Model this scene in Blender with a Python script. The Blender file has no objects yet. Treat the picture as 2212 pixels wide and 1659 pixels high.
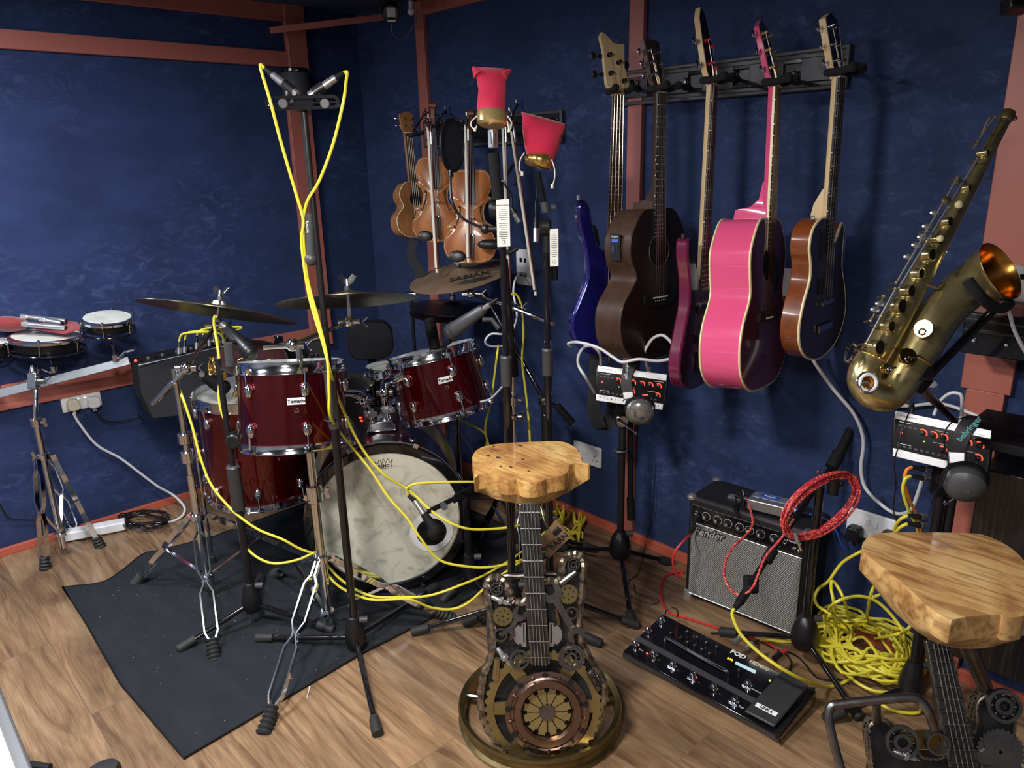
import bpy, bmesh, math, random
from mathutils import Vector as V, Matrix as M
random.seed(7)
SC=bpy.context.scene; COL=SC.collection
# ---------------------------------------------------------------- camera
FPX=1620.7; PIT=math.radians(16.7537); ROL=math.radians(-1.43816); AZ=math.radians(42.908)
CAM=V((3.433,-2.214,1.5))
def _basis():
    fw=V((0,math.cos(PIT),-math.sin(PIT))); rt=V((1,0,0)); up=rt.cross(fw)
    c,s=math.cos(ROL),math.sin(ROL)
    r2=rt*c+up*s; u2=up*c-rt*s
    R=M(((math.sin(AZ),-math.cos(AZ),0),(math.cos(AZ),math.sin(AZ),0),(0,0,1)))
    return R@r2,R@u2,R@fw
RT,UP,FW=_basis()
cd=bpy.data.cameras.new('camera'); cam=bpy.data.objects.new('camera',cd); COL.objects.link(cam); SC.camera=cam
cam.matrix_world=M(((RT.x,UP.x,-FW.x,CAM.x),(RT.y,UP.y,-FW.y,CAM.y),(RT.z,UP.z,-FW.z,CAM.z),(0,0,0,1)))
cd.sensor_fit='HORIZONTAL'; cd.sensor_width=36; cd.lens=FPX/2212*36; cd.clip_start=.02
# ---------------------------------------------------------------- world, lights, exposure
SC.view_settings.view_transform='Standard'; SC.view_settings.look='None'; SC.view_settings.gamma=1
SC.view_settings.use_curve_mapping=False; SC.view_settings.exposure=0.52
w=bpy.data.worlds.new('world'); SC.world=w; w.use_nodes=True
w.node_tree.nodes['Background'].inputs[0].default_value=(.75,.85,1,1); w.node_tree.nodes['Background'].inputs[1].default_value=.12
LAMPS=[ # ceiling panel lamps: x, y, size x, size y, watts, colour
 (2.30,-1.90,.22,.22,30,(1,.94,.86)),
 (1.05,-1.9,.30,.30,19,(.93,.96,1)),
 (3.6,-2.9,.5,.5,26,(1,.95,.9)),
 (1.1,-3.0,.5,.5,20,(.9,.95,1))]
for i,(x,y,sx,sy,p,c) in enumerate(LAMPS):
    l=bpy.data.lights.new('panel_light','AREA'); l.shape='RECTANGLE'; l.size=sx; l.size_y=sy; l.energy=p; l.color=c
    o=bpy.data.objects.new('panel_light',l); COL.objects.link(o); o.location=(x,y,2.135 if i else 1.96)
# unseen point light without fixture, added to make the left wall glow
l=bpy.data.lights.new('side_light','POINT'); l.energy=4.5; l.shadow_soft_size=.08; l.color=(.75,.85,1)
o=bpy.data.objects.new('side_light',l); COL.objects.link(o); o.location=(.30,-2.14,1.38)
# ---------------------------------------------------------------- measuring helpers (survey of the room)
def ray(x,y): return FW+RT*((x-1106)/FPX)-UP*((y-829.5)/FPX)
def fl(x,y,z=0.0): d=ray(x,y); return CAM+d*((z-CAM.z)/d.z)
def wx(x,y,X=0.0): d=ray(x,y); return CAM+d*((X-CAM.x)/d.x)
def wy(x,y,Y=0.0): d=ray(x,y); return CAM+d*((Y-CAM.y)/d.y)
def at(x,y,D): return CAM+ray(x,y)*D
HF=V((FW.x,FW.y,0)).normalized(); HR=V((RT.x,RT.y,0)).normalized()
def vp(x,y,xy,off=0.0):
    n=HF; p=V((xy[0],xy[1],0))-n*off; d=ray(x,y); return CAM+d*((p-CAM).dot(n)/d.dot(n))
def PL(o,n):
    n=n.normalized()
    def f(x,y,off=0.0):
        d=ray(x,y); return CAM+d*((o+n*off-CAM).dot(n)/d.dot(n))
    return f
def K(ox,oy,s): return lambda x,y:(ox+x/s,oy+y/s)
# ---------------------------------------------------------------- materials
MT={}
def mat(n,c,rough=.5,metal=0,coat=0,noise=None,bump=None,emit=None,sheen=0,spec=None,alpha=1,trans=0):
    m=bpy.data.materials.new(n); m.use_nodes=True; nt=m.node_tree; b=nt.nodes['Principled BSDF']; MT[n]=m
    b.inputs['Base Color'].default_value=(*c,1); b.inputs['Roughness'].default_value=rough; b.inputs['Metallic'].default_value=metal
    b.inputs['Coat Weight'].default_value=coat; b.inputs['Coat Roughness'].default_value=.05
    b.inputs['Sheen Weight'].default_value=sheen; b.inputs['Transmission Weight'].default_value=trans
    if spec is not None: b.inputs['Specular IOR Level'].default_value=spec
    if emit: b.inputs['Emission Color'].default_value=(*emit[0],1); b.inputs['Emission Strength'].default_value=emit[1]
    b.inputs['Alpha'].default_value=alpha
    def tex(scale,st,det=5,dist=0):
        tc=nt.nodes.new('ShaderNodeTexCoord'); mp=nt.nodes.new('ShaderNodeMapping'); mp.inputs['Scale'].default_value=st
        t=nt.nodes.new('ShaderNodeTexNoise'); t.inputs['Scale'].default_value=scale; t.inputs['Detail'].default_value=det; t.inputs['Distortion'].default_value=dist
        nt.links.new(tc.outputs['Object'],mp.inputs['Vector']); nt.links.new(mp.outputs[0],t.inputs['Vector']); return t
    if noise:
        sc_,c2,st,lo,hi=noise[:5]; t=tex(sc_,st,6,noise[5] if len(noise)>5 else 0)
        r=nt.nodes.new('ShaderNodeValToRGB'); r.color_ramp.elements[0].position=lo; r.color_ramp.elements[1].position=hi
        r.color_ramp.elements[0].color=(*c,1); r.color_ramp.elements[1].color=(*c2,1)
        nt.links.new(t.outputs['Fac'],r.inputs[0]); nt.links.new(r.outputs[0],b.inputs['Base Color'])
    if bump:
        t=tex(bump[0],bump[2] if len(bump)>2 else (1,1,1)); bp=nt.nodes.new('ShaderNodeBump'); bp.inputs['Strength'].default_value=bump[1]; bp.inputs['Distance'].default_value=.002
        nt.links.new(t.outputs['Fac'],bp.inputs['Height']); nt.links.new(bp.outputs[0],b.inputs['Normal'])
    return m
I1=(1,1,1)
mat('velvet_wall',(.010,.022,.08),.75,sheen=.15,spec=.3)
mat('ceiling_cloth',(.03,.045,.09),.9,bump=(60,.3))
mat('pale_fill_wall',(.16,.17,.19),.9); mat('salmon',(.43,.135,.105),.42,noise=(3,(.40,.125,.095),I1,.3,.7))  # first one: unseen walls, kept pale to lift fill light and metal reflections
mat('skirt',(.46,.10,.06),.5)
mat('mat_cloth',(.006,.009,.014),.95,noise=(5,(.011,.015,.021),(1,3,1),.4,.7),bump=(180,.25))
mat('chrome',(.76,.80,.86),.10,1); mat('chrome_dark',(.46,.48,.52),.16,1); mat('steel',(.30,.295,.30),.33,1,noise=(30,(.17,.165,.17),I1,.3,.7))
mat('black',(.009,.009,.011),.38); mat('black_gloss',(.006,.006,.008),.12,coat=.6); mat('black_matte',(.006,.006,.008),.75,spec=.25); mat('rubber',(.018,.019,.021),.65)
mat('grey_dark',(.05,.052,.058),.45); mat('silver',(.52,.52,.54),.32,.85); mat('silver_gloss',(.45,.44,.43),.2,.8); mat('grey_mic',(.09,.095,.105),.4,.3)
mat('white',(.80,.82,.86),.35); mat('paper',(.85,.85,.82),.7); mat('white_cable',(.62,.63,.66),.4); mat('cream',(.78,.68,.40),.3,coat=.5); mat('cream_plug',(.75,.72,.58),.4)
mat('yellow',(.72,.64,.055),.42); mat('orange',(.85,.27,.03),.4); mat('blue_c',(.02,.08,.5),.4); mat('red_c',(.55,.03,.03),.4)
mat('red_shell',(.125,.0022,.007),.32,.92,coat=1,noise=(6,(.16,.003,.009),(1,1,.3),.3,.7)); mat('dark_shell',(.03,.008,.016),.25,.4,coat=.8)
mat('head_white',(.66,.65,.55),.5,noise=(13,(.42,.44,.36),I1,.48,.66,1.6)); mat('head_plain',(.68,.68,.63),.5,noise=(14,(.5,.5,.44),I1,.4,.75))
mat('cym_bronze',(.36,.25,.16),.42,.55,noise=(5,(.27,.18,.115),I1,.4,.6)); mat('cym_olive',(.25,.225,.15),.28,.95,noise=(8,(.18,.16,.10),I1,.4,.6)); mat('cym_dark',(.10,.085,.07),.33,1); mat('ink',(.012,.012,.014),.6); mat('ink_w',(.85,.87,.9),.5)
mat('brass',(.48,.39,.18),.28,.9,noise=(12,(.34,.28,.13),I1,.35,.65)); mat('brass_pol',(.92,.66,.22),.12,1); mat('brass_old',(.34,.27,.12),.38,1,noise=(25,(.24,.19,.09),I1,.35,.65)); mat('bell_in',(.72,.33,.07),.22,1)
mat('brass_petal',(.38,.30,.13),.35,.7); mat('copper',(.36,.24,.19),.3,1,noise=(10,(.25,.17,.14),I1,.35,.65)); mat('gold_cloth',(.75,.5,.16),.22,.9,bump=(40,.8)); mat('gold',(.85,.62,.28),.22,.75)
mat('pink',(.70,.085,.225),.15,coat=.8); mat('pink_face',(.16,.028,.045),.12,coat=1,noise=(2.6,(.09,.015,.025),I1,.4,.7))
mat('brown_side',(.062,.031,.019),.42,noise=(9,(.045,.022,.014),(6,6,.8),.4,.7)); mat('dark_face',(.018,.009,.006),.38,noise=(14,(.011,.006,.005),(8,8,.4),.3,.7))
mat('burst_side',(.20,.05,.012),.2,coat=.8,noise=(6,(.13,.03,.008),(4,4,4),.4,.7)); mat('burst_face',(.035,.015,.008),.15,coat=.8)
mat('purple',(.13,.008,.045),.2,coat=.8); mat('purple_face',(.030,.003,.016),.14,coat=.9); mat('blue_gtr',(.012,.012,.16),.18,.35,coat=1)
mat('maple',(.72,.55,.31),.35,noise=(8,(.62,.45,.24),(6,6,1),.4,.7)); mat('rosewood',(.045,.025,.018),.45,noise=(12,(.075,.042,.028),(8,8,1),.4,.7)); mat('ebony',(.012,.011,.012),.35); mat('fret',(.7,.68,.62),.3,1); mat('string',(.62,.52,.42),.3,1); mat('bone',(.8,.77,.62),.5)
mat('violin',(.42,.15,.042),.25,coat=.5,noise=(6,(.25,.075,.02),(3,3,1),.4,.7)); mat('uke',(.32,.15,.055),.35,noise=(10,(.24,.105,.035),(8,8,1),.4,.7)); mat('wood_red',(.13,.035,.018),.35); mat('hair',(.72,.70,.62),.6)
mat('sax_brass',(.66,.56,.28),.25,.88,noise=(14,(.42,.355,.17),I1,.35,.65,.8)); mat('chain',(.42,.36,.28),.3,.9,noise=(60,(.12,.10,.08),I1,.4,.6)); mat('velvet_pink',(.52,.008,.05),.85,noise=(14,(.64,.02,.085),I1,.4,.7),sheen=.25,bump=(40,.5)); mat('velvet_red',(.25,.022,.025),.8,noise=(16,(.22,.015,.02),I1,.4,.7),sheen=.4,bump=(40,.4)); mat('velvet_maroon',(.05,.004,.012),.8,sheen=.2)
mat('foam',(.006,.007,.009),.95,bump=(300,.5)); mat('screen',(.035,.045,.062),.6)
mat('led_red',(.8,.03,.02),.4,emit=((1,.06,.03),2.2)); mat('led_amber',(.9,.4,.02),.4,emit=((1,.45,.02),2.5)); mat('led_green',(.3,.9,.2),.4,emit=((.4,1,.1),2)); mat('led_white',(.7,.8,1),.4,emit=((.6,.75,1),1.5)); mat('lcd',(.3,.42,.45),.4,emit=((.5,.75,.8),.45)); mat('led_blue',(.05,.08,.3),.4,emit=((.1,.2,.8),.25)); mat('panel_emit',(1,1,1),.5,emit=((1,.97,.92),12))
mat('script',(.55,.55,.56),.4,.2); mat('tolex',(.010,.010,.012),.55,bump=(260,.7)); mat('plate',(.055,.055,.058),.45,.7,noise=(10,(.03,.03,.032),I1,.4,.7)); mat('alu',(.30,.34,.39),.35,.6); mat('kraft',(.26,.155,.085),.8); mat('strap',(.010,.010,.012),.85,bump=(200,.6,(.1,.1,1)))
mat('dust',(.35,.37,.38),.9); mat('bulb_clear',(.8,.8,.85),.15,alpha=.6); mat('turq',(.25,.75,.75),.5); mat('piano_black',(.008,.008,.009),.3,noise=(10,(.03,.022,.016),(14,14,.5),.45,.7))
def nodes(m): return m.node_tree, m.node_tree.nodes, m.node_tree.links
def ramp(ns,els):
    r=ns.new('ShaderNodeValToRGB'); cr=r.color_ramp
    while len(cr.elements)<len(els): cr.elements.new(.5)
    for e,(p,c) in zip(cr.elements,els): e.position=p; e.color=(*c,1)
    return r
def floor_mat():
    m=mat('laminate',(.3,.2,.1),.36); nt,ns,L=nodes(m); b=ns['Principled BSDF']
    g=ns.new('ShaderNodeNewGeometry')
    br=ns.new('ShaderNodeTexBrick'); br.offset=.37; br.inputs['Scale'].default_value=1; br.inputs['Brick Width'].default_value=1.28; br.inputs['Row Height'].default_value=.172
    br.inputs['Mortar Size'].default_value=.0016; br.inputs['Mortar Smooth'].default_value=.2; br.inputs['Color1'].default_value=(0,0,0,1); br.inputs['Color2'].default_value=(1,1,1,1); br.inputs['Mortar'].default_value=(.5,.5,.5,1)
    L.new(g.outputs['Position'],br.inputs['Vector'])
    off=ns.new('ShaderNodeVectorMath'); off.operation='MULTIPLY_ADD'; off.inputs[1].default_value=(7,5,3); L.new(br.outputs['Color'],off.inputs[0]); L.new(g.outputs['Position'],off.inputs[2])
    def nz(sc,st,det,dist):
        mp=ns.new('ShaderNodeMapping'); mp.inputs['Scale'].default_value=st; L.new(off.outputs[0],mp.inputs['Vector'])
        t=ns.new('ShaderNodeTexNoise'); t.inputs['Scale'].default_value=sc; t.inputs['Detail'].default_value=det; t.inputs['Distortion'].default_value=dist; L.new(mp.outputs[0],t.inputs['Vector']); return t
    t1=nz(1.7,(1.0,8,1),12,2.6); t2=nz(9,(1.3,26,1),8,.5); t3=nz(1.1,(1,2.2,1),2,.4)
    r=ramp(ns,[(.28,(.11,.062,.036)),(.42,(.19,.118,.066)),(.55,(.255,.165,.094)),(.75,(.34,.23,.14))]); L.new(t1.outputs['Fac'],r.inputs[0])
    mx=ns.new('ShaderNodeMixRGB'); mx.blend_type='MULTIPLY'; mx.inputs[0].default_value=.45; r2=ramp(ns,[(.3,(.45,.42,.4)),(.62,(1.15,1.12,1.1))]); L.new(t2.outputs['Fac'],r2.inputs[0]); L.new(r.outputs[0],mx.inputs[1]); L.new(r2.outputs[0],mx.inputs[2])
    mx3=ns.new('ShaderNodeMixRGB'); mx3.blend_type='MULTIPLY'; mx3.inputs[0].default_value=.5; r3=ramp(ns,[(.35,(.6,.58,.6)),(.6,(1.2,1.15,1.1))]); L.new(t3.outputs['Fac'],r3.inputs[0]); L.new(mx.outputs[0],mx3.inputs[1]); L.new(r3.outputs[0],mx3.inputs[2])
    mp2=ns.new('ShaderNodeMixRGB'); mp2.blend_type='MULTIPLY'; mp2.inputs[0].default_value=.35; L.new(mx3.outputs[0],mp2.inputs[1]); rr=ramp(ns,[(0,(.72,.70,.72)),(1,(1.25,1.2,1.12))]); L.new(br.outputs['Color'],rr.inputs[0]); L.new(rr.outputs[0],mp2.inputs[2])
    mo=ns.new('ShaderNodeMixRGB'); mo.inputs[2].default_value=(.16,.10,.065,1); L.new(br.outputs['Fac'],mo.inputs[0]); L.new(mp2.outputs[0],mo.inputs[1]); L.new(mo.outputs[0],b.inputs['Base Color'])
    bp=ns.new('ShaderNodeBump'); bp.inputs['Strength'].default_value=.25; bp.inputs['Distance'].default_value=.001; L.new(t2.outputs['Fac'],bp.inputs['Height']); L.new(bp.outputs[0],b.inputs['Normal'])
floor_mat()
def aniso(n):
    m=MT[n]; nt=m.node_tree; b=nt.nodes['Principled BSDF']; b.inputs['Anisotropic'].default_value=.85; t=nt.nodes.new('ShaderNodeTangent'); t.direction_type='RADIAL'; t.axis='Z'; nt.links.new(t.outputs[0],b.inputs['Tangent'])
aniso('red_shell')
def velvet():
    m=MT['velvet_wall']; nt,ns,L=nodes(m); b=ns['Principled BSDF']; g=ns.new('ShaderNodeNewGeometry')
    def nz(sc,st,det,dist=0,ro=.5):
        mp=ns.new('ShaderNodeMapping'); mp.inputs['Scale'].default_value=st; L.new(g.outputs['Position'],mp.inputs['Vector'])
        t=ns.new('ShaderNodeTexNoise'); t.inputs['Scale'].default_value=sc; t.inputs['Detail'].default_value=det; t.inputs['Distortion'].default_value=dist; t.inputs['Roughness'].default_value=ro; L.new(mp.outputs[0],t.inputs['Vector']); return t
    big=nz(1.6,(1,1,1),3); fine=nz(16,(1,1,1.7),10,.8,.72); mid=nz(4,(1,1,2),5)
    r1=ramp(ns,[(.42,(0,0,0)),(.62,(1,1,1))]); L.new(big.outputs['Fac'],r1.inputs[0]); r2=ramp(ns,[(.50,(0,0,0)),(.66,(1,1,1))]); L.new(fine.outputs['Fac'],r2.inputs[0])
    mu=ns.new('ShaderNodeMath'); mu.operation='MULTIPLY'; L.new(r1.outputs[0],mu.inputs[0]); L.new(r2.outputs[0],mu.inputs[1])
    r3=ramp(ns,[(.35,(.011,.025,.086)),(.65,(.018,.037,.122))]); L.new(mid.outputs['Fac'],r3.inputs[0])
    mx=ns.new('ShaderNodeMixRGB'); mx.inputs[2].default_value=(.045,.072,.185,1); L.new(mu.outputs[0],mx.inputs[0]); L.new(r3.outputs[0],mx.inputs[1]); L.new(mx.outputs[0],b.inputs['Base Color'])
    bp=ns.new('ShaderNodeBump'); bp.inputs['Strength'].default_value=.6; bp.inputs['Distance'].default_value=.003; L.new(fine.outputs['Fac'],bp.inputs['Height']); L.new(bp.outputs[0],b.inputs['Normal'])
velvet()
def seat_mat(n,cols,st,sc,WS=60,wf=.6):
    m=mat(n,(.4,.25,.1),.3,coat=.25); nt,ns,L=nodes(m); b=ns['Principled BSDF']
    tc=ns.new('ShaderNodeTexCoord'); mp=ns.new('ShaderNodeMapping'); mp.inputs['Scale'].default_value=st; L.new(tc.outputs['Object'],mp.inputs['Vector'])
    t=ns.new('ShaderNodeTexNoise'); t.inputs['Scale'].default_value=sc; t.inputs['Detail'].default_value=8; t.inputs['Distortion'].default_value=1.3; L.new(mp.outputs[0],t.inputs['Vector'])
    wv=ns.new('ShaderNodeTexNoise'); wv.inputs['Scale'].default_value=WS; wv.inputs['Detail'].default_value=4; wv.inputs['Distortion'].default_value=.7; mq=ns.new('ShaderNodeMapping'); mq.inputs['Rotation'].default_value=(0,0,.8); mq.inputs['Scale'].default_value=(.22,1.6,1); L.new(tc.outputs['Object'],mq.inputs['Vector']); L.new(mq.outputs[0],wv.inputs['Vector'])
    r=ramp(ns,cols); L.new(t.outputs['Fac'],r.inputs[0]); r2=ramp(ns,[(.38,(.5,.4,.3)),(.56,(1.1,1.1,1.05))]); L.new(wv.outputs['Fac'],r2.inputs[0])
    mx=ns.new('ShaderNodeMixRGB'); mx.blend_type='MULTIPLY'; mx.inputs[0].default_value=wf; L.new(r.outputs[0],mx.inputs[1]); L.new(r2.outputs[0],mx.inputs[2]); L.new(mx.outputs[0],b.inputs['Base Color'])
seat_mat('seat_wood',[(.3,(.30,.13,.05)),(.45,(.50,.27,.09)),(.6,(.62,.38,.14)),(.75,(.66,.46,.20))],(1,1,1),7)
seat_mat('seat_wood2',[(.3,(.20,.09,.035)),(.45,(.40,.22,.085)),(.6,(.52,.33,.14)),(.75,(.58,.42,.20))],(1,1.6,1),5,48,.8)
def grille_mat():
    m=mat('grille',(.4,.4,.4),.6); nt,ns,L=nodes(m); b=ns['Principled BSDF']
    tc=ns.new('ShaderNodeTexCoord'); ck=ns.new('ShaderNodeTexBrick'); mp=ns.new('ShaderNodeMapping'); mp.inputs['Rotation'].default_value=(math.pi/2,0,0); L.new(tc.outputs['Object'],mp.inputs['Vector']); L.new(mp.outputs[0],ck.inputs['Vector'])
    ck.inputs['Scale'].default_value=1; ck.inputs['Brick Width'].default_value=.006; ck.inputs['Row Height'].default_value=.0042; ck.inputs['Mortar Size'].default_value=.0011
    ck.inputs['Color1'].default_value=(.80,.81,.80,1); ck.inputs['Color2'].default_value=(.55,.56,.56,1); ck.inputs['Mortar'].default_value=(.02,.02,.02,1); L.new(ck.outputs['Color'],b.inputs['Base Color'])
grille_mat()
def mesh_mat():
    m=mat('perforated',(.33,.29,.24),.4,.9); nt,ns,L=nodes(m); b=ns['Principled BSDF']
    tc=ns.new('ShaderNodeTexCoord'); vo=ns.new('ShaderNodeTexVoronoi'); vo.inputs['Scale'].default_value=95; vo.inputs['Randomness'].default_value=.25; L.new(tc.outputs['Object'],vo.inputs['Vector'])
    r=ramp(ns,[(.36,(.004,.004,.004)),(.42,(.33,.29,.24))]); L.new(vo.outputs['Distance'],r.inputs[0]); L.new(r.outputs[0],b.inputs['Base Color'])
mesh_mat()
def redcable():
    m=mat('red_braid',(.6,.05,.04),.5); nt,ns,L=nodes(m); b=ns['Principled BSDF']
    tc=ns.new('ShaderNodeTexCoord'); t=ns.new('ShaderNodeTexVoronoi'); t.inputs['Scale'].default_value=170; L.new(tc.outputs['Object'],t.inputs['Vector'])
    r=ramp(ns,[(.25,(.85,.42,.22)),(.4,(.62,.04,.04)),(.75,(.5,.02,.04)),(.85,(.2,.05,.2))]); L.new(t.outputs['Distance'],r.inputs[0]); L.new(r.outputs[0],b.inputs['Base Color'])
redcable()
# ---------------------------------------------------------------- mesh builder
def cr(pts,n=6):
    if len(pts)<3: return [V(p) for p in pts]
    P=[V(p) for p in pts]; P=[P[0]*2-P[1]]+P+[P[-1]*2-P[-2]]; out=[]
    for i in range(1,len(P)-2):
        a,b,c,d=P[i-1:i+3]
        for k in range(n):
            t=k/n; out.append(.5*((2*b)+(c-a)*t+(2*a-5*b+4*c-d)*t*t+(3*b-a-3*c+d)*t**3))
    out.append(P[-2]); return out
def frm(ax):
    ax=ax.normalized(); h=V((0,0,1)) if abs(ax.z)<.9 else V((1,0,0)); x=h.cross(ax).normalized(); return x,ax.cross(x),ax
class B:
    def __init__(s): s.v=[]; s.f=[]
    def tube(s,pts,r,n=8,cap=True,closed=False,flat=None):
        P=[V(p) for p in pts]; k=len(P)
        if k<2: return s
        R=r if isinstance(r,(list,tuple)) else [r]*k
        if len(R)!=k: R=[R[0]+(R[-1]-R[0])*i/(k-1) for i in range(k)]
        b0=len(s.v); x=None
        for i in range(k):
            if closed: t=P[(i+1)%k]-P[i-1]
            else: t=P[min(i+1,k-1)]-P[max(i-1,0)]
            if t.length<1e-9: t=V((0,0,1))
            t.normalize()
            if x is None: x=frm(t)[0]
            else:
                x=x-t*x.dot(t)
                x=x.normalized() if x.length>1e-6 else frm(t)[0]
            y=t.cross(x)
            for j in range(n):
                a=2*math.pi*j/n; s.v.append(P[i]+x*(math.cos(a)*R[i])+y*(math.sin(a)*R[i]*(flat or 1)))
        for i in range(k if closed else k-1):
            i2=(i+1)%k
            for j in range(n): s.f.append((b0+i*n+j,b0+i*n+(j+1)%n,b0+i2*n+(j+1)%n,b0+i2*n+j))
        if cap and not closed:
            s.f.append(tuple(b0+j for j in range(n))[::-1]); s.f.append(tuple(b0+(k-1)*n+j for j in range(n)))
        return s
    def strip(s,pts,side,w,t):
        # flat bar along pts: width w along 'side', thickness t
        P=[V(p) for p in pts]; b0=len(s.v); k=len(P)
        for i in range(k):
            d=(P[min(i+1,k-1)]-P[max(i-1,0)]).normalized(); sd=(side-d*side.dot(d)).normalized(); up=d.cross(sd)
            for a,b in ((-1,-1),(1,-1),(1,1),(-1,1)): s.v.append(P[i]+sd*(a*w/2)+up*(b*t/2))
        for i in range(k-1):
            for j in range(4): s.f.append((b0+i*4+j,b0+i*4+(j+1)%4,b0+i*4+4+(j+1)%4,b0+i*4+4+j))
        s.f.append((b0+3,b0+2,b0+1,b0)); e=b0+(k-1)*4; s.f.append((e,e+1,e+2,e+3)); return s
    def box(s,c,sz,ax=None):
        c=V(c); X,Y,Z=ax if ax else (V((1,0,0)),V((0,1,0)),V((0,0,1))); b=len(s.v)
        for dz in (-1,1):
            for dx,dy in ((-1,-1),(1,-1),(1,1),(-1,1)): s.v.append(c+X*(dx*sz[0]/2)+Y*(dy*sz[1]/2)+Z*(dz*sz[2]/2))
        for f in ((3,2,1,0),(4,5,6,7),(0,1,5,4),(1,2,6,5),(2,3,7,6),(3,0,4,7)): s.f.append(tuple(b+i for i in f))
        return s
    def lathe(s,prof,o,ax=V((0,0,1)),n=24,sx=1,sy=1,fx=None,cap=True):
        o=V(o); x,y,z=frm(V(ax)) if fx is None else fx; b=len(s.v); k=len(prof)
        for r,h in prof:
            r=max(r,1e-5)
            for j in range(n):
                a=2*math.pi*j/n; s.v.append(o+x*(math.cos(a)*r*sx)+y*(math.sin(a)*r*sy)+z*h)
        for i in range(k-1):
            for j in range(n): s.f.append((b+i*n+j,b+i*n+(j+1)%n,b+(i+1)*n+(j+1)%n,b+(i+1)*n+j))
        if cap and prof[0]!=prof[-1]:
            s.f.append(tuple(b+j for j in range(n))[::-1]); s.f.append(tuple(b+(k-1)*n+j for j in range(n)))
        return s
    def cyl(s,a,b,r,n=16,r2=None):
        a=V(a);b=V(b); L=(b-a).length; return s.lathe([(r,0),(r if r2 is None else r2,L)],a,b-a,n)
    def sph(s,c,r,n=12,sc=(1,1,1),fx=None):
        x,y,z=fx or (V((1,0,0)),V((0,1,0)),V((0,0,1))); m=max(4,n//2); b=len(s.v); c=V(c)
        for i in range(m+1):
            t=math.pi*i/m
            for j in range(n):
                a=2*math.pi*j/n; s.v.append(c+x*(r*sc[0]*math.sin(t)*math.cos(a))+y*(r*sc[1]*math.sin(t)*math.sin(a))-z*(r*sc[2]*math.cos(t)))
        for i in range(m):
            for j in range(n): s.f.append((b+i*n+j,b+i*n+(j+1)%n,b+(i+1)*n+(j+1)%n,b+(i+1)*n+j))
        return s
    def torus(s,c,ax,R,r,n=28,m=8):
        x,y,z=frm(V(ax)); c=V(c); return s.tube([c+x*(R*math.cos(2*math.pi*i/n))+y*(R*math.sin(2*math.pi*i/n)) for i in range(n)],r,m,closed=True)
    def loft(s,rings,cap=True):
        b=len(s.v); n=len(rings[0])
        for r in rings: s.v+= [V(p) for p in r]
        for i in range(len(rings)-1):
            for j in range(n): s.f.append((b+i*n+j,b+i*n+(j+1)%n,b+(i+1)*n+(j+1)%n,b+(i+1)*n+j))
        if cap: s.f.append(tuple(b+j for j in range(n))[::-1]); e=b+(len(rings)-1)*n; s.f.append(tuple(e+j for j in range(n)))
        return s
    def prism(s,poly,d):
        P=[V(p) for p in poly]; return s.loft([P,[p+d for p in P]])
    def ringprism(s,outer,inner,d):
        n=len(outer); b=len(s.v)
        for L in (outer,inner): s.v+=[V(p) for p in L]
        for L in (outer,inner): s.v+=[V(p)+d for p in L]
        for j in range(n):
            k=(j+1)%n
            s.f+= [(b+j,b+k,b+n+k,b+n+j)[::-1],(b+2*n+j,b+2*n+k,b+3*n+k,b+3*n+j),(b+j,b+k,b+2*n+k,b+2*n+j),(b+n+j,b+n+k,b+3*n+k,b+3*n+j)[::-1]]
        return s
WM={}
def _mk(name,b,m,inv,bev=0,smooth=True,ang=35):
    me=bpy.data.meshes.new(name)
    vs=[inv@v for v in b.v] if inv is not None else b.v
    me.from_pydata([tuple(v) for v in vs],[],b.f)
    bm=bmesh.new(); bm.from_mesh(me); bmesh.ops.remove_doubles(bm,verts=bm.verts,dist=1e-6); bmesh.ops.recalc_face_normals(bm,faces=bm.faces); bm.to_mesh(me); bm.free()
    me.materials.append(MT[m])
    if smooth:
        for p in me.polygons: p.use_smooth=True
        me.set_sharp_from_angle(angle=math.radians(ang))
    o=bpy.data.objects.new(name,me); COL.objects.link(o)
    if bev:
        md=o.modifiers.new('bevel','BEVEL'); md.width=bev; md.segments=2; md.limit_method='ANGLE'; md.angle_limit=math.radians(40)
    return o
def thing(name,label,cat,loc=(0,0,0),group=None,Mx=None):
    o=bpy.data.objects.new(name,None); COL.objects.link(o); o.empty_display_size=.05
    Mx=Mx if Mx is not None else M.Translation(V(loc)); o.matrix_world=Mx; WM[o]=Mx
    o['label']=label; o['category']=cat
    if group: o['group']=group
    return o
def part(name,b,m,par,bev=0,label=None,local=False,ang=35):
    Mx=WM[par]; o=_mk(name,b,m,None if local else Mx.inverted(),bev,True,ang); o.parent=par; WM[o]=Mx
    if label: o['label']=label
    return o
def single(name,label,cat,b,m,group=None,bev=0,kind=None,ang=35):
    c=sum((v for v in b.v),V())/len(b.v); Mx=M.Translation(c); o=_mk(name,b,m,Mx.inverted(),bev,True,ang); o.matrix_world=Mx; WM[o]=Mx
    o['label']=label; o['category']=cat
    if group: o['group']=group
    if kind: o['kind']=kind
    return o
def struct(name,b,m,label,bev=0):
    o=_mk(name,b,m,None,bev); o['kind']='structure'; o['label']=label; WM[o]=M.Identity(4); return o
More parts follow.
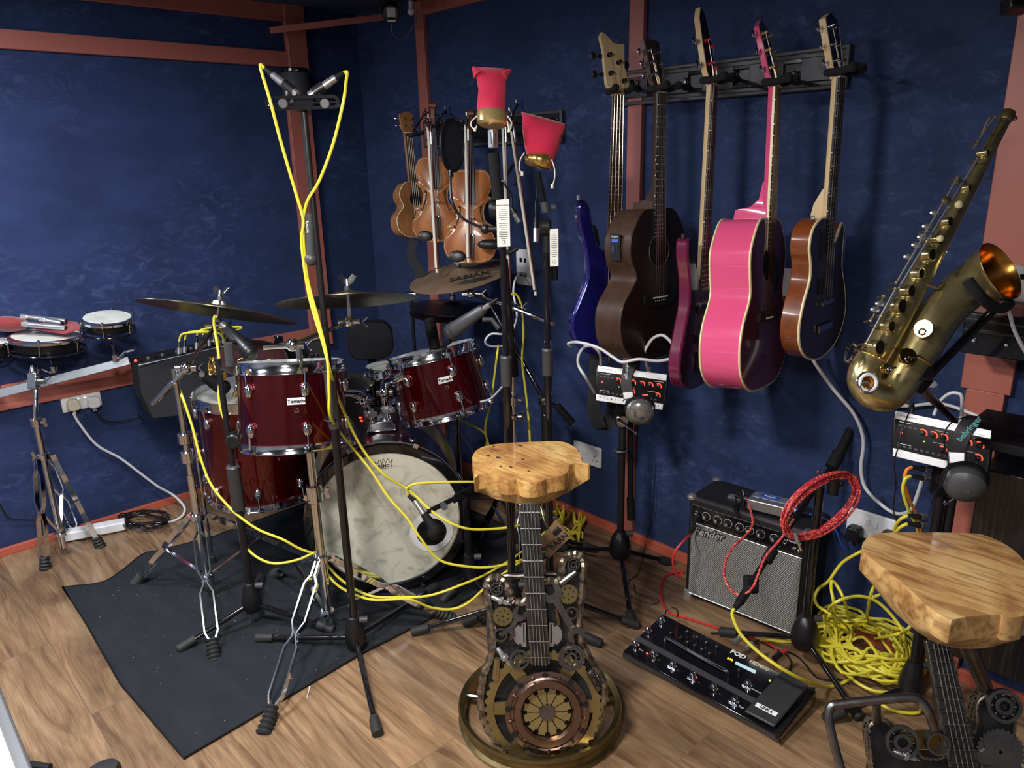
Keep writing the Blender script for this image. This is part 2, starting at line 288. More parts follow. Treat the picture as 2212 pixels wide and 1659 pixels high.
def text(s,o,xd,yd,h,m,par,name='lettering',ext=.0003,shear=0,bold=0,cx=True):
    c=bpy.data.curves.new('t','FONT'); c.body=s; c.size=h*1.38; c.extrude=ext; c.shear=shear; c.offset=bold; c.resolution_u=2
    if cx: c.align_x='CENTER'; c.align_y='CENTER'
    t=bpy.data.objects.new('t',c); COL.objects.link(t); dg=bpy.context.evaluated_depsgraph_get(); me=bpy.data.meshes.new_from_object(t.evaluated_get(dg))
    bpy.data.objects.remove(t); x=xd.normalized(); y=(yd-x*yd.dot(x)).normalized(); z=x.cross(y)
    Mt=M(((x.x,y.x,z.x,o.x),(x.y,y.y,z.y,o.y),(x.z,y.z,z.z,o.z),(0,0,0,1)))
    me.transform(WM[par].inverted()@Mt); me.materials.clear(); me.materials.append(MT[m]); me.name=name
    ob=bpy.data.objects.new(name,me); COL.objects.link(ob); ob.parent=par; WM[ob]=WM[par]; return ob
def cable(name,label,pts,m,r=.0032,group=None,cat='cable',n=6,sides=8):
    P=[at(*p) if not isinstance(p,V) else p for p in pts]; P=[V((p.x,min(p.y,-r),max(p.z,r))) for p in cr(P,n)]
    return single(name,label,cat,B().tube(P,r,sides),m,group)
def screen_axes(px,py,tilt,ratio,D):
    """normal of a round disc from how it is seen: tilt of its long axis, ratio short/long (negative: seen from below)"""
    c=at(px,py,D); v=(CAM-c).normalized(); t=math.radians(tilt); u=(RT*math.cos(t)-UP*math.sin(t)); u=(u-v*u.dot(v)).normalized(); w_=v.cross(u)
    if w_.dot(UP)<0: w_=-w_
    sn=ratio; return c,(v*sn+w_*math.sqrt(1-sn*sn)).normalized(),u
# ---------------------------------------------------------------- room
X=V((1,0,0)); Y=V((0,1,0)); Z=V((0,0,1)); H=2.19
struct('floor',B().box((2.5,-1.9,-.02),(5.2,4,.04)),'laminate','wood effect laminate floor')
struct('ceiling',B().box((2.5,-1.9,H+.02),(5.2,4,.04)),'ceiling_cloth','dark blue cloth ceiling')
struct('wall_left',B().box((-.02,-1.9,H/2),(.04,4,H+.06)),'velvet_wall','left wall covered in navy velvet')
struct('wall_back',B().box((2.5,.02,H/2),(5.2,.04,H+.06)),'velvet_wall','back wall covered in navy velvet')
struct('wall_right',B().box((5.1,-1.9,H/2),(.04,4,H+.06)),'pale_fill_wall','right wall')
struct('wall_front',B().box((2.5,-3.9,H/2),(5.2,.04,H+.06)),'pale_fill_wall','wall behind the viewer')
def rect(a,b): return (V(a)+V(b))/2,[abs(q-p) for p,q in zip(a,b)]
def beam(n,a,b,m='salmon',lab=''): c,s=rect(a,b); struct('trim_%d'%n,B().box(c,s),m,lab,.002)
beam(1,(0,-3.9,1.926),(.022,-.385,1.992),lab='upper horizontal salmon beam on the left wall')
beam(2,(0,-3.9,2.118),(.02,-.385,H),lab='salmon ceiling trim on the left wall')
beam(3,(0,-.395,1.90),(.034,-.298,H),lab='short upper length of the salmon post on the left wall')
beam(4,(0,-.42,.60),(.028,-.305,1.90),lab='tall salmon post on the left wall')
beam(5,(0,-3.9,.598),(.018,-.42,.697),lab='middle horizontal salmon batten on the left wall')
beam(6,(.498,-.02,0),(.562,0,H),lab='narrow salmon post behind the violins')
beam(7,(1.696,-.02,0),(1.757,0,H),lab='salmon post behind the guitars')
beam(8,(2.845,-.02,.88),(2.962,0,H),lab='salmon post right of the saxophone')
beam(9,(2.86,-.02,0),(2.95,0,.88),lab='lower length of the salmon post right of the saxophone')
beam(10,(.562,-.018,2.107),(4.9,0,H),lab='salmon ceiling trim on the back wall')
c,s=rect((0,-3.9,0),(.016,-.02,.032)); struct('baseboard_left',B().box(c,s),'skirt','salmon skirting on the left wall',.002)
c,s=rect((.016,-.016,0),(4.9,0,.04)); struct('baseboard_back',B().box(c,s),'skirt','salmon skirting on the back wall',.002)
a=wx(583,66,.05); b=wy(832,37,-.03); struct('trim_11',B().strip([a,b],Z,.026,.012),'salmon','thin salmon batten across the corner under the ceiling')
for i,(x,y,sx,sy,p,c) in enumerate(LAMPS):
    z_=2.15 if i else 1.975; t=thing('ceiling_light','square ceiling panel lamp','lamp',(x,y,z_),'ceiling panel lamps')
    part('frame',B().box((x,y,z_+.018),(sx+.05,sy+.05,.044)).box((x,y,(z_+H)/2+.01),(.03,.03,H-z_-.02)),'black_matte',t,.003)
    part('diffuser',B().box((x,y,z_-.008),(sx,sy,.008)),'white',t)
# floor mat
mp=[V((.46,-1.77,.004)),V((.53,-1.66,.004)),V((.50,-1.58,.004)),V((.42,-1.47,.004)),V((.44,-1.40,.004)),V((.48,-1.2,.004)),V((.46,-.3,.004)),V((1.60,-.28,.004)),V((1.585,-.9,.004)),V((1.60,-1.2,.004)),V((1.635,-1.765,.004)),V((1.2,-1.79,.004)),V((.8,-1.775,.004))]
mt=thing('floor_mat','large black fabric mat under the drum kit','mat',(1,-1,0))
mpp=cr(mp[:6],5)+mp[6:8]+[V((1.605,-.9,.004)),V((1.60,-1.2,.004)),V((1.642,-1.765,.004)),V((1.2,-1.79,.004)),V((.8,-1.775,.004))]
part('cloth',B().prism([p-Z*.004 for p in mpp],Z*.005),'mat_cloth',mt)
part('stitched_edge',B().tube([p+Z*.0015 for p in mpp],.003,6,closed=True),'black_matte',mt)
db=B()
for i in range(150):
    p=V((random.uniform(.5,1.6),random.uniform(-1.74,-1.0),.0056)); db.box(p,(random.uniform(.0008,.003),random.uniform(.0008,.0025),.0006))
d=part('lint',db,'dust',mt); d['kind']='stuff'
single('cotton_bud','white cotton bud lying on the wooden floor beside the mat','cotton bud',B().tube([fl(669,1484,.003),fl(663,1508,.003)],.0015,6).sph(fl(669,1484,.003),.003,8,(1,1,1)),'white')
# ---------------------------------------------------------------- drum hardware
def rubber_foot(c,d,par,nm='rubber_foot',r=.023,L=.082):
    b=B(); d=V(d).normalized(); pr=[]
    for i in range(6): pr+=[(r*(.72+.05*i),-L*i/6),(r*(.85+.05*i),-L*(i+.35)/6),(r*(.62+.05*i),-L*(i+.8)/6)]
    pr=[(q,-h) for q,h in pr]
    b.lathe(pr,c,d,12); return part(nm,b,'rubber',par)
def chrome_leg(t,top,foot,low,side,w=.02):
    top=V(top); foot=V(foot); b=B(); n=side
    prof=[(0,.006),(.10,.006),(.16,w),(.42,w),(.49,.006),(.52,.006),(.59,w),(.88,w),(.97,.004),(1,.004)]
    for s in (-1,1): b.strip([top.lerp(foot,q)+n*(s*o) for q,o in prof],top-foot,.013,.0028) if False else b.strip([top.lerp(foot,q)+n*(s*o) for q,o in prof],(top-foot).cross(n),.018,.0048)
    L=part('leg',b,'chrome',t)
    mid=top.lerp(foot,.5); part('brace',B().strip([mid,V(low)],n,.013,.003),'chrome',L)
    part('pivot_bolt',B().cyl(mid-n*.012,mid+n*.012,.005,8),'chrome',L)
    rubber_foot(foot-(foot-top).normalized()*.03,foot-top,L)
    return L
def collar(t,p,r,h=.03,nm='collar',wing=None,m='chrome'):
    c=part(nm,B().lathe([(r,-h/2),(r*1.25,-h/2+.004),(r*1.25,h/2-.004),(r,h/2)],p,Z,16),m,t)
    if wing is not None:
        q=V(p)+wing.normalized()*(r+.004); wb=B().cyl(p,q+wing.normalized()*.012,.005,8)
        for s in (-1,1): wb.strip([q+wing.normalized()*.012,q+wing.normalized()*.018+Z*(s*.018)],wing,.012,.004)
        part('wing_screw',wb,'chrome',c)
    return c
def vpole(t,xy,z0,z1,r,m,nm='pole'): return part(nm,B().cyl((xy[0],xy[1],z0),(xy[0],xy[1],z1),r,14),m,t)
def clamp_ball(t,c,r=.022,nm='tilter'):
    fx=frm(FW); q=part(nm,B().sph(c,r,14).cyl(V(c)-RT*.035,V(c)+RT*.035,r*.55,12),'chrome',t)
    part('wing_screw',B().strip([V(c)+RT*.04,V(c)+RT*.055+UP*.015],FW,.01,.004).strip([V(c)+RT*.04,V(c)+RT*.055-UP*.015],FW,.01,.004),'chrome',q); return q
def wingnut(par,c,n):
    n=n.normalized(); x=RT; b=B().cyl(c,c+n*.022,.007,10)
    for s in (-1,1): b.strip([c+n*.010,c+n*.016+x*(s*.014),c+n*.034+x*(s*.024)],x,.016,.004).strip([c+n*.016+x*(s*.006),c+n*.036+x*(s*.022)],n.cross(x),.008,.010)
    part('wing_nut',b,'chrome',par); part('felt',B().cyl(c-n*.012,c,.010,14),'grey_dark',par)
def cymbal(label,px,py,tilt,ratio,D,R,m,name='cymbal',nut=True,group=None):
    c,n,u=screen_axes(px,py,tilt,ratio,D)
    t=thing(name,label,'cymbal',c,group)
    pr=[(R,0),(R*.75,R*.035),(R*.5,R*.06),(R*.26,R*.08),(R*.23,R*.09),(R*.16,R*.13),(R*.08,R*.15),(.006,R*.155)]
    x=u; y=n.cross(u); b=B().lathe([(.006,R*.147)]+[(r,h-.002) for r,h in pr[::-1][1:]]+pr,c,n,64,fx=(x,y,n)); part('plate',b,m,t,ang=25)
    tp=c+n*(R*.155+.012)
    if nut: wingnut(t,tp,n)
    return t,c,n,u
# stand A (left boom stand)
sa=(.92,-1.40)
def P(x,y,xy,off=0): return vp(x,y,xy,off)
t=thing('cymbal_stand','chrome boom cymbal stand nearest the left edge of the mat, under the edge-on cymbal','stand',(sa[0],sa[1],0),'chrome cymbal boom stands')
zt=P(462,1115,sa).z; zl=.085; tz=P(403,795,sa)
vpole(t,sa,.05,zt+.16,.0145,'chrome','lower_tube'); vpole(t,sa,zt+.1,tz.z,.0105,'chrome','upper_tube')
c1=P(430,945,sa); collar(t,(sa[0],sa[1],c1.z),.019,.04,'collar',HR); c2=P(433,985,sa); collar(t,(sa[0],sa[1],c2.z),.019,.045,'collar',HR)
collar(t,(sa[0],sa[1],zt),.019,.03); collar(t,(sa[0],sa[1],zl),.018,.025)
for f in ((303,1250),(461,1400),(668,1200)):
    F=fl(*f,.02); side=(F-V((sa[0],sa[1],0))).cross(Z).normalized()
    chrome_leg(t,V((sa[0],sa[1],zt))+(F-V((sa[0],sa[1],.02))).normalized()*.03,F,V((sa[0],sa[1],zl)),side)
cyc,cyn,cyu=screen_axes(472,672,8.2,-.07,2.58)
tilt=tz; clamp_ball(t,tilt)
be=at(466,702,2.6); lo=at(330,874,2.5)
part('boom_arm',B().tube([lo,tilt],.0085,12).tube([tilt,be],.007,10),'chrome',t); part('boom_grip',B().tube([lo,lo.lerp(tilt,.62)],.0105,12),'chrome_dark',t)
clamp_ball(t,be,.014,'cymbal_tilter'); part('cymbal_rod',B().cyl(be,cyc+cyn*.02,.005,8),'chrome',t)
cymbal('large olive bronze cymbal seen edge-on at left, above the hanging yellow cable',472,674,8.2,-.07,2.58,.262,'cym_olive')
# stand B (front boom stand)
sb=(1.412,-1.198)
t=thing('cymbal_stand','chrome boom cymbal stand in front of the bass drum','stand',(sb[0],sb[1],0),'chrome cymbal boom stands')
zt=P(694,1205,sb).z; zl=.07; tz=P(632,745,sb)
zz=P(668,960,sb).z; zm=P(681,1065,sb).z
vpole(t,sb,.03,zm,.0155,'chrome','lower_tube'); vpole(t,sb,zm,zz,.0125,'chrome','middle_tube'); vpole(t,sb,zz,tz.z,.010,'chrome','upper_tube')
collar(t,(sb[0],sb[1],zm),.02,.06,'collar',HR); collar(t,(sb[0],sb[1],P(656,900,sb).z),.018,.035,'collar',HR); collar(t,(sb[0],sb[1],zt),.02,.03,'collar',HR); collar(t,(sb[0],sb[1],zl),.02,.025)
text('APEX',P(680,1082,sb,.021),HR,Z,.014,'ink',t)
for f in ((582,1548),(952,1325),(600,1238)):
    F=fl(*f,.02); side=(F-V((sb[0],sb[1],0))).cross(Z).normalized()
    chrome_leg(t,V((sb[0],sb[1],zt))+(F-V((sb[0],sb[1],.02))).normalized()*.03,F,V((sb[0],sb[1],zl)),side)
cyc,cyn,cyu=screen_axes(753,649,-3.2,-.10,2.33)
be=at(755,695,2.36); lo=at(568,750,2.2)
clamp_ball(t,tz,.02); part('boom_arm',B().tube([lo,tz],.0085,12).tube([tz,tz.lerp(be,.5)],.010,12).tube([tz.lerp(be,.5),be],.0065,10),'chrome',t)
clamp_ball(t,be,.018,'cymbal_tilter'); part('cymbal_rod',B().cyl(be,cyc+cyn*.02,.0055,8),'chrome',t)
cymbal('bronze cymbal at left of centre, on the boom in front of the black seat back',753,650,-3.2,-.10,2.33,.218,'cym_olive')
# ---------------------------------------------------------------- drums
def lug(par,c,out,up,toprod,s=1):
    fx=(out.cross(up).normalized(),out,up); q=part('lug',B().sph(c+out*.006,.022*s,14,(.66,.6,1),fx),'chrome',par)
    part('tension_rod',B().tube([c+out*.012,toprod+out*.012],.0028,6).box(toprod+out*.006,(.014,.014,.012)),'chrome',q)
def drum(name,label,ctop,n,u,R,Hh,shell,head,lugs=6,off=0,badge=None,cat='drum',group=None,hoop='chrome',lower=True):
    t=thing(name,label,cat,ctop-n*Hh,group); x=u; y=n.cross(u); fx=(x,y,n); base=ctop-n*Hh
    part('shell',B().lathe([(R*.96,.012),(R,.012),(R,Hh-.012),(R*.96,Hh-.012)],base,n,64,fx=fx),shell,t,ang=25)
    part('batter_head',B().lathe([(R*1.0,Hh-.016),(R*1.0,Hh-.008),(R*.97,Hh-.006),(.01,Hh-.006)],base,n,48,fx=fx),head,t)
    def hoop_(h0,h1): return B().lathe([(R*1.005,h0),(R*1.035,h0),(R*1.035,h0+.003),(R*1.015,h0+.006),(R*1.015,h1-.005),(R*1.04,h1-.003),(R*1.04,h1),(R*1.0,h1),(R*1.005,h0)],base,n,64,fx=fx)
    part('hoop',hoop_(Hh-.022,Hh+.016),hoop,t,ang=50)
    part('hoop',hoop_(-.006,.022),hoop,t,ang=50)
    for i in range(lugs):
        a=2*math.pi*(i+off)/lugs; o=x*math.cos(a)+y*math.sin(a)
        lug(t,base+o*R+n*(Hh-.068),o,n,base+o*R*1.02+n*(Hh-.008))
        if lower: lug(t,base+o*R+n*.068,o,n,base+o*R*1.02+n*.008)
    if badge:
        o=(CAM-base); o=(o-n*o.dot(n)).normalized(); a0=badge; o=(M.Rotation(math.radians(a0),3,n)@o).normalized(); xd=n.cross(o).normalized()
        bc=base+o*(R+.001)+n*(Hh*.60)
        g=part('badge',B().box(bc,(.052,.021,.003),(xd,n,o)),'white',t,.001)
        text('Tornado',bc+o*.0022,xd,n,.0105,'ink',g,bold=.0006)
        vc=base+o*(R+.001)+n*(Hh*.60-.028); part('vent_ring',B().torus(vc,o,.0058,.002,16,6),'chrome',t)
    return t,base,fx
c,n,u=screen_axes(627,789,-2.5,.035,2.38)
drum('rack_tom','metallic red tom drum at left of the kit, mounted above the bass drum',c,n,u,.163,.255,'red_shell','head_plain',6,.72,badge=4,cat='tom drum',group='red rack toms with chrome hoops')
c2,n2,u2=screen_axes(933,763,-14,.05,2.72)
T2,b2,f2=drum('rack_tom','metallic red tom drum tilted at right of the kit, with a grey microphone over it',c2,n2,u2,.158,.228,'red_shell','head_plain',6,.82,badge=8,cat='tom drum',group='red rack toms with chrome hoops')
# floor tom
fc=at(545,845,2.83); xx=V((RT.x,RT.y,0)).normalized()
FT,fb,ff=drum('floor_tom','large dark red floor tom behind the left rack tom',fc,Z,xx,.203,.40,'red_shell','head_plain',8,.3,cat='floor tom')
for a in (200,265,20):
    o=xx*math.cos(math.radians(a))+Z.cross(xx)*math.sin(math.radians(a)); q=fc+o*.225; L=part('leg',B().tube([V((q.x,q.y,.02)),V((q.x,q.y,fc.z-.08))],.0055,8),'chrome',FT)
    part('leg_bracket',B().sph(q-Z*.22-o*.01,.022,12,(.8,.8,1)),'chrome',L); part('rubber_foot',B().cyl((q.x,q.y,0.004),(q.x,q.y,.03),.011,10),'rubber',L)
# bass drum
kc=fl(838,1122,.292); kb=kc+(HF*.985-HR*.17).normalized()*.40; kd=(kc-kb).normalized(); kx=Z.cross(kd).normalized(); fx=(kx,Z,kd); KR=.262
t=thing('bass_drum','dark red bass drum with mottled white front head standing on the mat','bass drum',(kc.x,kc.y,0)); KD=t
part('shell',B().lathe([(KR*.97,.0),(KR,.0),(KR,.385),(KR*.97,.385)],kb,kd,72,fx=fx),'dark_shell',t,ang=25)
hp=lambda h:B().lathe([(KR*.985,h),(KR*1.085,h),(KR*1.095,h+.006),(KR*1.095,h+.03),(KR*1.08,h+.037),(KR*.985,h+.037),(KR*.985,h)],kb,kd,72,fx=fx)
part('front_hoop',hp(.372),'black_gloss',t,ang=50); part('rear_hoop',hp(-.01),'chrome_dark',t,ang=50)
part('hoop_inlay',B().lathe([(KR*1.097,.382),(KR*1.1,.384),(KR*1.1,.392),(KR*1.097,.394)],kb,kd,72,fx=fx),'silver',t)
part('flesh_ring',B().torus(kb+kd*.40,kd,KR*.972,.004,64,6),'chrome_dark',t)
hd=part('front_head',B().lathe([(KR*.97,.385),(KR*.965,.398),(.2,.400),(.01,.400)],kb,kd,72,fx=fx),'head_white',t)
kp=PL(kb+kd*.401,kd)
pc=kp(932,1149); part('port_ring',B().lathe([(.054,0),(.077,0),(.077,.0015),(.054,.0015),(.054,0)],pc,kd,40,fx=fx),'ink_w',t); part('port_hole',B().lathe([(.055,0),(.055,.001),(.001,.001)],pc,kd,32,fx=fx),'black_matte',t)
lg=kp(829,1003,.0003); lo_=part('crown_logo',B().tube([lg+kx*(a*1.6)+Z*(b*2.1) for a,b in ((-.019,.006),(-.015,-.007),(.015,-.007),(.019,.008))],.0008,5).tube(cr([lg+kx*(a*1.6)+Z*(b*2.1) for a,b in ((-.019,.006),(-.013,.002),(-.009,.009),(-.004,.002),(0,.010),(.004,.002),(.009,.010),(.013,.003),(.019,.008))],3),.0008,5),'ink',t)
text('REMO',lg-Z*.006,kx,Z,.0105,'ink',lo_,bold=.0003)
for i in range(8):
    a=math.radians(22+45*i); o=kx*math.cos(a)+Z*math.sin(a); q=kb+o*(KR+.004)+kd*.30; L=part('lug',B().sph(q+o*.008,.02,12,(.7,.6,1),(o.cross(kd),o,kd)),'chrome',t)
    part('claw_hook',B().tube([q+o*.02,kb+o*(KR*1.12)+kd*.40],.003,6).box(kb+o*(KR*1.10)+kd*.40,(.018,.022,.014),(o.cross(kd),o,kd)),'chrome',L)
# tom mount on the bass drum
mc=at(830,935,2.52); mz=kb+kd*.19+Z*(KR+.002)
mo=part('mount_base',B().box(mz+Z*.018,(.085,.05,.036),(kx,kd,Z)).box(mz+Z*.003,(.105,.07,.008),(kx,kd,Z)),'chrome',t,.006)
D0=(mz-CAM).dot(FW)
for px,pt in ((787,866),(831,848)):
    lo=mz+kx*(-.028 if px<800 else .028)+Z*.03; hi=at(px,pt,D0-.05); mid=at(px+4,pt+60,D0-.03)
    q=part('mount_post',B().tube([lo,hi],.0115,14),'chrome',t); part('memory_lock',B().lathe([(.018,-.012),(.02,-.008),(.02,.008),(.018,.012)],lo.lerp(hi,.42),hi-lo,14).box(lo.lerp(hi,.42)+HR*.02-HF*.01,(.02,.012,.016)),'silver',q)
    part('ball_joint',B().sph(hi,.023,14).cyl(hi-RT*.03,hi+RT*.03,.014,12),'chrome',q)
e=at(883,812,2.66); h1=at(831,848,D0-.05); part('tom_arm',B().tube(cr([h1,at(838,825,D0-.03),at(862,815,2.62),e],4),[.02,.018,.016,.02],12),'chrome',t); part('arm_bracket',B().lathe([(.02,0),(.034,.03),(.034,.036)],at(862,814,2.63),e-at(855,816,2.62),16),'chrome',t)
part('tom_arm',B().tube(cr([at(787,866,D0-.05),at(768,852,D0-.06),at(735,850,2.47)],4),[.02,.016,.016],12),'chrome',t)
for s in (1,):
    a0=kb+kd*.3+kx*(s*KR*.9)-Z*.05; part('spur',B().tube([a0,V((a0.x+kx.x*.12,a0.y+kx.y*.12,.012))+kd*.05],.006,8),'black',t)
# snare behind
c,n,u=screen_axes(845,795,-6,.20,3.05)
drum('snare_drum','small snare drum half hidden behind the right rack tom',c,n,u,.10,.12,'black_gloss','head_plain',6,.3,cat='snare drum')
single('drumstick','wooden drumstick lying on the snare drum','drumstick',B().tube([at(815,787,3.02),at(845,781,3.05),at(880,776,3.08)],[.004,.007,.007],8),'maple')
# bass drum pedal
pd=kb-kd*.06; t=thing('drum_pedal','black kick pedal behind the bass drum','pedal',(pd.x,pd.y,0))
part('footboard',B().box(V((pd.x,pd.y,.03))-kd*.14+kx*.0,(.08,.24,.012),(kx,kd,Z)),'black',t); part('post',B().tube([V((pd.x,pd.y,.005))-kx*.05,V((pd.x,pd.y,.2))-kx*.05,V((pd.x,pd.y,.2))+kx*.05,V((pd.x,pd.y,.005))+kx*.05],.006,8),'chrome_dark',t)
part('beater',B().tube([V((pd.x,pd.y,.2)),V((pd.x,pd.y,.3))],.004,8).sph(V((pd.x,pd.y,.31)),.025,12),'grey_dark',t)
# low olive cymbal seen between the toms
cymbal('dull bronze cymbal low between the two rack toms',762,822,4,.36,2.95,.085,'cym_olive',nut=False)
# crash + hi-hat + their stands
_,cc,cn,cu=cymbal('brown bronze cymbal with black lettering in front of the violins',995,595,-12.5,.26,2.98,.207,'cym_bronze')
cyt=_; yv=cn.cross(cu); lp=cc+cu*.015-yv*.095+cn*.0155
if (lp-cc).dot(UP)>0: pass
sg=-1
def cp(a,b,h): return cc+cu*a+cn.cross(cu)*b+cn*h
text('SABIAN',cp(.03,-.098,.0165),cu,cn.cross(cu)+cn*.14,.034,'ink',cyt,shear=.15,bold=.0008)
rb=B()
for i in range(6):
    rr=.018+.0075*i; pts=[]
    for k in range(13):
        a=math.pi+math.pi*k/12; pts.append(cp(.035+math.cos(a)*rr*1.5,-.122+math.sin(a)*rr*.75,.0125-.0011*i))
    rb.tube(pts,.0013,5)
part('ring_logo',rb,'ink',cyt)
_,hc,hn,hu=cymbal('upper plate of the dark hi-hat pair under the lettered cymbal',977,664,2,.20,3.15,.178,'cym_dark',name='hi_hat_cymbal',nut=False,group='hi-hat pair')
c_=hc-hn*.03; t=thing('hi_hat_cymbal','lower plate of the dark hi-hat pair under the lettered cymbal','cymbal',c_,'hi-hat pair')
part('plate',B().lathe([(.178,0),(.13,-.012),(.06,-.02),(.01,-.035),(.01,-.033),(.06,-.018),(.13,-.01),(.178,.002)],c_,hn,48),'cym_dark',t)
t=thing('hi_hat_stand','hi-hat stand with chrome rod and legs behind the right rack tom','stand',(hc.x,hc.y,0))
part('rod',B().cyl(hc-hn*.05,hc+hn*.12,.004,8),'chrome',t); part('clutch',B().lathe([(.008,.03),(.013,.034),(.013,.05),(.008,.054),(.008,.065),(.012,.067),(.012,.08)],hc,hn,12),'silver',t)
vpole(t,(hc.x,hc.y),.05,hc.z-.04,.011,'chrome_dark')
for k in range(3):
    a=math.radians(20+120*k); F=V((hc.x+math.cos(a)*.26,hc.y+math.sin(a)*.2,.02)); L=part('leg',B().strip([V((hc.x,hc.y,.36)),F],Z.cross(F-hc),.014,.004),'chrome_dark',t); part('rubber_foot',B().sph(F,.02,10),'rubber',L); part('brace',B().strip([V((hc.x,hc.y,.08)),V((hc.x,hc.y,.36)).lerp(F,.5)],Z,.01,.003),'chrome_dark',L)
# stand C: thin chrome boom stand behind the black microphone stand
sc=(1.62,-.42); q=at(1104,663,2.62); D_=2.62
bj=at(1018,635,2.85); et=at(1195,699,2.55)
t=thing('cymbal_stand','thin chrome boom stand rising behind the tagged black microphone stand','stand',(q.x,q.y,0),'chrome cymbal boom stands')
vpole(t,(q.x,q.y),.03,.40,.012,'chrome','lower_tube'); vpole(t,(q.x,q.y),.40,q.z,.0085,'chrome','upper_tube')
collar(t,(q.x,q.y,P(1105,865,(q.x,q.y)).z),.014,.035,'collar',HR); collar(t,(q.x,q.y,P(1105,900,(q.x,q.y)).z),.012,.02,'collar',HR); collar(t,(q.x,q.y,.41),.015,.03,'collar',HR)
clamp_ball(t,q,.018); part('boom_arm',B().tube([bj,q],.006,10).tube([q,et],.0085,10),'chrome',t); clamp_ball(t,bj,.018,'cymbal_tilter'); part('cymbal_rod',B().cyl(bj,cc-cn*.0,.005,8),'chrome',t)
for k in range(3):
    a=math.radians(75+120*k); F=V((q.x+math.cos(a)*.20,q.y+math.sin(a)*.20,.02)); side=(F-V((q.x,q.y,.02))).cross(Z).normalized()
    chrome_leg(t,V((q.x,q.y,.40)),F,V((q.x,q.y,.07)),side,.014)
# drum throne
tc=at(800,735,3.3); t=thing('drum_throne','black drum stool with padded backrest behind the kit','stool',(tc.x,tc.y,0))
bk=[];fwd=(CAM-tc); fwd.z=0; fwd.normalize(); sd=Z.cross(fwd)
def rr(w,h,r,n=5):
    o=[]
    for cx,cy,a0 in ((w/2-r,h/2-r,0),(-w/2+r,h/2-r,90),(-w/2+r,-h/2+r,180),(w/2-r,-h/2+r,270)):
        for k in range(n+1): a=math.radians(a0+90*k/n); o.append((cx+r*math.cos(a),cy+r*math.sin(a)))
    return o
o=rr(.20,.175,.06); o2=rr(.185,.16,.055)
def mk(o,d): return [tc+sd*a+Z*b+fwd*d for a,b in o]
part('backrest',B().loft([mk(o2,-.03),mk(o,-.02),mk(o,.005),mk(o2,.02)]),'black',t,ang=60)
part('back_post',B().tube([tc-Z*.05-fwd*.03,V((tc.x,tc.y,.5))-fwd*.03],.02,12),'black_matte',t)
part('seat',B().lathe([(.14,0),(.165,.015),(.165,.06),(.14,.08),(.01,.085)],(tc.x+fwd.x*.12,tc.y+fwd.y*.12,.42),Z,32),'black',t,ang=60)
vpole(t,(tc.x+fwd.x*.12,tc.y+fwd.y*.12),.1,.43,.015,'chrome_dark')
for k in range(3):
    a=math.radians(100+120*k); s0=V((tc.x+fwd.x*.12,tc.y+fwd.y*.12,.3)); F=s0+V((math.cos(a)*.22,math.sin(a)*.22,-.285)); L=part('leg',B().strip([s0,F],Z,.014,.005),'chrome_dark',t); part('rubber_foot',B().sph(F,.016,10),'rubber',L)
# ---------------------------------------------------------------- black microphone stands
def black_stand(label,xy,hubz,feet,sections,group=None,name='microphone_stand',hubr=.032,loc=None):
    t=thing(name,label,'stand',(xy[0],xy[1],0),group)
    c=V((xy[0],xy[1],hubz))
    part('hub',B().lathe([(.012,.058),(.018,.055),(hubr*.8,.03),(hubr,0),(hubr*1.02,-.03),(hubr*.8,-.048),(.01,-.05)],c,Z,20),'black',t)
    k=part('hub_knob',B().cyl(c+HR*.02+Z*.045,c+HR*.045+Z*.045,.011,12),'grey_dark',t)
    for f in feet:
        F=V(f); F.z=.013; d=(c-Z*.02)-F; s=c-Z*.02; L=part('leg',B().tube([s,F],.0085,12),'black_gloss',t)
        d=(F-s).normalized(); part('rubber_foot',B().lathe([(.013,-.045),(.0145,-.04),(.016,.0),(.0165,.012),(.013,.016)],F,d,14),'rubber',L)
    for (z0,z1,r,m) in sections: part('pole',B().cyl((xy[0],xy[1],z0),(xy[0],xy[1],z1),r,16),m,t)
    return t
def grip(t,xy,z0,z1,r=.016): return part('clutch',B().lathe([(r*.9,0),(r,.004),(r,z1-z0-.01),(r*1.1,z1-z0-.006),(r*.9,z1-z0)],(xy[0],xy[1],z0),Z,16),'grey_dark',t)
G='black tripod microphone stands'
so=(1.571,-1.192); zz=lambda x,y,xy:vp(x,y,xy).z
OH=black_stand('tall black stand in front of the kit carrying two pencil microphones on a bar',so,zz(768,1365,so),[(1.925,-1.349,0),(1.303,-1.387,0),(1.47,-.80,0)],[(.1,zz(715,925,so),.0125,'black_gloss'),(zz(715,925,so),zz(655,235,so),.009,'black')],G)
grip(OH,so,zz(717,925,so),zz(705,800,so),.0165)
part('joint',B().cyl(vp(672,555,so),vp(668,460,so),.0135,14).sph(vp(672,560,so),.018,12),'grey_dark',OH)
text('handwig' if False else 'hudwig',vp(663,490,so,.014),Z,-HR,.008,'paper',OH)
bc=vp(655,222,so,.012); bar=[]
w_=(vp(733,222,so)-vp(572,222,so)).length/2
def slot(w,h,n=8):
    o=[]
    for s in (1,-1):
        for k in range(n+1): a=math.radians(-90+180*k/n); o.append((s*(w-h)+s*math.cos(a)*h, s*math.sin(a)*h))
    return o
q=part('stereo_bar',B().ringprism([bc+HR*a+Z*b for a,b in slot(w_,.017)],[bc+HR*a+Z*b for a,b in slot(w_-.008,.009)],-HF*.012).box(bc+HF*.004,(w_*1.9,.004,.004),(HR,HF,Z)).box(bc+HF*.004,(.05,.012,.03),(HR,HF,Z)),'black_gloss',OH)
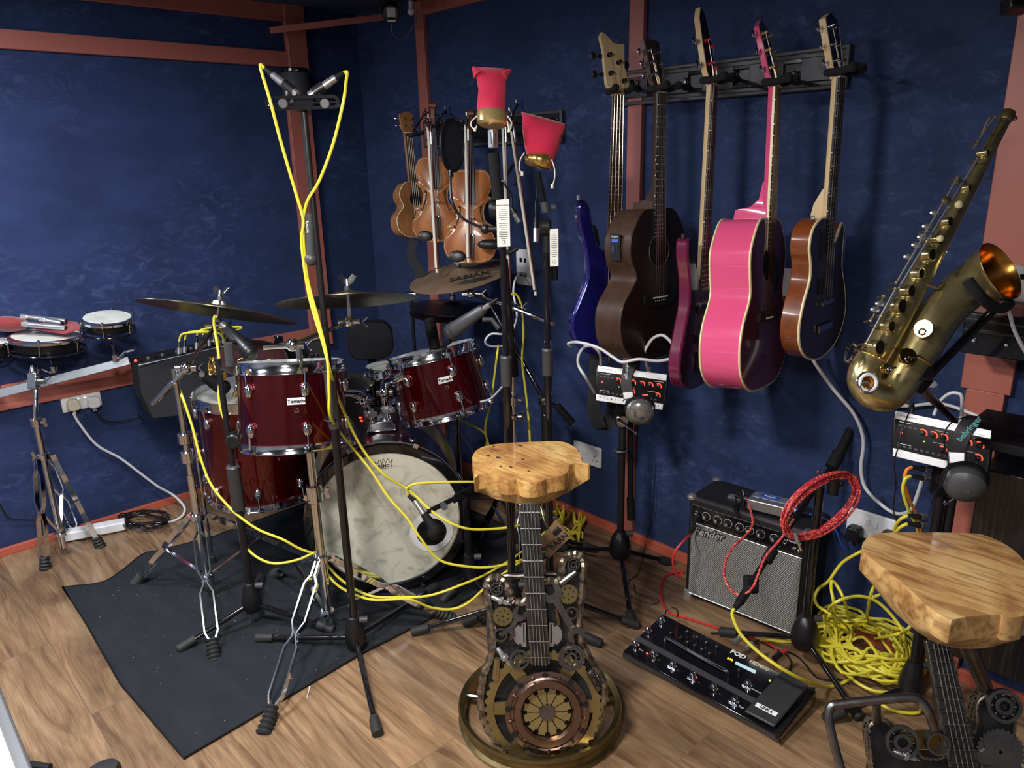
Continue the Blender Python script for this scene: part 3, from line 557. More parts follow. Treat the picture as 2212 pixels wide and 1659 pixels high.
for px in (613,703): p=vp(px,224,so,.018); part('thumb_screw',B().lathe([(.006,-.016),(.0125,-.008),(.0125,.006),(.011,.008)],p,-HF,16),'grey_dark',q)
def pencil(label,tip,tail,x,D,xlr):
    a=at(*tip,D); b=at(*tail,D); d=(b-a).normalized(); L=(b-a).length
    t=thing('pencil_microphone',label,'microphone',a,'silver pencil microphones on the bar')
    part('body',B().tube([a,a.lerp(b,.62)],.0105,14),'silver',t); part('clip',B().tube([a.lerp(b,.12),a.lerp(b,.42)],.0135,12).tube([a.lerp(b,.28),a.lerp(b,.28)-UP*.03],.008,8),'black',t)
    part('connector',B().tube([a.lerp(b,.63),a.lerp(b,.76)],.0098,12),'silver',t); part('connector_boot',B().tube([a.lerp(b,.76),a.lerp(b,1)],[.009,.005],10),'black',t); return b
Do=(bc-CAM).dot(FW)-.0
pencil('silver pencil microphone at left on the bar, pointing down to the right',(643,205),(572,148),0,Do,0)
pencil('silver pencil microphone at right on the bar, pointing down to the left',(668,208),(742,157),0,Do,0)
yl='yellow'
dz=Do-.03
cable('microphone_cable','yellow cable from the left pencil microphone down the tall black stand to the bass drum',[(574,150,Do),(563,140,Do),(566,158,Do-.005),(583,215,dz),(608,310,Do+.01),(640,420,Do+.06),(655,475,Do+.085),(652,530,Do+.11),(668,640,Do+.15),(697,740,Do+.165),(713,800,Do+.18),(735,870,2.24),(780,965,2.36),(830,1025,2.38),(885,1060,2.42),(940,1110,2.4),(1000,1140,2.4),(1060,1143,2.45),(1130,1133,2.5),(1200,1105,2.62)],yl,.0042,'yellow microphone cables')
cable('microphone_cable','yellow cable from the right pencil microphone looping over the bass drum head',[(741,158,Do),(750,156,Do),(748,175,Do-.005),(742,220,dz),(720,310,Do+.01),(690,390,Do+.05),(662,440,Do+.075),(655,500,Do+.10),(664,600,Do+.14),(690,700,Do+.155),(707,775,Do+.165),(711,850,Do+.18),(716,905,Do+.22),(760,965,2.36),(800,1015,2.38),(840,1075,2.38),(880,1120,2.38),(910,1165,2.38),(950,1210,2.4),(1010,1224,2.42),(1060,1225,2.45),(1120,1212,2.5),(1180,1190,2.6)],yl,.0042,'yellow microphone cables')
part('cable_tie',B().torus(vp(713,800,so),Z,.02,.003,16,6),'black',OH); part('cable_tie',B().torus(vp(716,905,so),Z,.02,.003,16,6),'black',OH)
# mic stand A: short black stand at the left of the toms
s1=(1.20,-1.36)
MA=black_stand('short black boom stand left of the front chrome stand',s1,zz(563,1290,s1),[(1.166,-1.591,0),(1.42,-1.20,0),(.95,-1.22,0)],[(.1,zz(520,1010,s1),.0125,'black'),(zz(520,1010,s1),zz(495,775,s1),.009,'black')],G)
grip(MA,s1,zz(533,1100,s1),zz(518,1005,s1),.02)
part('joint',B().lathe([(.02,-.015),(.024,-.01),(.024,.01),(.02,.015)],vp(505,952,s1,.01),HF,16).cyl(vp(505,952,s1)-Z*.02,vp(505,952,s1)+Z*.03,.014,12),'black',MA)
part('boom_joint',B().cyl(vp(496,790,s1),vp(493,740,s1),.013,12),'grey_dark',MA)
part('boom_arm',B().tube([vp(493,742,s1),at(520,735,2.4)],.007,8),'black',MA)
def dyn_mic(label,head,tail,D0,D1,m='black',r=.026,conn=True,group=None,clipto=None):
    a=at(*head,D0); b=at(*tail,D1); t=thing('drum_microphone',label,'microphone',a,group); d=(b-a); L=d.length; d.normalize()
    part('head',B().lathe([(.004,0),(r*.55,.003),(r*.9,.012),(r,.022),(r,.030),(r*.94,.032),(r*.94,.035),(r,.037),(r,.048),(r*.93,.05)],a,d,18),'grey_dark' if m=='grey_mic' else m,t)
    part('body',B().lathe([(r*.93,.05),(r*.9,.06),(r*.62,L*.70),(r*.5,L*.72),(r*.5,L*.74)],a,d,18),m,t)
    part('connector',B().tube([a+d*L*.74,a+d*L*.86],.0098,12),'silver',t); part('connector_boot',B().tube([a+d*L*.86,b],[.009,.0055],10),'black',t); return b
dyn_mic('black microphone pointing down at the left rack tom under the edge-on cymbal',(548,772),(470,688),2.32,2.40)
dyn_mic('dark microphone pointing down at the floor tom head',(495,845),(420,800),2.68,2.62,'black_matte',.027)
dyn_mic('large grey microphone above the right rack tom',(965,724),(1076,645),2.58,2.44,'grey_mic',.029)
t=thing('drum_microphone','small black microphone clipped upright on the right rack tom rim','microphone',at(943,765,2.62))
part('clamp',B().box(at(940,768,2.6),(.022,.022,.05)),'chrome',t,.003); part('body',B().tube([at(940,755,2.6),at(928,690,2.62)],.02,14).sph(at(936,705,2.58),.011,8).sph(at(934,722,2.58),.011,8),'black_matte',t)
part('swivel_arm',B().tube([at(945,758,2.6),at(975,735,2.58)],.008,8),'black_matte',t)
cable('microphone_cable','yellow cable hanging from the microphone under the edge-on cymbal down the short black stand',[(471,689,2.4),(464,682,2.4),(462,700,2.39),(470,750,2.37),(475,800,2.36),(473,860,2.36),(482,900,2.37),(499,938,2.39)],yl,.0042,'yellow microphone cables')
cable('microphone_cable','yellow cable hanging from the floor tom microphone past the left chrome stand',[(420,800,2.62),(385,798,2.6),(378,815,2.55),(395,860,2.5),(415,920,2.5),(432,985,2.5),(455,1045,2.5),(490,1090,2.45),(520,1118,2.42),(560,1145,2.42),(610,1165,2.42),(645,1184,2.44),(675,1195,2.46)],yl,.0042,'yellow microphone cables')
cable('microphone_cable','yellow cable looping from the short black stand to the front chrome stand',[(515,1095,2.6),(514,1130,2.56),(525,1170,2.5),(550,1200,2.46),(590,1217,2.45),(640,1210,2.45),(680,1193,2.46)],yl,.0042,'yellow microphone cables')
cable('microphone_cable','yellow cable running low around the bottom of the bass drum, upper of the pair',[(700,1213,2.5),(740,1255,2.5),(800,1287,2.44),(870,1290,2.42),(930,1286,2.4),(1000,1262,2.42),(1060,1235,2.5),(1130,1190,2.66),(1210,1120,2.9)],yl,.0042,'yellow microphone cables')
cable('microphone_cable','yellow cable running low around the bottom of the bass drum and over the stand foot',[(690,1215,2.5),(730,1265,2.48),(800,1295,2.42),(880,1294,2.4),(930,1312,2.44),(975,1316,2.46),(1010,1303,2.46),(1050,1268,2.46),(1100,1230,2.5),(1160,1190,2.6)],yl,.0042,'yellow microphone cables')
# kick microphone on its short stand
t=thing('kick_microphone','black egg shaped microphone in front of the bass drum port','microphone',at(938,1150,2.42))
a=at(940,1150,2.40); part('head',B().sph(a,.026,18,(1,1,1.15)).torus(a+UP*.0,-FW*.6-UP*.8,.027,.0022).torus(a-UP*.01,-FW*.6-UP*.8,.023,.002).torus(a-UP*.02,-FW*.6-UP*.8,.026,.002),'black_matte',t)
part('body',B().tube([a+UP*.01,at(915,1110,2.41)],[.019,.011],14),'black_matte',t); part('connector',B().tube([at(915,1110,2.41),at(896,1082,2.42)],.0095,12),'silver',t); part('connector_boot',B().tube([at(896,1082,2.42),at(882,1070,2.42)],[.009,.006],10),'black',t)
ks=(1.53,-.68); kt=at(1022,1060,2.55); ksx=at(1008,1105,2.62); ks=(ksx.x,ksx.y)
KS=black_stand('low black boom stand at the right edge of the bass drum holding the kick microphone',ks,.10,[(ks[0]+.18,ks[1]-.02,0),(ks[0]-.05,ks[1]+.17,0),(ks[0]-.02,ks[1]-.10,0)],[(.12,kt.z-.03,.0125,'black_matte')],G,hubr=.025)
part('boom_arm',B().tube([at(925,1105,2.40),at(1060,1038,2.62)],.0085,12),'black_gloss',KS); part('boom_clamp',B().box(at(1000,1068,2.52),(.09,.03,.03),(( at(1060,1038,2.62)-at(925,1105,2.40)).normalized(),UP,FW)),'black_matte',KS,.004)
part('clip_knob',B().cyl(at(958,1092,2.42),at(960,1095,2.38),.011,12),'grey_dark',KS)
cable('microphone_cable','yellow cable from the kick microphone arching right behind the wooden seat',[(882,1070,2.42),(879,1055,2.41),(900,1045,2.4),(950,1042,2.42),(1010,1041,2.45),(1070,1042,2.5),(1110,1050,2.55)],yl,.0042,'yellow microphone cables')
# velvet covered mics on tagged stands
s2=(1.857,-.771)
M1=black_stand('black stand with a large white tag, holding the upright red velvet covered microphone',s2,zz(1110,1290,s2),[(1.637,-1.004,0),(1.72,-.85,0),(2.097,-.63,0)],[(.1,zz(1093,828,s2),.0125,'black_gloss'),(zz(1093,828,s2),zz(1080,440,s2),.0095,'black_gloss')],G)
grip(M1,s2,zz(1093,833,s2),zz(1087,768,s2),.017)
part('joint',B().lathe([(.02,-.02),(.026,-.012),(.026,.012),(.02,.02)],vp(1072,452,s2),HR,18).cyl(vp(1080,470,s2),vp(1078,430,s2),.013,12),'black',M1)
part('boom_arm',B().tube([vp(1066,330,s2,.02),vp(1070,385,s2,.02),vp(1075,430,s2,.02)],.015,14),'foam',M1); part('boom_tail',B().tube([vp(1090,560,s2,-.06),vp(1108,770,s2,-.06)],.010,12),'black_gloss',M1); part('boom_weight',B().tube([vp(1107,765,s2,-.06),vp(1110,812,s2,-.06)],.015,14),'black_matte',M1)
part('hose_clamp',B().cyl(vp(1045,495,s2),vp(1080,495,s2),.009,10).sph(vp(1048,495,s2),.014,10),'black',M1)
c=vp(1087,482,s2,.03); TG=part('paper_tag',B().box(c,(.036,.0008,.128),(HR+Z*.02,HF,Z)),'paper',M1)
text('CERTIFICATE OF INSPECTION',c-HF*.0008+Z*.048,HR,Z,.0022,'ink',TG)
for k in range(16):
    if k!=6: part('print_line',B().box(c-HF*.0007+Z*(.036-.0052*k),(.024 if k%5 else .014,.0004,.0014),(HR,HF,Z)),'grey_dark',TG)
part('leaf_logo',B().torus(c-HF*.0008-Z*.052,HF,.0055,.0004,16,4).tube([c-HF*.001-Z*.056,c-HF*.001-Z*.048+HR*.002],.0008,5),'black',TG)
t=thing('condenser_microphone','silver microphone body hanging below the taller red velvet cover','microphone',vp(1066,300,s2))
part('body',B().box(vp(1065,300,s2),(.022,.022,.05)),'silver',t,.004); part('label_plate',B().box(vp(1065,298,s2,.0115),(.012,.001,.03),(HR,HF,Z)),'black',t)
# velvet covers
def sack(label,prof,D,ears,m='velvet_pink',group='red velvet microphone covers'):
    rings=[]; 
    for (xa,ya),(xb,yb),dep in prof:
        a=at(xa,ya,D); b=at(xb,yb,D); c=(a+b)/2; u=(b-a)/2; w=-FW*(u.length*dep); rings.append([c+u*math.cos(2*math.pi*k/20)*(1+.03*math.sin(k*2.3+ya))+w*math.sin(2*math.pi*k/20) for k in range(20)])
    t=thing('velvet_cover',label,'microphone cover',(at(*prof[-1][0],D)+at(*prof[-1][1],D))/2,group)
    return t,rings
D_=(vp(1063,250,s2)-CAM).dot(FW)
t,r=sack('red velvet pouch with two pointed ears and a smooth gold band',[((1024,146),(1102,150),.12),((1030,168),(1094,168),.35),((1033,195),(1094,195),.6),((1031,225),(1093,225),.75),((1032,242),(1094,243),.8)],D_,0)
for (ex,ey),s in (((1023,144),0),((1101,150),1)):
    pass
part('pouch',B().loft(r),'velvet_pink',t,ang=80)
part('ear',B().tube([at(1034,162,D_),at(1022,145,D_)],[.016,.004],10),'velvet_pink',t); part('ear',B().tube([at(1088,165,D_),at(1103,151,D_)],[.014,.004],10),'velvet_pink',t)
_,r=sack,0
rr_=[]
for (xa,ya),(xb,yb),dep in [((1031,241),(1095,242),.8),((1029,246),(1098,248),.8),((1030,265),(1097,268),.85),((1036,270),(1092,273),.8)]:
    a=at(xa,ya,D_); b=at(xb,yb,D_); c=(a+b)/2; u=(b-a)/2; w=-FW*(u.length*dep); rr_.append([c+u*math.cos(2*math.pi*k/24)+w*math.sin(2*math.pi*k/24) for k in range(24)])
part('gold_band',B().loft(rr_),'gold',t)
for s,pts in ((0,[(1031,250),(1019,262),(1018,272),(1026,280),(1030,272)]),(1,[(1096,250),(1104,262),(1104,275),(1100,282),(1096,262)])):
    part('drawstring',B().tube(cr([at(x,y,D_-.04) for x,y in pts]),.0018,6).cyl(at(pts[3][0],pts[3][1]-3,D_-.04),at(pts[3][0],pts[3][1]+4,D_-.04),.004,8),'hair',t)
s3=(1.916,-.656)
M2=black_stand('black stand holding the tilted red velvet covered microphone, right of the wall socket',s3,zz(1188,1270,s3),[(2.122,-.47,0),(1.75,-.80,0),(1.80,-.50,0)],[(.1,zz(1187,810,s3),.0125,'black_gloss'),(zz(1187,810,s3),zz(1184,540,s3),.0095,'black_gloss')],G)
grip(M2,s3,zz(1187,810,s3),zz(1186,752,s3),.0165)
part('joint',B().lathe([(.018,-.016),(.024,-.01),(.024,.01),(.018,.016)],vp(1178,490,s3,.01),HR,18).cyl(vp(1182,545,s3),vp(1181,480,s3),.014,12),'black',M2)
part('boom_arm',B().tube([vp(1162,372,s3),vp(1178,450,s3)],.0085,12),'black_gloss',M2); part('arm_end',B().tube([vp(1176,436,s3),vp(1180,458,s3)],.013,12).cyl(vp(1190,448,s3,.012),vp(1200,448,s3,.012),.008,10),'grey_dark',M2); part('tail',B().tube([vp(1195,560,s3,-.03),vp(1197,605,s3,-.03)],.012,12),'black_matte',M2)
c=vp(1197,535,s3,.03); TG=part('paper_tag',B().box(c,(.024,.0008,.105),(HR+Z*.05,HF,Z)),'paper',M2)
for k in range(13): part('print_line',B().box(c-HF*.0007+Z*(.038-.0052*k),(.016 if k%4 else .010,.0004,.0013),(HR,HF,Z)),'grey_dark',TG)
part('leaf_logo',B().torus(c-HF*.0008-Z*.040,HF,.0045,.0004,16,4),'black',TG)
D_=(vp(1165,320,s3)-CAM).dot(FW)
t,r=sack('tilted red velvet pouch with ruffled gold hem',[((1127,242),(1222,268),.06),((1127,252),(1221,276),.3),((1129,285),(1213,298),.6),((1133,315),(1205,325),.65),((1138,340),(1196,348),.6)],D_,0)
part('pouch',B().loft(r),'velvet_pink',t,ang=80)
rr_=[]
for i,((xa,ya),(xb,yb)) in enumerate([((1140,331),(1196,342)),((1133,341),(1194,352)),((1136,352),(1186,366))]):
    a=at(xa,ya,D_); b=at(xb,yb,D_); c=(a+b)/2; u=(b-a)/2; w=-FW*(u.length*.7); rr_.append([c+(u*math.cos(2*math.pi*k/36)+w*math.sin(2*math.pi*k/36))*(1+.12*i/2*(k%3-1)) for k in range(36)])
part('gold_hem',B().loft(rr_),'gold_cloth',t,ang=80)
for pts in ([(1133,330),(1124,345),(1122,365),(1128,375)],[(1192,345),(1198,365),(1198,385),(1193,402)]): part('drawstring',B().tube(cr([at(x,y,D_-.03) for x,y in pts]),.0018,6).cyl(at(pts[-1][0],pts[-1][1]-4,D_-.03),at(pts[-1][0],pts[-1][1]+5,D_-.03),.004,8),'hair',t)
def xlrplug(label,a,b,Da):
    A_=at(*a,Da);B_=at(*b,Da); t=thing('cable_plug',label,'plug',A_); part('shell',B().tube([A_.lerp(B_,.45),B_],.0095,12),'silver',t); part('boot',B().tube([A_,A_.lerp(B_,.48)],[.005,.0095],10),'black',t); return A_
xlrplug('silver plug hanging loose beside the white tag',(1104,448),(1123,480),2.2)
xlrplug('silver plug hanging straight down left of the second stand',(1158,470),(1158,523),2.25)
cable('microphone_cable','black cable looping from the taller velvet cover down to its loose plug',[(1070,385,2.2),(1088,392,2.18),(1092,402,2.18),(1104,420,2.2),(1105,449,2.2)],'black',.003,'black hanging cables')
cable('microphone_cable','black cable hanging from the tilted velvet cover down to its plug',[(1166,375,2.27),(1162,400,2.26),(1158,440,2.25),(1158,470,2.25)],'black',.003,'black hanging cables')
# pop filter
pf=at(977,315,2.25); nn=(HR*.92-HF*.38).normalized()
t=thing('pop_filter','round black pop filter on a gooseneck in front of the violins','pop filter',pf)
x_,y_,z_=frm(nn); part('rim',B().torus(pf,nn,.074,.005,40,8),'black',t); part('screen',B().lathe([(.072,-.001),(.072,.001)],pf,nn,40),'screen',t)
part('gooseneck',B().tube(cr([at(974,372,2.24),at(973,400,2.23),at(978,440,2.22),at(1000,472,2.22),(vp(1046,494,s2))]),.0042,8),'black',t); part('bracket',B().cyl(at(974,366,2.24),at(974,382,2.24),.008,10),'black_gloss',t)
# background black boom stand (diagonal arm behind the second tagged stand)
q=at(1176,865,2.78); s4=(q.x,q.y)
t=black_stand('black boom stand with diagonal arm behind the second tagged stand',s4,.11,[(s4[0]-.18,s4[1]-.02,0),(s4[0]+.12,s4[1]+.14,0),(s4[0]+.03,s4[1]-.16,0)],[(.12,q.z,.0125,'black')],G)
part('boom_arm',B().tube([at(1045,628,2.95),at(1083,700,2.9),q,at(1205,880,2.78)],.009,12),'black_gloss',t); part('counter_grip',B().tube([at(1203,876,2.76),at(1238,915,2.76)],.014,12),'black_matte',t); part('joint',B().lathe([(.018,-.02),(.026,-.012),(.026,.012),(.018,.02)],q,HR,16),'chrome_dark',t)
part('mic_clip',B().tube([at(1042,690,2.7),at(1062,690,2.7),at(1078,710,2.7)],.010,10),'grey_dark',t)
# far-left background stand behind cymbals
q=at(888,635,3.3); t=black_stand('slim black stand behind the black seat back',(q.x,q.y),.11,[(q.x-.14,q.y-.05,0),(q.x+.14,q.y+.02,0),(q.x,q.y-.15,0)],[(.12,q.z,.008,'black')],G); part('knob',B().cyl(q-HR*.02,q+HR*.02,.01,10),'chrome_dark',t)
cable('microphone_cable','yellow cable hanging down the wall right of the tagged stand',[(1097,638,2.7),(1115,636,2.72),(1127,665,2.74),(1131,720,2.76),(1128,780,2.78),(1136,850,2.8),(1143,920,2.82),(1146,990,2.85),(1150,1080,2.9),(1170,1110,2.9)],yl,.0042,'yellow microphone cables')
cable('microphone_cable','short yellow cable hanging behind the right rack tom',[(1077,745,2.75),(1072,780,2.75),(1067,820,2.78),(1060,870,2.8),(1052,900,2.82),(1048,930,2.84),(1055,960,2.86)],yl,.004,'yellow microphone cables')
cable('microphone_cable','yellow cable sagging behind the hi-hat stand legs',[(990,905,3.0),(1010,915,3.0),(1040,930,3.0),(1052,950,3.0),(1045,985,3.0),(1050,1040,3.0)],yl,.004,'yellow microphone cables')
# ---------------------------------------------------------------- wall guitars
def gframe(q):
    x,y,z,th,a,b,k=q; n=V((math.cos(th),math.sin(th),0)); w=V((-n.y,n.x,0)); u=(Z+w*a+n*b).normalized(); n=(n-u*n.dot(u)).normalized(); w=u.cross(n)
    w=-w if w.dot(V((-math.sin(th),math.cos(th),0)))<0 else w
    return M(((w.x*k,n.x*k,u.x*k,x),(w.y*k,n.y*k,u.y*k,y),(w.z*k,n.z*k,u.z*k,z),(0,0,0,1)))
def bodyout(pts,n=5):
    R=cr([V((w,0,z)) for w,z in pts],n); return [V((p.x,0,p.z)) for p in R]+[V((-p.x,0,p.z)) for p in R[::-1][1:-1]]
def acoustic_out(z0,L,up,wa,lo): return bodyout([(0.0,z0),(up*.55,z0-.006*L/.5),(up*.92,z0-.07*L/.5),(up,z0-.115*L/.5),(up*.96,z0-.16*L/.5),(wa,z0-.22*L/.5),(lo*.93,z0-.30*L/.5),(lo,z0-.37*L/.5),(lo*.9,z0-.44*L/.5),(lo*.55,z0-.49*L/.5),(0,z0-L)])
def off(poly,d):
    n=len(poly); o=[]
    for i in range(n):
        a,b=poly[i-1],poly[(i+1)%n]; t=(b-a).normalized(); o.append(poly[i]+V((t.z,0,-t.x))*d)
    return o
def tuner(t,x,y,z,side,m='chrome',s=1,mk='chrome'):
    q=part('tuning_machine',B().cyl((x,.0+y,z),(x,y+.018*s,z),.0042*s,10).box((x+side*.004,y-.008,z),(.012,.008,.014)),m,t,local=True)
    part('tuning_key',B().cyl((x,y-.012,z),(x+side*.02*s,y-.012,z),.0022,8).sph((x+side*.03*s,y-.012,z),.009*s,10,(.9,.45,1.1)),mk,q,local=True)
def neck(t,L,scale,w0,w1,jz,mneck,mboard,nfr,th=.021,binding=None,strings=4,str_end=None,fz=0):
    # L fingerboard length, jz neck end
    part('neck',B().loft([[V((s*w,y,z)) for s,y in ((-1,0),(-.8,-th*.7),(0,-th),(.8,-th*.7),(1,0))] for w,z in ((w0/2,0.0),(w0/2,-.02),((w0+(w1-w0)*jz/L)/2,-jz))]),mneck,t,local=True,ang=60)
    part('fingerboard',B().loft([[V((s*w/2,y,z)) for s,y in ((-1,0),(1,0),(1,.006),(-1,.006))] for w,z in ((w0,0),(w1,-L))]),mboard,t,local=True)
    if binding:
        part('board_binding',B().loft([[V((s*w/2,y,z)) for s,y in ((-1.02,-.0005),(-.97,-.0005),(-.97,.0065),(-1.02,.0065))] for w,z in ((w0,0),(w1,-L))]).loft([[V((s*w/2,y,z)) for s,y in ((1.02,-.0005),(.97,-.0005),(.97,.0065),(1.02,.0065))] for w,z in ((w0,0),(w1,-L))]),binding,t,local=True)
    for i in range(1,nfr+1):
        z=scale*(1-2**(-i/12))
        if z>L: break
        ww=w0+(w1-w0)*z/L; part('fret',B().box((0,.0065,-z),(ww,.0016,.0022)),'fret',t,local=True)
    part('nut',B().box((0,.006,.002),(w0,.009,.005)),'bone',t,local=True)
    b=B(); dots=B()
    for i in (3,5,7,9,12,15):
        z=(scale*(1-2**(-i/12))+scale*(1-2**(-(i-1)/12)))/2
        if z<L: dots.lathe([(.0028,0),(.0028,.0006)],(0,.006,-z),Y,10); dots.box((-(w0+(w1-w0)*z/L)/2,.003,-z),(.001,.003,.003))
    part('position_dots',dots,'bone',t,local=True)
    for i in range(strings):
        s=-1+2*i/(strings-1); e=str_end or scale
        part('string',B().tube([(s*w0*.40,.009,.004),(s*w1*.46,.012+fz,-e)],.0011 if strings>4 else .0013,5),'string',t,local=True)
def headstock(t,out,y0,ang,th,m,mface,pegs,strings_to,s=1,mt='chrome',mk='chrome',w0=.04,dot=None):
    # tilted back by ang about the nut
    R=M.Rotation(ang,4,'X')
    P=[R@V((x,0,z)) for x,z in out]; h=part('headstock',B().prism([p+R@V((0,.001,0)) for p in P],R@V((0,-th,0))),m,t,local=True,bev=.0015)
    part('head_face',B().prism([p+R@V((0,.0012,0)) for p in [R@V((x*.985,0,z*.99+.0008)) for x,z in out]],R@V((0,.0012,0))),mface,h,local=True)
    for i,(x,z,side) in enumerate(pegs):
        p=R@V((x,.001,z)); d=R@V((0,1,0)); u=R@V((side,0,0))
        q=part('tuning_machine',B().cyl(p,p+d*.016*s,.0038*s,10).lathe([(.007*s,0),(.007*s,.003)],p,d,12),mt,t,local=True)
        kx=p+u*(dot[i] if dot else .03)-d*(.006+th*.5); part('tuning_key',B().cyl(kx-u*.02,kx,.0022,8).sph(kx+u*.008*s,.0095*s,10,(.9,.45,1.15)).box(kx-u*.018,(.01,.01,.012)),mk,q,local=True)
        s0=-1+2*i/(len(pegs)-1); part('string_end',B().tube([(V((strings_to[i],.009,.004))),p+d*.010*s],.0010,5),'string',t,local=True)
    return R
HK='wall hangers of the guitar rack'
GL='guitars hanging on the wall rack'
# 1 dark acoustic
t=thing('acoustic_guitar','dark brown acoustic guitar with a black headstock, second from left on the guitar rack','guitar',Mx=gframe([1.991,-.236,1.676,-.009,.032,-.046,.951]))
o=acoustic_out(-.355,.497,.148,.118,.197); 
part('body',B().prism(o,V((0,-.108,0))),'brown_side',t,.004,local=True,ang=50); part('soundboard',B().prism([p+V((0,.0005,0)) for p in off(o,.0)],V((0,.003,0))),'dark_face',t,.0012,local=True)
part('soundhole',B().lathe([(.05,.0),(.05,.0008)],(0,.0036,-.49),Y,36),'black_matte',t,local=True); part('rosette',B().torus((0,.0036,-.49),Y,.0535,.0009,40,4),'fret',t,local=True)
neck(t,.46,.648,.043,.056,.36,'brown_side','ebony',20,strings=6,fz=0)
part('neck_heel',B().loft([[V((s*.024,y,z)) for s,y in ((-1,-.002),(1,-.002),(.5,-yy),(-.5,-yy))] for z,yy in ((-.28,.02),(-.325,.045),(-.335,.095),(-.358,.1))]),'brown_side',t,local=True)
br=part('bridge',B().prism([V((x,.003,-.648+z)) for x,z in ((-.085,.004),(-.075,.016),(-.04,.010),(0,.012),(.04,.010),(.075,.016),(.085,.004),(.075,-.016),(.03,-.024),(-.03,-.024),(-.075,-.016))],V((0,.008,0))),'ebony',t,local=True)
part('saddle',B().box((0,.012,-.643),(.075,.005,.004)),'bone',br,local=True)
for i in range(6): part('bridge_pin',B().sph((-.026+.0104*i,.012,-.655),.0035,8),'ebony',br,local=True)
pr_=part('preamp',B().box((-.1545,-.055,-.47),(.004,.04,.085)),'black',t,local=True); part('preamp_screen',B().box((-.157,-.055,-.45),(.001,.026,.01)),'led_blue',pr_,local=True)
for i in range(4): part('slider',B().box((-.1575,-.046-.006*i,-.475),(.004,.0025,.022)),'chrome_dark',pr_,local=True)
text('Crafted' if False else 'Cayland',(WM[t]@V((-.1572,-.055,-.437))),(WM[t].to_3x3()@V((0,1,0))),(WM[t].to_3x3()@V((0,0,1))),.006,'ink_w',pr_)
hs=[(-.022,0),(-.022,.01),(-.034,.035),(-.038,.165),(-.02,.168),(0,.166),(.02,.168),(.038,.165),(.034,.035),(.022,.01),(.022,0)]
pg=[(-.024,.055,-1),(-.024,.092,-1),(-.024,.13,-1),(.024,.13,1),(.024,.092,1),(.024,.055,1)]
R=headstock(t,hs,0,math.radians(14),.015,'brown_side','rosewood',pg,[-.016,-.0096,-.0032,.0032,.0096,.016],dot=[.022]*6)
W3=WM[t].to_3x3(); text('Tanglewood',WM[t]@(R@V((.002,.0032,.09))),W3@(R@V((0,0,-1))),W3@(R@V((1,0,0))),.013,'silver',t)
# 2 pink acoustic
t=thing('acoustic_guitar','glossy pink acoustic guitar with cream edging','guitar',Mx=gframe([2.361,-.233,1.664,.16,.085,-.06,.937]))
o=acoustic_out(-.365,.505,.147,.136,.2)
part('body',B().prism(o,V((0,-.12,0))),'pink',t,.003,local=True,ang=50); part('soundboard',B().prism([p+V((0,.0003,0)) for p in off(o,.004)],V((0,.0034,0))),'pink_face',t,local=True)
part('front_binding',B().tube([p+V((0,-.001,0)) for p in off(o,-.0005)],.0038,6,closed=True),'cream',t,local=True); part('back_binding',B().tube([p+V((0,-.119,0)) for p in off(o,-.0005)],.0035,6,closed=True),'cream',t,local=True)
part('soundhole',B().lathe([(.05,.0),(.05,.0008)],(0,.004,-.495),Y,36),'black_matte',t,local=True)
part('pickguard',B().prism([V((x,.0042,-.47+z)) for x,z in ((.045,.0),(.075,-.01),(.09,-.05),(.085,-.10),(.06,-.12),(.03,-.10),(.035,-.06),(.05,-.03))],V((0,.0012,0))),'black_gloss',t,local=True)
neck(t,.46,.648,.043,.056,.37,'pink','rosewood',20,binding='cream',strings=6)
part('neck_heel',B().loft([[V((s*.025,y,z)) for s,y in ((-1,-.001),(1,-.001),(.6,-yy),(-.6,-yy))] for z,yy in ((-.26,.02),(-.31,.03),(-.33,.055),(-.337,.10),(-.366,.105))]),'pink',t,local=True,ang=60)
br=part('bridge',B().box((0,.007,-.65),(.15,.008,.03)),'rosewood',t,.002,local=True)
for i in range(6): part('bridge_pin',B().sph((-.026+.0104*i,.012,-.655),.0035,8),'bone',br,local=True)
hs=[(-.022,0),(-.022,.01),(-.032,.035),(-.036,.17),(-.02,.18),(0,.195),(.02,.18),(.036,.17),(.032,.035),(.022,.01),(.022,0)]
headstock(t,hs,0,math.radians(15),.016,'pink','black_gloss',[(-.022,.05,-1),(-.022,.10,-1),(-.022,.148,-1),(.022,.148,1),(.022,.10,1),(.022,.05,1)],[-.016,-.0096,-.0032,.0032,.0096,.016],mt='gold',dot=[.024]*6)
# 3 sunburst thinline
t=thing('semi_acoustic_guitar','small reddish brown guitar with cream edging and cutaway, rightmost on the guitar rack','guitar',Mx=gframe([2.526,-.221,1.674,.042,-.03,-.014,.872]))
Lz=-.40
ol=cr([V((x,0,z)) for x,z in ((.022,-.478),(.05,-.475),(.085,-.43),(.100,-.425),(.112,-.45),(.11,-.50),(.115,-.56),(.15,-.63),(.172,-.70),(.16,-.76),(.11,-.81),(.03,-.835),(-.03,-.835),(-.11,-.81),(-.16,-.76),(-.172,-.70),(-.15,-.63),(-.118,-.57),(-.118,-.52),(-.135,-.47),(-.12,-.42),(-.07,-.395),(-.022,-.398),(-.022,-.44))],4)
part('body',B().prism(ol,V((0,-.06,0))),'burst_side',t,.003,local=True,ang=50); part('soundboard',B().prism([p+V((0,.0003,0)) for p in ol],V((0,.003,0))),'burst_face',t,local=True); part('front_binding',B().tube(ol,.0045,6,closed=True),'cream',t,local=True)
neck(t,.50,.66,.046,.056,.44,'maple','ebony',21,strings=4)
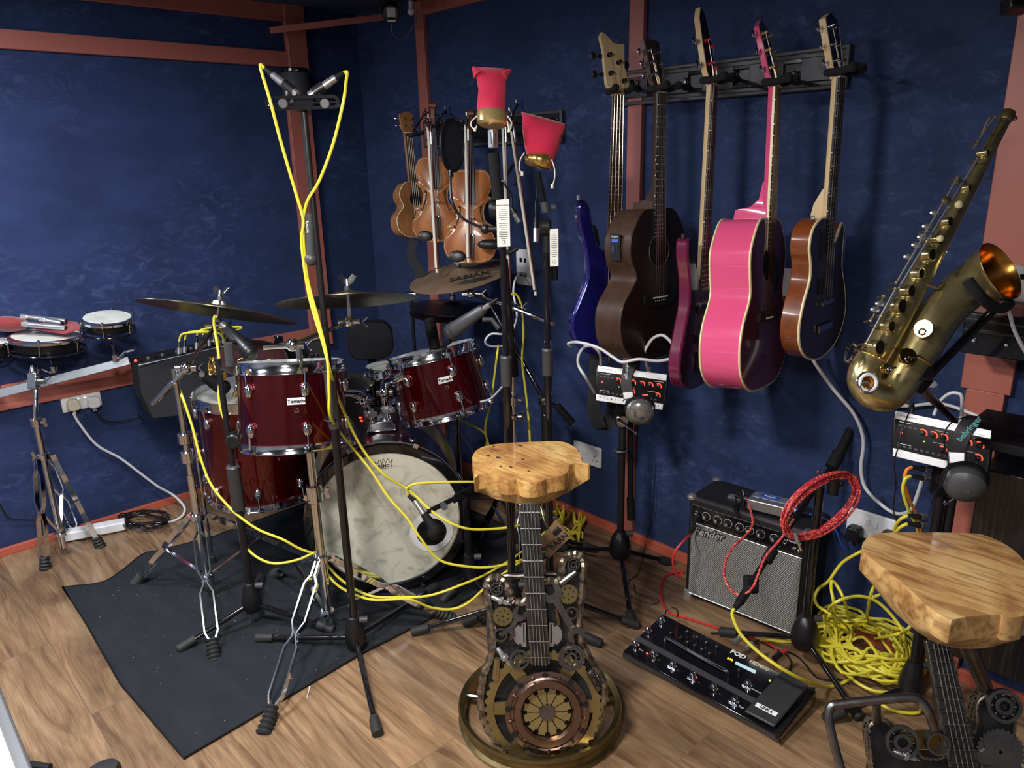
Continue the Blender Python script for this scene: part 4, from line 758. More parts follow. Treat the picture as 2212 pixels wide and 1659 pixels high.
part('neck_heel',B().loft([[V((s*.024,y,z)) for s,y in ((-1,-.001),(1,-.001),(.7,-yy),(-.7,-yy))] for z,yy in ((-.31,.02),(-.355,.045),(-.40,.055))]),'maple',t,local=True,ang=60)
part('pickup',B().box((-.045,.006,-.60),(.018,.008,.05)),'black',t,.001,local=True); part('pickup',B().box((-.05,.004,-.47),(.03,.005,.09)),'black_gloss',t,.001,local=True)
part('bridge',B().box((0,.010,-.655),(.085,.012,.014)),'chrome_dark',t,.001,local=True); tp_=part('tailpiece',B().box((0,.009,-.735),(.10,.010,.022)),'chrome_dark',t,.002,local=True); part('strap_button',B().cyl((-.055,-.03,-.397),(-.055,-.03,-.385),.008,10),'chrome',t,local=True)
hs=[(-.023,0),(-.023,.01),(-.035,.03),(-.040,.14),(-.038,.165),(0,.18),(.038,.165),(.040,.14),(.035,.03),(.023,.01),(.023,0)]
headstock(t,hs,0,math.radians(13),.02,'maple','black_gloss',[(-.024,.045,-1),(-.024,.09,-1),(-.024,.14,-1),(.024,.14,1),(.024,.09,1),(.024,.045,1)],[-.018,-.0108,-.0036,.0036,.0108,.018],dot=[.026]*6)
# 4 purple bass
def slab(pts,n=4): return cr([V((x,0,z)) for x,z in pts]+[V((pts[0][0],0,pts[0][1]))],n)[:-1]
t=thing('bass_guitar','purple bass guitar with maple neck hanging behind the pink guitar','guitar',Mx=gframe([2.165,-.227,1.685,.20,.05,-.02,.907]))
ob=slab([(.0,-.60),(.035,-.60),(.055,-.57),(.085,-.55),(.105,-.56),(.10,-.60),(.105,-.68),(.14,-.77),(.165,-.85),(.15,-.92),(.09,-.965),(0,-.975),(-.09,-.965),(-.155,-.92),(-.17,-.85),(-.14,-.76),(-.11,-.68),(-.115,-.60),(-.14,-.53),(-.145,-.48),(-.125,-.465),(-.10,-.50),(-.07,-.56),(-.04,-.60)])
part('body',B().prism(ob,V((0,-.042,0))),'purple',t,.006,local=True,ang=50); part('face',B().prism([p+V((0,.0003,0)) for p in off(ob,.003)],V((0,.0015,0))),'purple_face',t,local=True)
neck(t,.64,.864,.042,.062,.62,'maple','rosewood',24,strings=4)
part('pickup',B().box((0,.008,-.70),(.10,.012,.03)),'black_gloss',t,.002,local=True); part('pickup',B().box((0,.008,-.80),(.10,.012,.03)),'black_gloss',t,.002,local=True)
br=part('bridge',B().box((0,.006,-.88),(.075,.008,.07)),'black_gloss',t,.001,local=True)
for i in range(4): part('saddle',B().box((-.027+.018*i,.013,-.88),(.012,.008,.035)),'chrome_dark',br,local=True)
part('strap_button',B().cyl((-.135,-.02,-.468),(-.135,-.02,-.452),.009,12),'black',t,local=True)
hs=[(-.021,0),(-.022,.012),(-.038,.04),(-.04,.12),(-.034,.20),(-.01,.235),(.015,.215),(.03,.15),(.032,.09),(.03,.035),(.021,.01),(.021,0)]
headstock(t,hs,0,math.radians(12),.018,'maple','black',[(-.02,.06,-1),(-.02,.13,-1),(.014,.115,1),(.014,.05,1)],[-.017,-.0057,.0057,.017],s=1.2,mt='red_c',mk='chrome_dark',dot=[.04,.04,.03,.03])
# 5 blue bass with natural head
t=thing('bass_guitar','metallic blue bass guitar with pale wooden headstock, leftmost on the guitar rack','guitar',Mx=gframe([1.80,-.20,1.685,-.45,.04,-.06,.88]))
ob2=slab([(.0,-.56),(.035,-.57),(.055,-.54),(.085,-.52),(.105,-.53),(.10,-.57),(.105,-.65),(.14,-.74),(.165,-.82),(.15,-.90),(.09,-.955),(0,-.97),(-.09,-.955),(-.155,-.90),(-.17,-.82),(-.14,-.74),(-.11,-.66),(-.115,-.58),(-.135,-.50),(-.15,-.43),(-.15,-.39),(-.13,-.37),(-.105,-.39),(-.09,-.45),(-.06,-.54)])
part('body',B().prism(ob2,V((0,-.042,0))),'blue_gtr',t,.010,local=True,ang=60)
neck(t,.62,.864,.042,.062,.60,'maple','rosewood',24,strings=4)
hs=[(-.022,0),(-.024,.012),(-.045,.035),(-.050,.10),(-.052,.16),(-.062,.205),(-.055,.222),(-.040,.215),(-.01,.185),(.02,.182),(.034,.185),(.032,.15),(.030,.10),(.046,.045),(.042,.025),(.022,.0)]
headstock(t,hs,0,math.radians(10),.017,'maple','maple',[(-.028,.075,-1),(-.030,.14,-1),(.006,.115,1),(.024,.05,1)],[-.017,-.0057,.0057,.017],s=1.3,mt='black',mk='black',dot=[.045,.045,.03,.03])
part('strap_button',B().cyl((-.14,-.02,-.372),(-.14,-.02,-.355),.009,12),'chrome',t,local=True)
st=B().strip(cr([at(1262,490,2.55),at(1275,498,2.53),at(1281,530,2.53),at(1288,600,2.54),at(1290,680,2.58),at(1288,760,2.62),at(1285,840,2.63),at(1283,885,2.63),at(1300,925,2.64),at(1318,905,2.66),at(1326,860,2.67),at(1322,800,2.68)]),HR*.9-HF*.3,.046,.0025)
single('guitar_strap','black ribbed guitar strap hanging from the blue bass guitar','strap',st,'strap')
# rack
cR=[(1.80,1.897),(2.631,1.897)]
_a=wy(1846,92);_b=wy(1842,190);_c=wy(1350,158);_d=wy(1350,230); x0,x1,zl,zh=_c.x-.02,_a.x,(_b.z+_d.z)/2,(_a.z+_c.z)/2
r0=thing('guitar_rack','long black wall rack holding the five guitars','rack',(2.15,0,1.83))
part('backplate',B().box(((x0+x1)/2,-.010,(zl+zh)/2),(x1-x0-.02,.014,zh-zl-.02)),'black',r0,.003)
part('rim',B().ringprism([V((x,-.012,z)) for x,z in ((x0,zl),(x1,zl),(x1,zh),(x0,zh))],[V((x,-.012,z)) for x,z in ((x0+.012,zl+.012),(x1-.012,zl+.012),(x1-.012,zh-.012),(x0+.012,zh-.012))],V((0,-.012,0))),'grey_dark',r0,.003)
part('rail',B().box(((x0+x1)/2,-.021,zh-.03),(x1-x0-.04,.008,.012)).box(((x0+x1)/2,-.021,zl+.03),(x1-x0-.04,.008,.012)),'black_gloss',r0,.002)
for i in range(5): part('slide_plate',B().box((x0+(x1-x0)*(.1+.2*i),-.022,(zl+zh)/2),(.11,.008,.065)),'black',r0,.002)
def hanger(label,wallp,c,n,w,prongs=.03,group=HK,s=1):
    t=thing('instrument_hanger',label,'hanger',wallp,group)
    part('arm',B().tube(cr([wallp,wallp.lerp(c,.5)+V((0,0,.004)),c-n*.02]),.006*s,10).sph(wallp,.012*s,10),'black',t)
    part('bolt',B().cyl(wallp+Z*.005,wallp+Z*.022,.004,8).sph(wallp+Z*.022,.006,8),'chrome',t)
    for sgn in (-1,1): part('prong',B().tube(cr([c-n*.02,c+w*(sgn*prongs)-n*.02,c+w*(sgn*prongs)+n*.012,c+w*(sgn*prongs)+n*.04+Z*.006]),[.009*s]*6+[.0095*s]*6+[.0085*s]*6+[.0095*s] if False else .0095*s,12).sph(c+w*(sgn*prongs)+n*.042+Z*.007,.0125*s,12),'foam',t)
for (nm,px,py_,Q) in (('the pale wooden headstock',1340,196,[1.80,-.20,1.685,-.45]),('the dark brown acoustic guitar',1424,180,[1.991,-.236,1.676,-.009]),('the purple bass guitar',1545,190,[2.165,-.227,1.685,.2]),('the pink acoustic guitar',1678,168,[2.361,-.233,1.664,.16]),('the cream edged small guitar',1815,158,[2.526,-.221,1.674,.04])):
    n=V((math.cos(Q[3]),math.sin(Q[3]),0)); w=V((-n.y,n.x,0)); c=V((Q[0],Q[1],Q[2]+.012)); hanger('black wall hanger gripping the neck of '+nm,V((Q[0]-.055,-.03,Q[2]+.02+.01)),c,n,w,.029)
# ---------------------------------------------------------------- violin rack and small instruments
_a=wy(1222,237);_b=wy(1222,307); x0,x1,zl,zh=.52,_a.x,_b.z,_a.z
r1=thing('instrument_rack','black wall rack holding the ukulele, violins and bows','rack',(1.0,0,1.72))
part('backplate',B().box(((x0+x1)/2,-.010,(zl+zh)/2),(x1-x0-.02,.014,zh-zl-.02)),'black',r1,.003)
part('rim',B().ringprism([V((x,-.012,z)) for x,z in ((x0,zl),(x1,zl),(x1,zh),(x0,zh))],[V((x,-.012,z)) for x,z in ((x0+.012,zl+.012),(x1-.012,zl+.012),(x1-.012,zh-.012),(x0+.012,zh-.012))],V((0,-.012,0))),'grey_dark',r1,.003)
part('rail',B().box(((x0+x1)/2,-.021,zh-.035),(x1-x0-.04,.008,.012)).box(((x0+x1)/2,-.021,zl+.035),(x1-x0-.04,.008,.012)),'black_gloss',r1,.002)
text('STAGG' if False else 'ST',wy(1132,282,-.028),X,Z,.014,'ink_w',r1)
def hframe(top,bot,D0,D1,th,L):
    a=at(*top,D0); b=at(*bot,D1); u=(a-b); k=u.length/L; u.normalize(); n=V((math.cos(th),math.sin(th),0)); n=(n-u*n.dot(u)).normalized(); w=u.cross(n)
    if w.dot(RT)<0: w=-w
    return M(((w.x*k,n.x*k,u.x*k,a.x),(w.y*k,n.y*k,u.y*k,a.y),(w.z*k,n.z*k,u.z*k,a.z),(0,0,0,1)))
def violin(label,Mx,name='violin',m='violin'):
    # local: z=0 at scroll top, -0.60 at bottom
    t=thing(name,label,'violin',Mx=Mx); h=[(0,-.235),(.06,-.24),(.082,-.275),(.083,-.305),(.072,-.335),(.085,-.345),(.062,-.365),(.054,-.40),(.062,-.435),(.092,-.455),(.084,-.47),(.103,-.51),(.104,-.545),(.085,-.58),(.045,-.595),(0,-.598)]
    o=bodyout(h,3); part('ribs',B().prism(off(o,.003),V((0,-.030,0))),m,t,local=True,ang=50); part('top_plate',B().loft([o,[V((p.x*.99,.004,p.z)) for p in o],[V((p.x*.6,.012,-.42+(p.z+.42)*.7)) for p in o],[V((p.x*.1,.014,-.42+(p.z+.42)*.3)) for p in o]]),m,t,local=True,ang=60)
    part('edge_purfling',B().tube([V((p.x*.96,.006,-.42+(p.z+.42)*.965)) for p in o],.0009,4,closed=True),'maple',t,local=True)
    part('fingerboard',B().loft([[V((s*w,y,z)) for s,y in ((-1,y0),(1,y0),(1,y0+.006),(-1,y0+.006))] for w,z,y0 in ((.012,-.10,.006),(.021,-.37,.026))]),'ebony',t,local=True)
    part('neck',B().loft([[V((s*w,y,z)) for s,y in ((-1,.006),(1,.006),(.6,-.012),(-.6,-.012))] for w,z in ((.012,-.10),(.014,-.24))]),'wood_red',t,local=True)
    part('pegbox',B().box((0,-.004,-.07),(.018,.018,.07)),'wood_red',t,.002,local=True); part('scroll',B().cyl((-.014,-.006,-.022),(.014,-.006,-.022),.015,16).torus((.014,-.006,-.022),X,.009,.003,16,6).torus((-.014,-.006,-.022),X,.009,.003,16,6),'wood_red',t,local=True)
    for i,(z,s) in enumerate(((-.05,-1),(-.062,1),(-.078,-1),(-.09,1))): part('peg',B().cyl((0,-.004,z),(s*.03,-.004,z),.003,8).sph((s*.034,-.004,z),.008,10,(.8,.35,1)),'ebony',t,local=True)
    tl=part('tailpiece',B().loft([[V((s*w,y,z)) for s,y in ((-1,.024),(1,.024),(1,.028),(-1,.028))] for w,z in ((.020,-.485),(.012,-.58))]),'ebony',t,local=True)
    for i in range(4): part('fine_tuner',B().cyl((-.012+.008*i,.028,-.49),(-.012+.008*i,.036,-.49),.0025,6),'chrome',tl,local=True)
    part('chin_rest',B().sph((-.05,.016,-.572),.034,14,(1.0,.18,.7)),'ebony',t,local=True); part('bridge',B().prism([V((x,.012,-.425+0*x)) for x in (-.02,.02)]+[V((.018,.04,-.425)),V((-.018,.04,-.425))],V((0,0,.003))),'maple',t,local=True)
    for i in range(4): part('string',B().tube([(-.006+.004*i,.012,-.10),(-.014+.0093*i,.041,-.425),(-.012+.008*i,.03,-.49)],.0008,5),'silver',t,local=True)
    for s in (-1,1):
        part('f_hole',B().tube(cr([V((s*.046,.0115,-.385)),V((s*.040,.0125,-.378)),V((s*.040,.0125,-.40)),V((s*.052,.011,-.445)),V((s*.060,.010,-.462)),V((s*.064,.009,-.452))]),.0022,6),'ink',t,local=True)
    return t
violin('light amber violin hanging between the ukulele and the pop filter',hframe((934,216),(944,524),2.93,3.02,-.72,.60))
violin('larger reddish violin hanging right of the pop filter',hframe((1016,232),(1016,570),2.82,2.88,-.80,.60))
t=thing('ukulele','small light wood ukulele, leftmost on the wall rack','ukulele',Mx=hframe((877,240),(905,512),3.0,3.08,-.10,.54))
o=acoustic_out(-.30,.24,.075,.062,.102); o=[p for p in o]
part('body',B().prism(o,V((0,-.062,0))),'uke',t,.002,local=True,ang=50); part('soundboard',B().prism([p+V((0,.0003,0)) for p in o],V((0,.002,0))),'uke',t,local=True); part('binding',B().tube(o,.0016,5,closed=True),'bone',t,local=True)
part('soundhole',B().lathe([(.028,0),(.028,.0006)],(0,.0026,-.375),Y,28),'black_matte',t,local=True)
part('neck',B().box((0,-.008,-.20),(.036,.016,.22)),'uke',t,.003,local=True); part('fingerboard',B().box((0,.003,-.22),(.036,.005,.26)),'rosewood',t,local=True); part('nut',B().box((0,.005,-.092),(.038,.006,.004)),'bone',t,local=True)
part('headstock',B().prism([V((x,0,z)) for x,z in ((-.019,-.09),(-.03,-.07),(-.032,-.012),(-.018,-.008),(0,0),(.018,-.008),(.032,-.012),(.03,-.07),(.019,-.09))],V((0,-.012,0))),'uke',t,local=True); part('bridge',B().box((0,.006,-.46),(.05,.006,.014)),'rosewood',t,local=True)
for i,(x,z,s) in enumerate(((-.018,-.06,-1),(-.018,-.03,-1),(.018,-.06,1),(.018,-.03,1))):
    q=part('tuning_machine',B().cyl((x,0,z),(x,.012,z),.003,8),'chrome',t,local=True); part('tuning_key',B().cyl((x,-.012,z),(x+s*.022,-.012,z),.002,6).sph((x+s*.028,-.012,z),.007,8,(.9,.5,1)),'chrome',q,local=True)
for i in range(4): part('string',B().tube([(-.012+.008*i,.008,-.092),(-.015+.01*i,.010,-.46)],.0007,4),'bone',t,local=True)
for nm,wp,c,q in (('the ukulele',(.545,-.03,1.70),at(893,291,3.0),-.1),('the light amber violin',(.70,-.03,1.70),at(938,270,2.93),-.72),('the larger reddish violin',(.95,-.03,1.70),at(1017,285,2.83),-.8),('the two rightmost bows',(1.15,-.03,1.70),at(1098,285,2.85),-.8)):
    n=V((math.cos(q),math.sin(q),0)); hanger('black hanger on the left rack gripping '+nm,V(wp),c,n,V((-n.y,n.x,0)),.016,'wall hangers of the violin rack',.7)
def bow(label,a,b,D0,D1):
    A_=at(*a,D0);B_=at(*b,D1); t=thing('violin_bow',label,'bow',A_,'violin bows on the rack'); s=RT*.006
    part('stick',B().tube([A_+s,A_.lerp(B_,.5)+s*.4,B_+s*.6],[.0042,.0036,.0028],8),'wood_red',t); part('horsehair',B().strip([A_.lerp(B_,.06)-s,B_.lerp(A_,.02)-s*.6],RT,.008,.0015),'hair',t)
    part('frog',B().box(A_.lerp(B_,.05),(.012,.012,.03)),'ebony',t,.001); part('screw',B().cyl(A_-(B_-A_).normalized()*.012,A_,.004,8),'silver',t); part('grip',B().tube([A_.lerp(B_,.09)+s,A_.lerp(B_,.17)+s],.0048,8),'silver',t); part('tip',B().box(B_,(.01,.006,.014)),'bone',t)
bow('bow hanging down the front of the light amber violin',(926,255),(944,585),2.86,2.92)
bow('bow hanging down the front of the larger reddish violin',(1008,250),(1012,562),2.76,2.80)
bow('bow hanging vertically behind the taller tagged stand',(1088,238),(1101,632),2.76,2.84)
bow('bow slanting down to the right beside the wall socket, rightmost of the bows',(1101,240),(1157,634),2.80,2.86)
single('violin_strap','grey webbing strap hanging below the ukulele','strap',B().strip(cr([at(895,518,3.05),at(888,540,3.05),at(893,565,3.05),at(903,580,3.05),at(912,598,3.05)]),RT,.036,.002),'strap')
single('shoulder_rest','black curved shoulder rest hanging behind the white tag','shoulder rest',B().sph(at(1060,528,2.8),.05,16,(1.0,.35,.4),(RT,FW,UP)).tube(cr([at(1072,535,2.8),at(1100,545,2.8),at(1118,536,2.8)]),.008,8),'black')
single('headset_band','black headphone band hanging behind the taller stand','headphones',B().tube(cr([at(1068,470,2.85),at(1062,440,2.85),at(1078,408,2.85),at(1110,355,2.85),at(1118,370,2.85),at(1112,400,2.85)]),.006,8),'black')
# ---------------------------------------------------------------- steel guitar bar stools
def gear(c,n,x,R,r0,nt,th,tooth=.12,holes=0,hr=0,hR=0):
    y=n.cross(x); o=[];i_=[]
    N=nt*4
    for k in range(N):
        a=2*math.pi*k/N; q=R*(1+tooth*(1 if k%4 in (0,1) else 0)*.5); o.append(c+x*math.cos(a)*q+y*math.sin(a)*q); i_.append(c+x*math.cos(a)*r0+y*math.sin(a)*r0)
    return B().ringprism(o,i_,n*th)
def bearing(t,c,n,R,m='steel'):
    x=frm(n)[0]; y=n.cross(x)
    q=part('bearing',B().lathe([(R*.78,0),(R,0),(R,.010),(R*.78,.010),(R*.78,0)],c,n,28).lathe([(R*.30,0),(R*.52,0),(R*.52,.010),(R*.30,.010),(R*.30,0)],c,n,24),m,t)
    for k in range(8): a=math.pi*k/4; part('ball',B().sph(c+(x*math.cos(a)+y*math.sin(a))*R*.65+n*.005,R*.12,8),'chrome_dark',q)
def wrench(t,a,b,n,s=1,m='steel'):
    d=(b-a).normalized(); w=n.cross(d); L=(b-a).length
    def op(c,d,sz): 
        o=[]
        for k in range(14):
            an=math.radians(35+290*k/13); o.append(c+d*math.cos(an)*sz+w*math.sin(an)*sz)
        o+= [c+d*(-.35*0+.1)*sz*1-w*.38*sz, c-d*.35*sz*.2-w*.38*sz*.9, c-d*.2*sz, c-d*.07*sz+w*.38*sz*.9, c+d*.1*sz+w*.38*sz]
        return o
    bq=B().strip([a+d*.012*s,b-d*.012*s],w,.013*s,.005)
    bq.prism(op(a,-d,.017*s),n*.006); bq.prism(op(b,d,.020*s),n*.006)
    part('spanner',bq,m,t)
def plug(t,a,b,n):
    d=(b-a); L=d.length; part('spark_plug',B().lathe([(.002,0),(.003,.15*L),(.006,.16*L),(.0065,.45*L),(.011,.46*L),(.011,.58*L),(.0075,.6*L),(.006,.95*L),(.004,L)],a,d,12),'silver',t)
def stool(label,Q,body,neckq,depth,seat,zt,seatmat,ringc,ringR,extra,band):
    o,n=Q; f=PL(o,n); t=thing('bar_stool',label,'stool',(ringc.x,ringc.y,0))
    P_=[f(*p) for p in body]; bp=part('body_plate',B().prism([p-n*depth for p in P_],n*(depth-.012)),'plate',t)
    m='perforated' if band else 'chain'
    c3=cr(P_+[P_[0]],3)[:-1]
    part('chain_edge',B().tube([p-n*.006 for p in c3],[.0035 if band else .0095+.0028*(k%2) for k in range(len(c3))],8,closed=True),'chain',t,ang=20)
    part('side_band',B().ringprism(c3,[p+(c-p)*.01 for p,c in zip(c3,[sum(c3,V())/len(c3)]*len(c3))],-n*depth),m,t)
    nk=[f(*p,.02) for p in neckq]; part('neck',B().prism([p-n*.018 for p in nk],n*.018),'steel',t,.002)
    a,b,c,d=nk
    part('fingerboard',B().prism([a.lerp(b,.12),a.lerp(b,.88),d.lerp(c,.88),d.lerp(c,.12)],n*.004),'plate',t)
    for k in range(10):
        u=(k+.5)/10; part('fret_bar',B().cyl(a.lerp(d,u)+n*.006,b.lerp(c,u)+n*.006,.0022,6),'steel',t)
    for k in range(4):
        u=.25+.167*k; part('wire_string',B().cyl(a.lerp(b,u)+n*.008,d.lerp(c,u)+n*.008,.0013,6),'fret',t)
    S=[fl(x,y,zt) for x,y in seat]; S=cr(S+[S[0]],2)[:-1]; cen=sum(S,V())/len(S)
    sm=list(S)
    for _i in range(40): sm=[(sm[k-1]+sm[k]*2+sm[(k+1)%len(sm)])/4 for k in range(len(sm))]
    lo=[cen+(p-cen)*.90-Z*.078+HF*.012 for p in sm]
    part('seat',B().loft([[cen+(p-cen)*.985+Z*.0 for p in S],[p-Z*.004 for p in S],[p-Z*.042 for p in S],lo]),seatmat,t,ang=30)
    return t,f,n,cen
KS1=K(960,1180,3.464)
b0=fl(1182,1640,.01); n0=(-HF*math.cos(math.radians(15))+Z*math.sin(math.radians(15)))
ring=fl(1166,1535,.02); rR=(fl(1342,1532,.03)-fl(990,1532,.03)).length/2
out=[(315,330),(330,262),(380,240),(440,258),(478,330),(498,400),(530,422),(605,425),(750,280),(850,272),(880,230),(892,120),(930,75),(980,65),(1028,90),(1040,150),(1032,300),(1012,500),(1012,650),(1060,800),(1140,920),(1190,1030),(1190,1160),(1150,1330),(1080,1430),(980,1510),(770,1552),(600,1540),(430,1490),(330,1380),(282,1250),(278,1100),(300,960),(345,850),(365,740),(365,600),(340,480)]
K3=K(960,920,4.483)
seat1=[K3(*p) for p in [(265,290),(300,235),(380,195),(500,172),(750,155),(1000,146),(1150,150),(1240,185),(1300,235),(1332,300),(1340,345),(1405,365),(1390,385),(1262,360),(1215,385),(1200,440),(1160,475),(1080,495),(984,511),(976,520),(974,522),(930,540),(850,550),(760,545),(716,523),(712,520),(700,516),(620,528),(550,515),(505,480),(480,470),(420,465),(330,475),(290,500),(285,440)]]
t,f,n,cen=stool('bar stool at centre front with scalloped wooden seat, steel guitar body and round base',(b0,n0),[KS1(*p) for p in out],[(1120,1088),(1164,1088),(1189,1436),(1146,1436)],.045,seat1,.70,'seat_wood',ring,rR,None,False)
ST=t
q=part('base_ring',B().lathe([(rR*.94,.0),(rR*.99,.002),(rR,.012),(rR*.965,.02),(rR*.965,.04),(rR,.05),(rR*.985,.058),(rR*.92,.05),(rR*.915,.01),(rR*.94,0)],(ring.x,ring.y,0),Z,72),'brass_old',t,ang=40)
for a in (165,15,90,-60,-120): 
    a_=math.radians(a); d=HR*math.cos(a_)+HF*math.sin(a_); part('base_spoke',B().cyl(V((ring.x,ring.y,.03))+d*rR*.3,V((ring.x,ring.y,.03))+d*rR*.93,.009,10),'steel',t)
part('foot_rail',B().tube(cr([f(1062,1420,-.05),f(1057,1330,-.06),f(1082,1252,-.07),f(1120,1245,-.07),f(1190,1241,-.07),f(1208,1248,-.07),f(1214,1270,-.05)],5),.008,10),'steel',t)
part('support_post',B().tube([cen-Z*.075,V((cen.x,cen.y,.25)),V((ring.x,ring.y,.03))],.016,12),'steel',t)
def c1(x,y,o_=0): return f(*KS1(x,y),o_)
def rad(x,y,r): return (c1(x+r,y)-c1(x-r,y)).length/2
xr=(HR-n*HR.dot(n)).normalized()
for x,y,r in ((390,312,48),(965,130,46)): bearing(t,c1(x,y,.0),n,rad(x,y,r))
bearing(t,c1(562,838,.002),n,rad(562,838,75)); bearing(t,c1(950,825,.002),n,rad(950,825,80))
part('chain_ring',gear(c1(950,825,.0),n,xr,rad(950,825,98),rad(950,825,82),14,.008),'steel',t)
for x,y,r in ((438,522,78),(925,355,78)):
    R=rad(x,y,r); g=part('brass_gear',gear(c1(x,y,.0),n,xr,R*.9,R*.08,26,.004,.18),'brass',t)
    for k in range(7): a=math.radians(51*k+20); part('gear_hole',B().lathe([(R*.085,0),(R*.085,.0006)],c1(x,y,.0045)+(xr*math.cos(a)+n.cross(xr)*math.sin(a))*R*.55,n,10),'black',g)
wrench(t,c1(480,650,.002),c1(565,500,.002),n,1.0); wrench(t,c1(985,660,.004),c1(800,345,.004),n,1.35)
for x,y,r in ((420,655,52),(952,490,48)): part('steel_ring',B().lathe([(rad(x,y,r)*.75,0),(rad(x,y,r),.0),(rad(x,y,r),.01),(rad(x,y,r)*.75,.01),(rad(x,y,r)*.75,0)],c1(x,y),n,24).sph(c1(x,y,.004),.006,10),'steel',t)
plug(t,c1(500,440,.004),c1(350,375,.004),n); plug(t,c1(510,910,.004),c1(395,760,.004),n)
part('spark_plug_body',B().lathe([(.006,0),(.009,.02),(.009,.05),(.005,.055)],c1(985,190,.003),c1(900,255,.003)-c1(985,190,.003),12),'steel',t)
for s,x in ((-1,612),(1,782)):
    R=rad(700,660,100); pts=[c1(x,660)+ (xr*s*math.cos(math.radians(a))*R*1.0+n.cross(xr)*math.sin(math.radians(a))*R*.92) for a in range(-90,91,12)]
    h=part('half_disc',B().prism(pts,n*.003),'silver',t)
    for k in range(2): part('disc_hole',B().lathe([(.004,0),(.004,.0005)],c1(x+s*45,590+150*k,.0035),n,10),'black',h)
    part('slot',B().box(c1(x+s*18,650,.0035),(.003,.0006,.05),(xr,n,n.cross(xr))),'black',h)
part('brass_tube',B().cyl(c1(398,840,.006),c1(380,990,.006),.009,12),'brass',t); part('brass_tube',B().cyl(c1(835,470,.004),c1(860,585,.004),.006,12),'brass_old',t)
sp=[]
for k in range(90):
    u=k/89; c_=c1(1085,930,.012).lerp(c1(1165,1070,.012),u); a=k*2*math.pi/9; d_=(c1(1165,1070)-c1(1085,930)).normalized(); w_=n.cross(d_); sp.append(c_+w_*math.cos(a)*.010+n*math.sin(a)*.010)
part('coil_spring',B().tube(sp,.0016,5),'steel',t)
# big sprocket behind, clutch plate, petals
cc_=c1(740,1200,.0); R=rad(740,1200,430)
part('rear_sprocket',gear(cc_,n,xr,R*.98,R*.86,42,.006,.09),'brass',t)
for a in (0,55,125,180,235,305): part('sprocket_arm',B().strip([cc_+(xr*math.cos(math.radians(a))+n.cross(xr)*math.sin(math.radians(a)))*R*.87+n*.003,cc_+(xr*math.cos(math.radians(a))+n.cross(xr)*math.sin(math.radians(a)))*R*.3+n*.003],n.cross(xr)*math.cos(math.radians(a))-xr*math.sin(math.radians(a)),.032,.006),'brass',t)
cc_=c1(768,1228,.006); R=rad(768,1228,312)
cl=part('clutch_cover',B().lathe([(R*.58,.004),(R*.61,.018),(R*.64,.024),(R*.79,.024),(R*.82,.018),(R*.86,.016),(R*.90,.018),(R*1.0,.016),(R*1.0,.006),(R*.60,.002),(R*.58,.004)],cc_,n,72),'copper',t,ang=30)
for k in range(9):
    a=math.radians(40*k+12); d_=xr*math.cos(a)+n.cross(xr)*math.sin(a); part('cover_hole',B().lathe([(R*.065,0),(R*.065,.0008)],cc_+d_*R*.93+n*.0188,n,14,sx=1.2),'black',cl)
    a+=.33; d_=xr*math.cos(a)+n.cross(xr)*math.sin(a); part('rivet',B().sph(cc_+d_*R*.90+n*.02,.005,8),'copper',cl)
part('hub_disc',B().lathe([(R*.60,0),(R*.60,.003)],cc_,n,40),'black_matte',t); part('centre_disc',B().lathe([(R*.19,0),(R*.19,.010)],cc_+n*.004,n,28),'steel',t)
for k in range(12):
    a=math.radians(30*k+15); y_=n.cross(xr); 
    def pt(r,da): return cc_+(xr*math.cos(a+da)+y_*math.sin(a+da))*R*r+n*.006
    part('brass_petal',B().prism([pt(.2,-.20),pt(.48,-.235),pt(.49,-.16),pt(.57,-.15),pt(.57,.15),pt(.49,.16),pt(.48,.235),pt(.2,.20)],n*.004),'brass_petal',t)
# paper tag on the stool
tf=PL(fl(1165,1200,.45)-HF*.03,-HF+HR*.1)
kt=part('hang_tag',B().prism([tf(*K3(*p)) for p in ((1080,905),(1228,1072),(1015,1282),(912,1115))],HF*.001),'kraft',ST)
part('tag_string',B().tube(cr([f(1168,1095,.03),f(1176,1125,.03),tf(*K3(1000,985),.002)]),.0012,5),'hair',ST)
xd=(tf(*K3(1190,1045))-tf(*K3(1020,1200))); yd=(tf(*K3(1080,960))-tf(*K3(1150,1120)))
text('BARN',tf(*K3(1108,1118),.001),xd,yd,.017,'ink',kt,bold=.0003); text('Quirky',tf(*K3(1000,1158),.001),xd,yd,.012,'ink',kt,shear=.1)
part('barn_print',B().prism([tf(*K3(*p),.0006) for p in ((1060,1065),(1050,1035),(1105,985),(1125,1000),(1140,1010),(1090,1060))],-HF*.0003).tube([tf(*K3(1040,1030),.001),tf(*K3(1090,975),.001),tf(*K3(1130,995),.001)],.0009,4),'ink',kt)
# knots in the seat
for x,y,s in ((422,285,12),(523,308,15),(545,392,9),(643,398,10),(760,322,10),(815,437,8),(730,190,14),(478,198,10)): 
    p=fl(*K3(x,y),.7003); part('seat_knot',B().lathe([(.0004*s,0),(.0004*s,.0003)],p,Z,12,sx=.9,sy=1.5),'rosewood',ST)
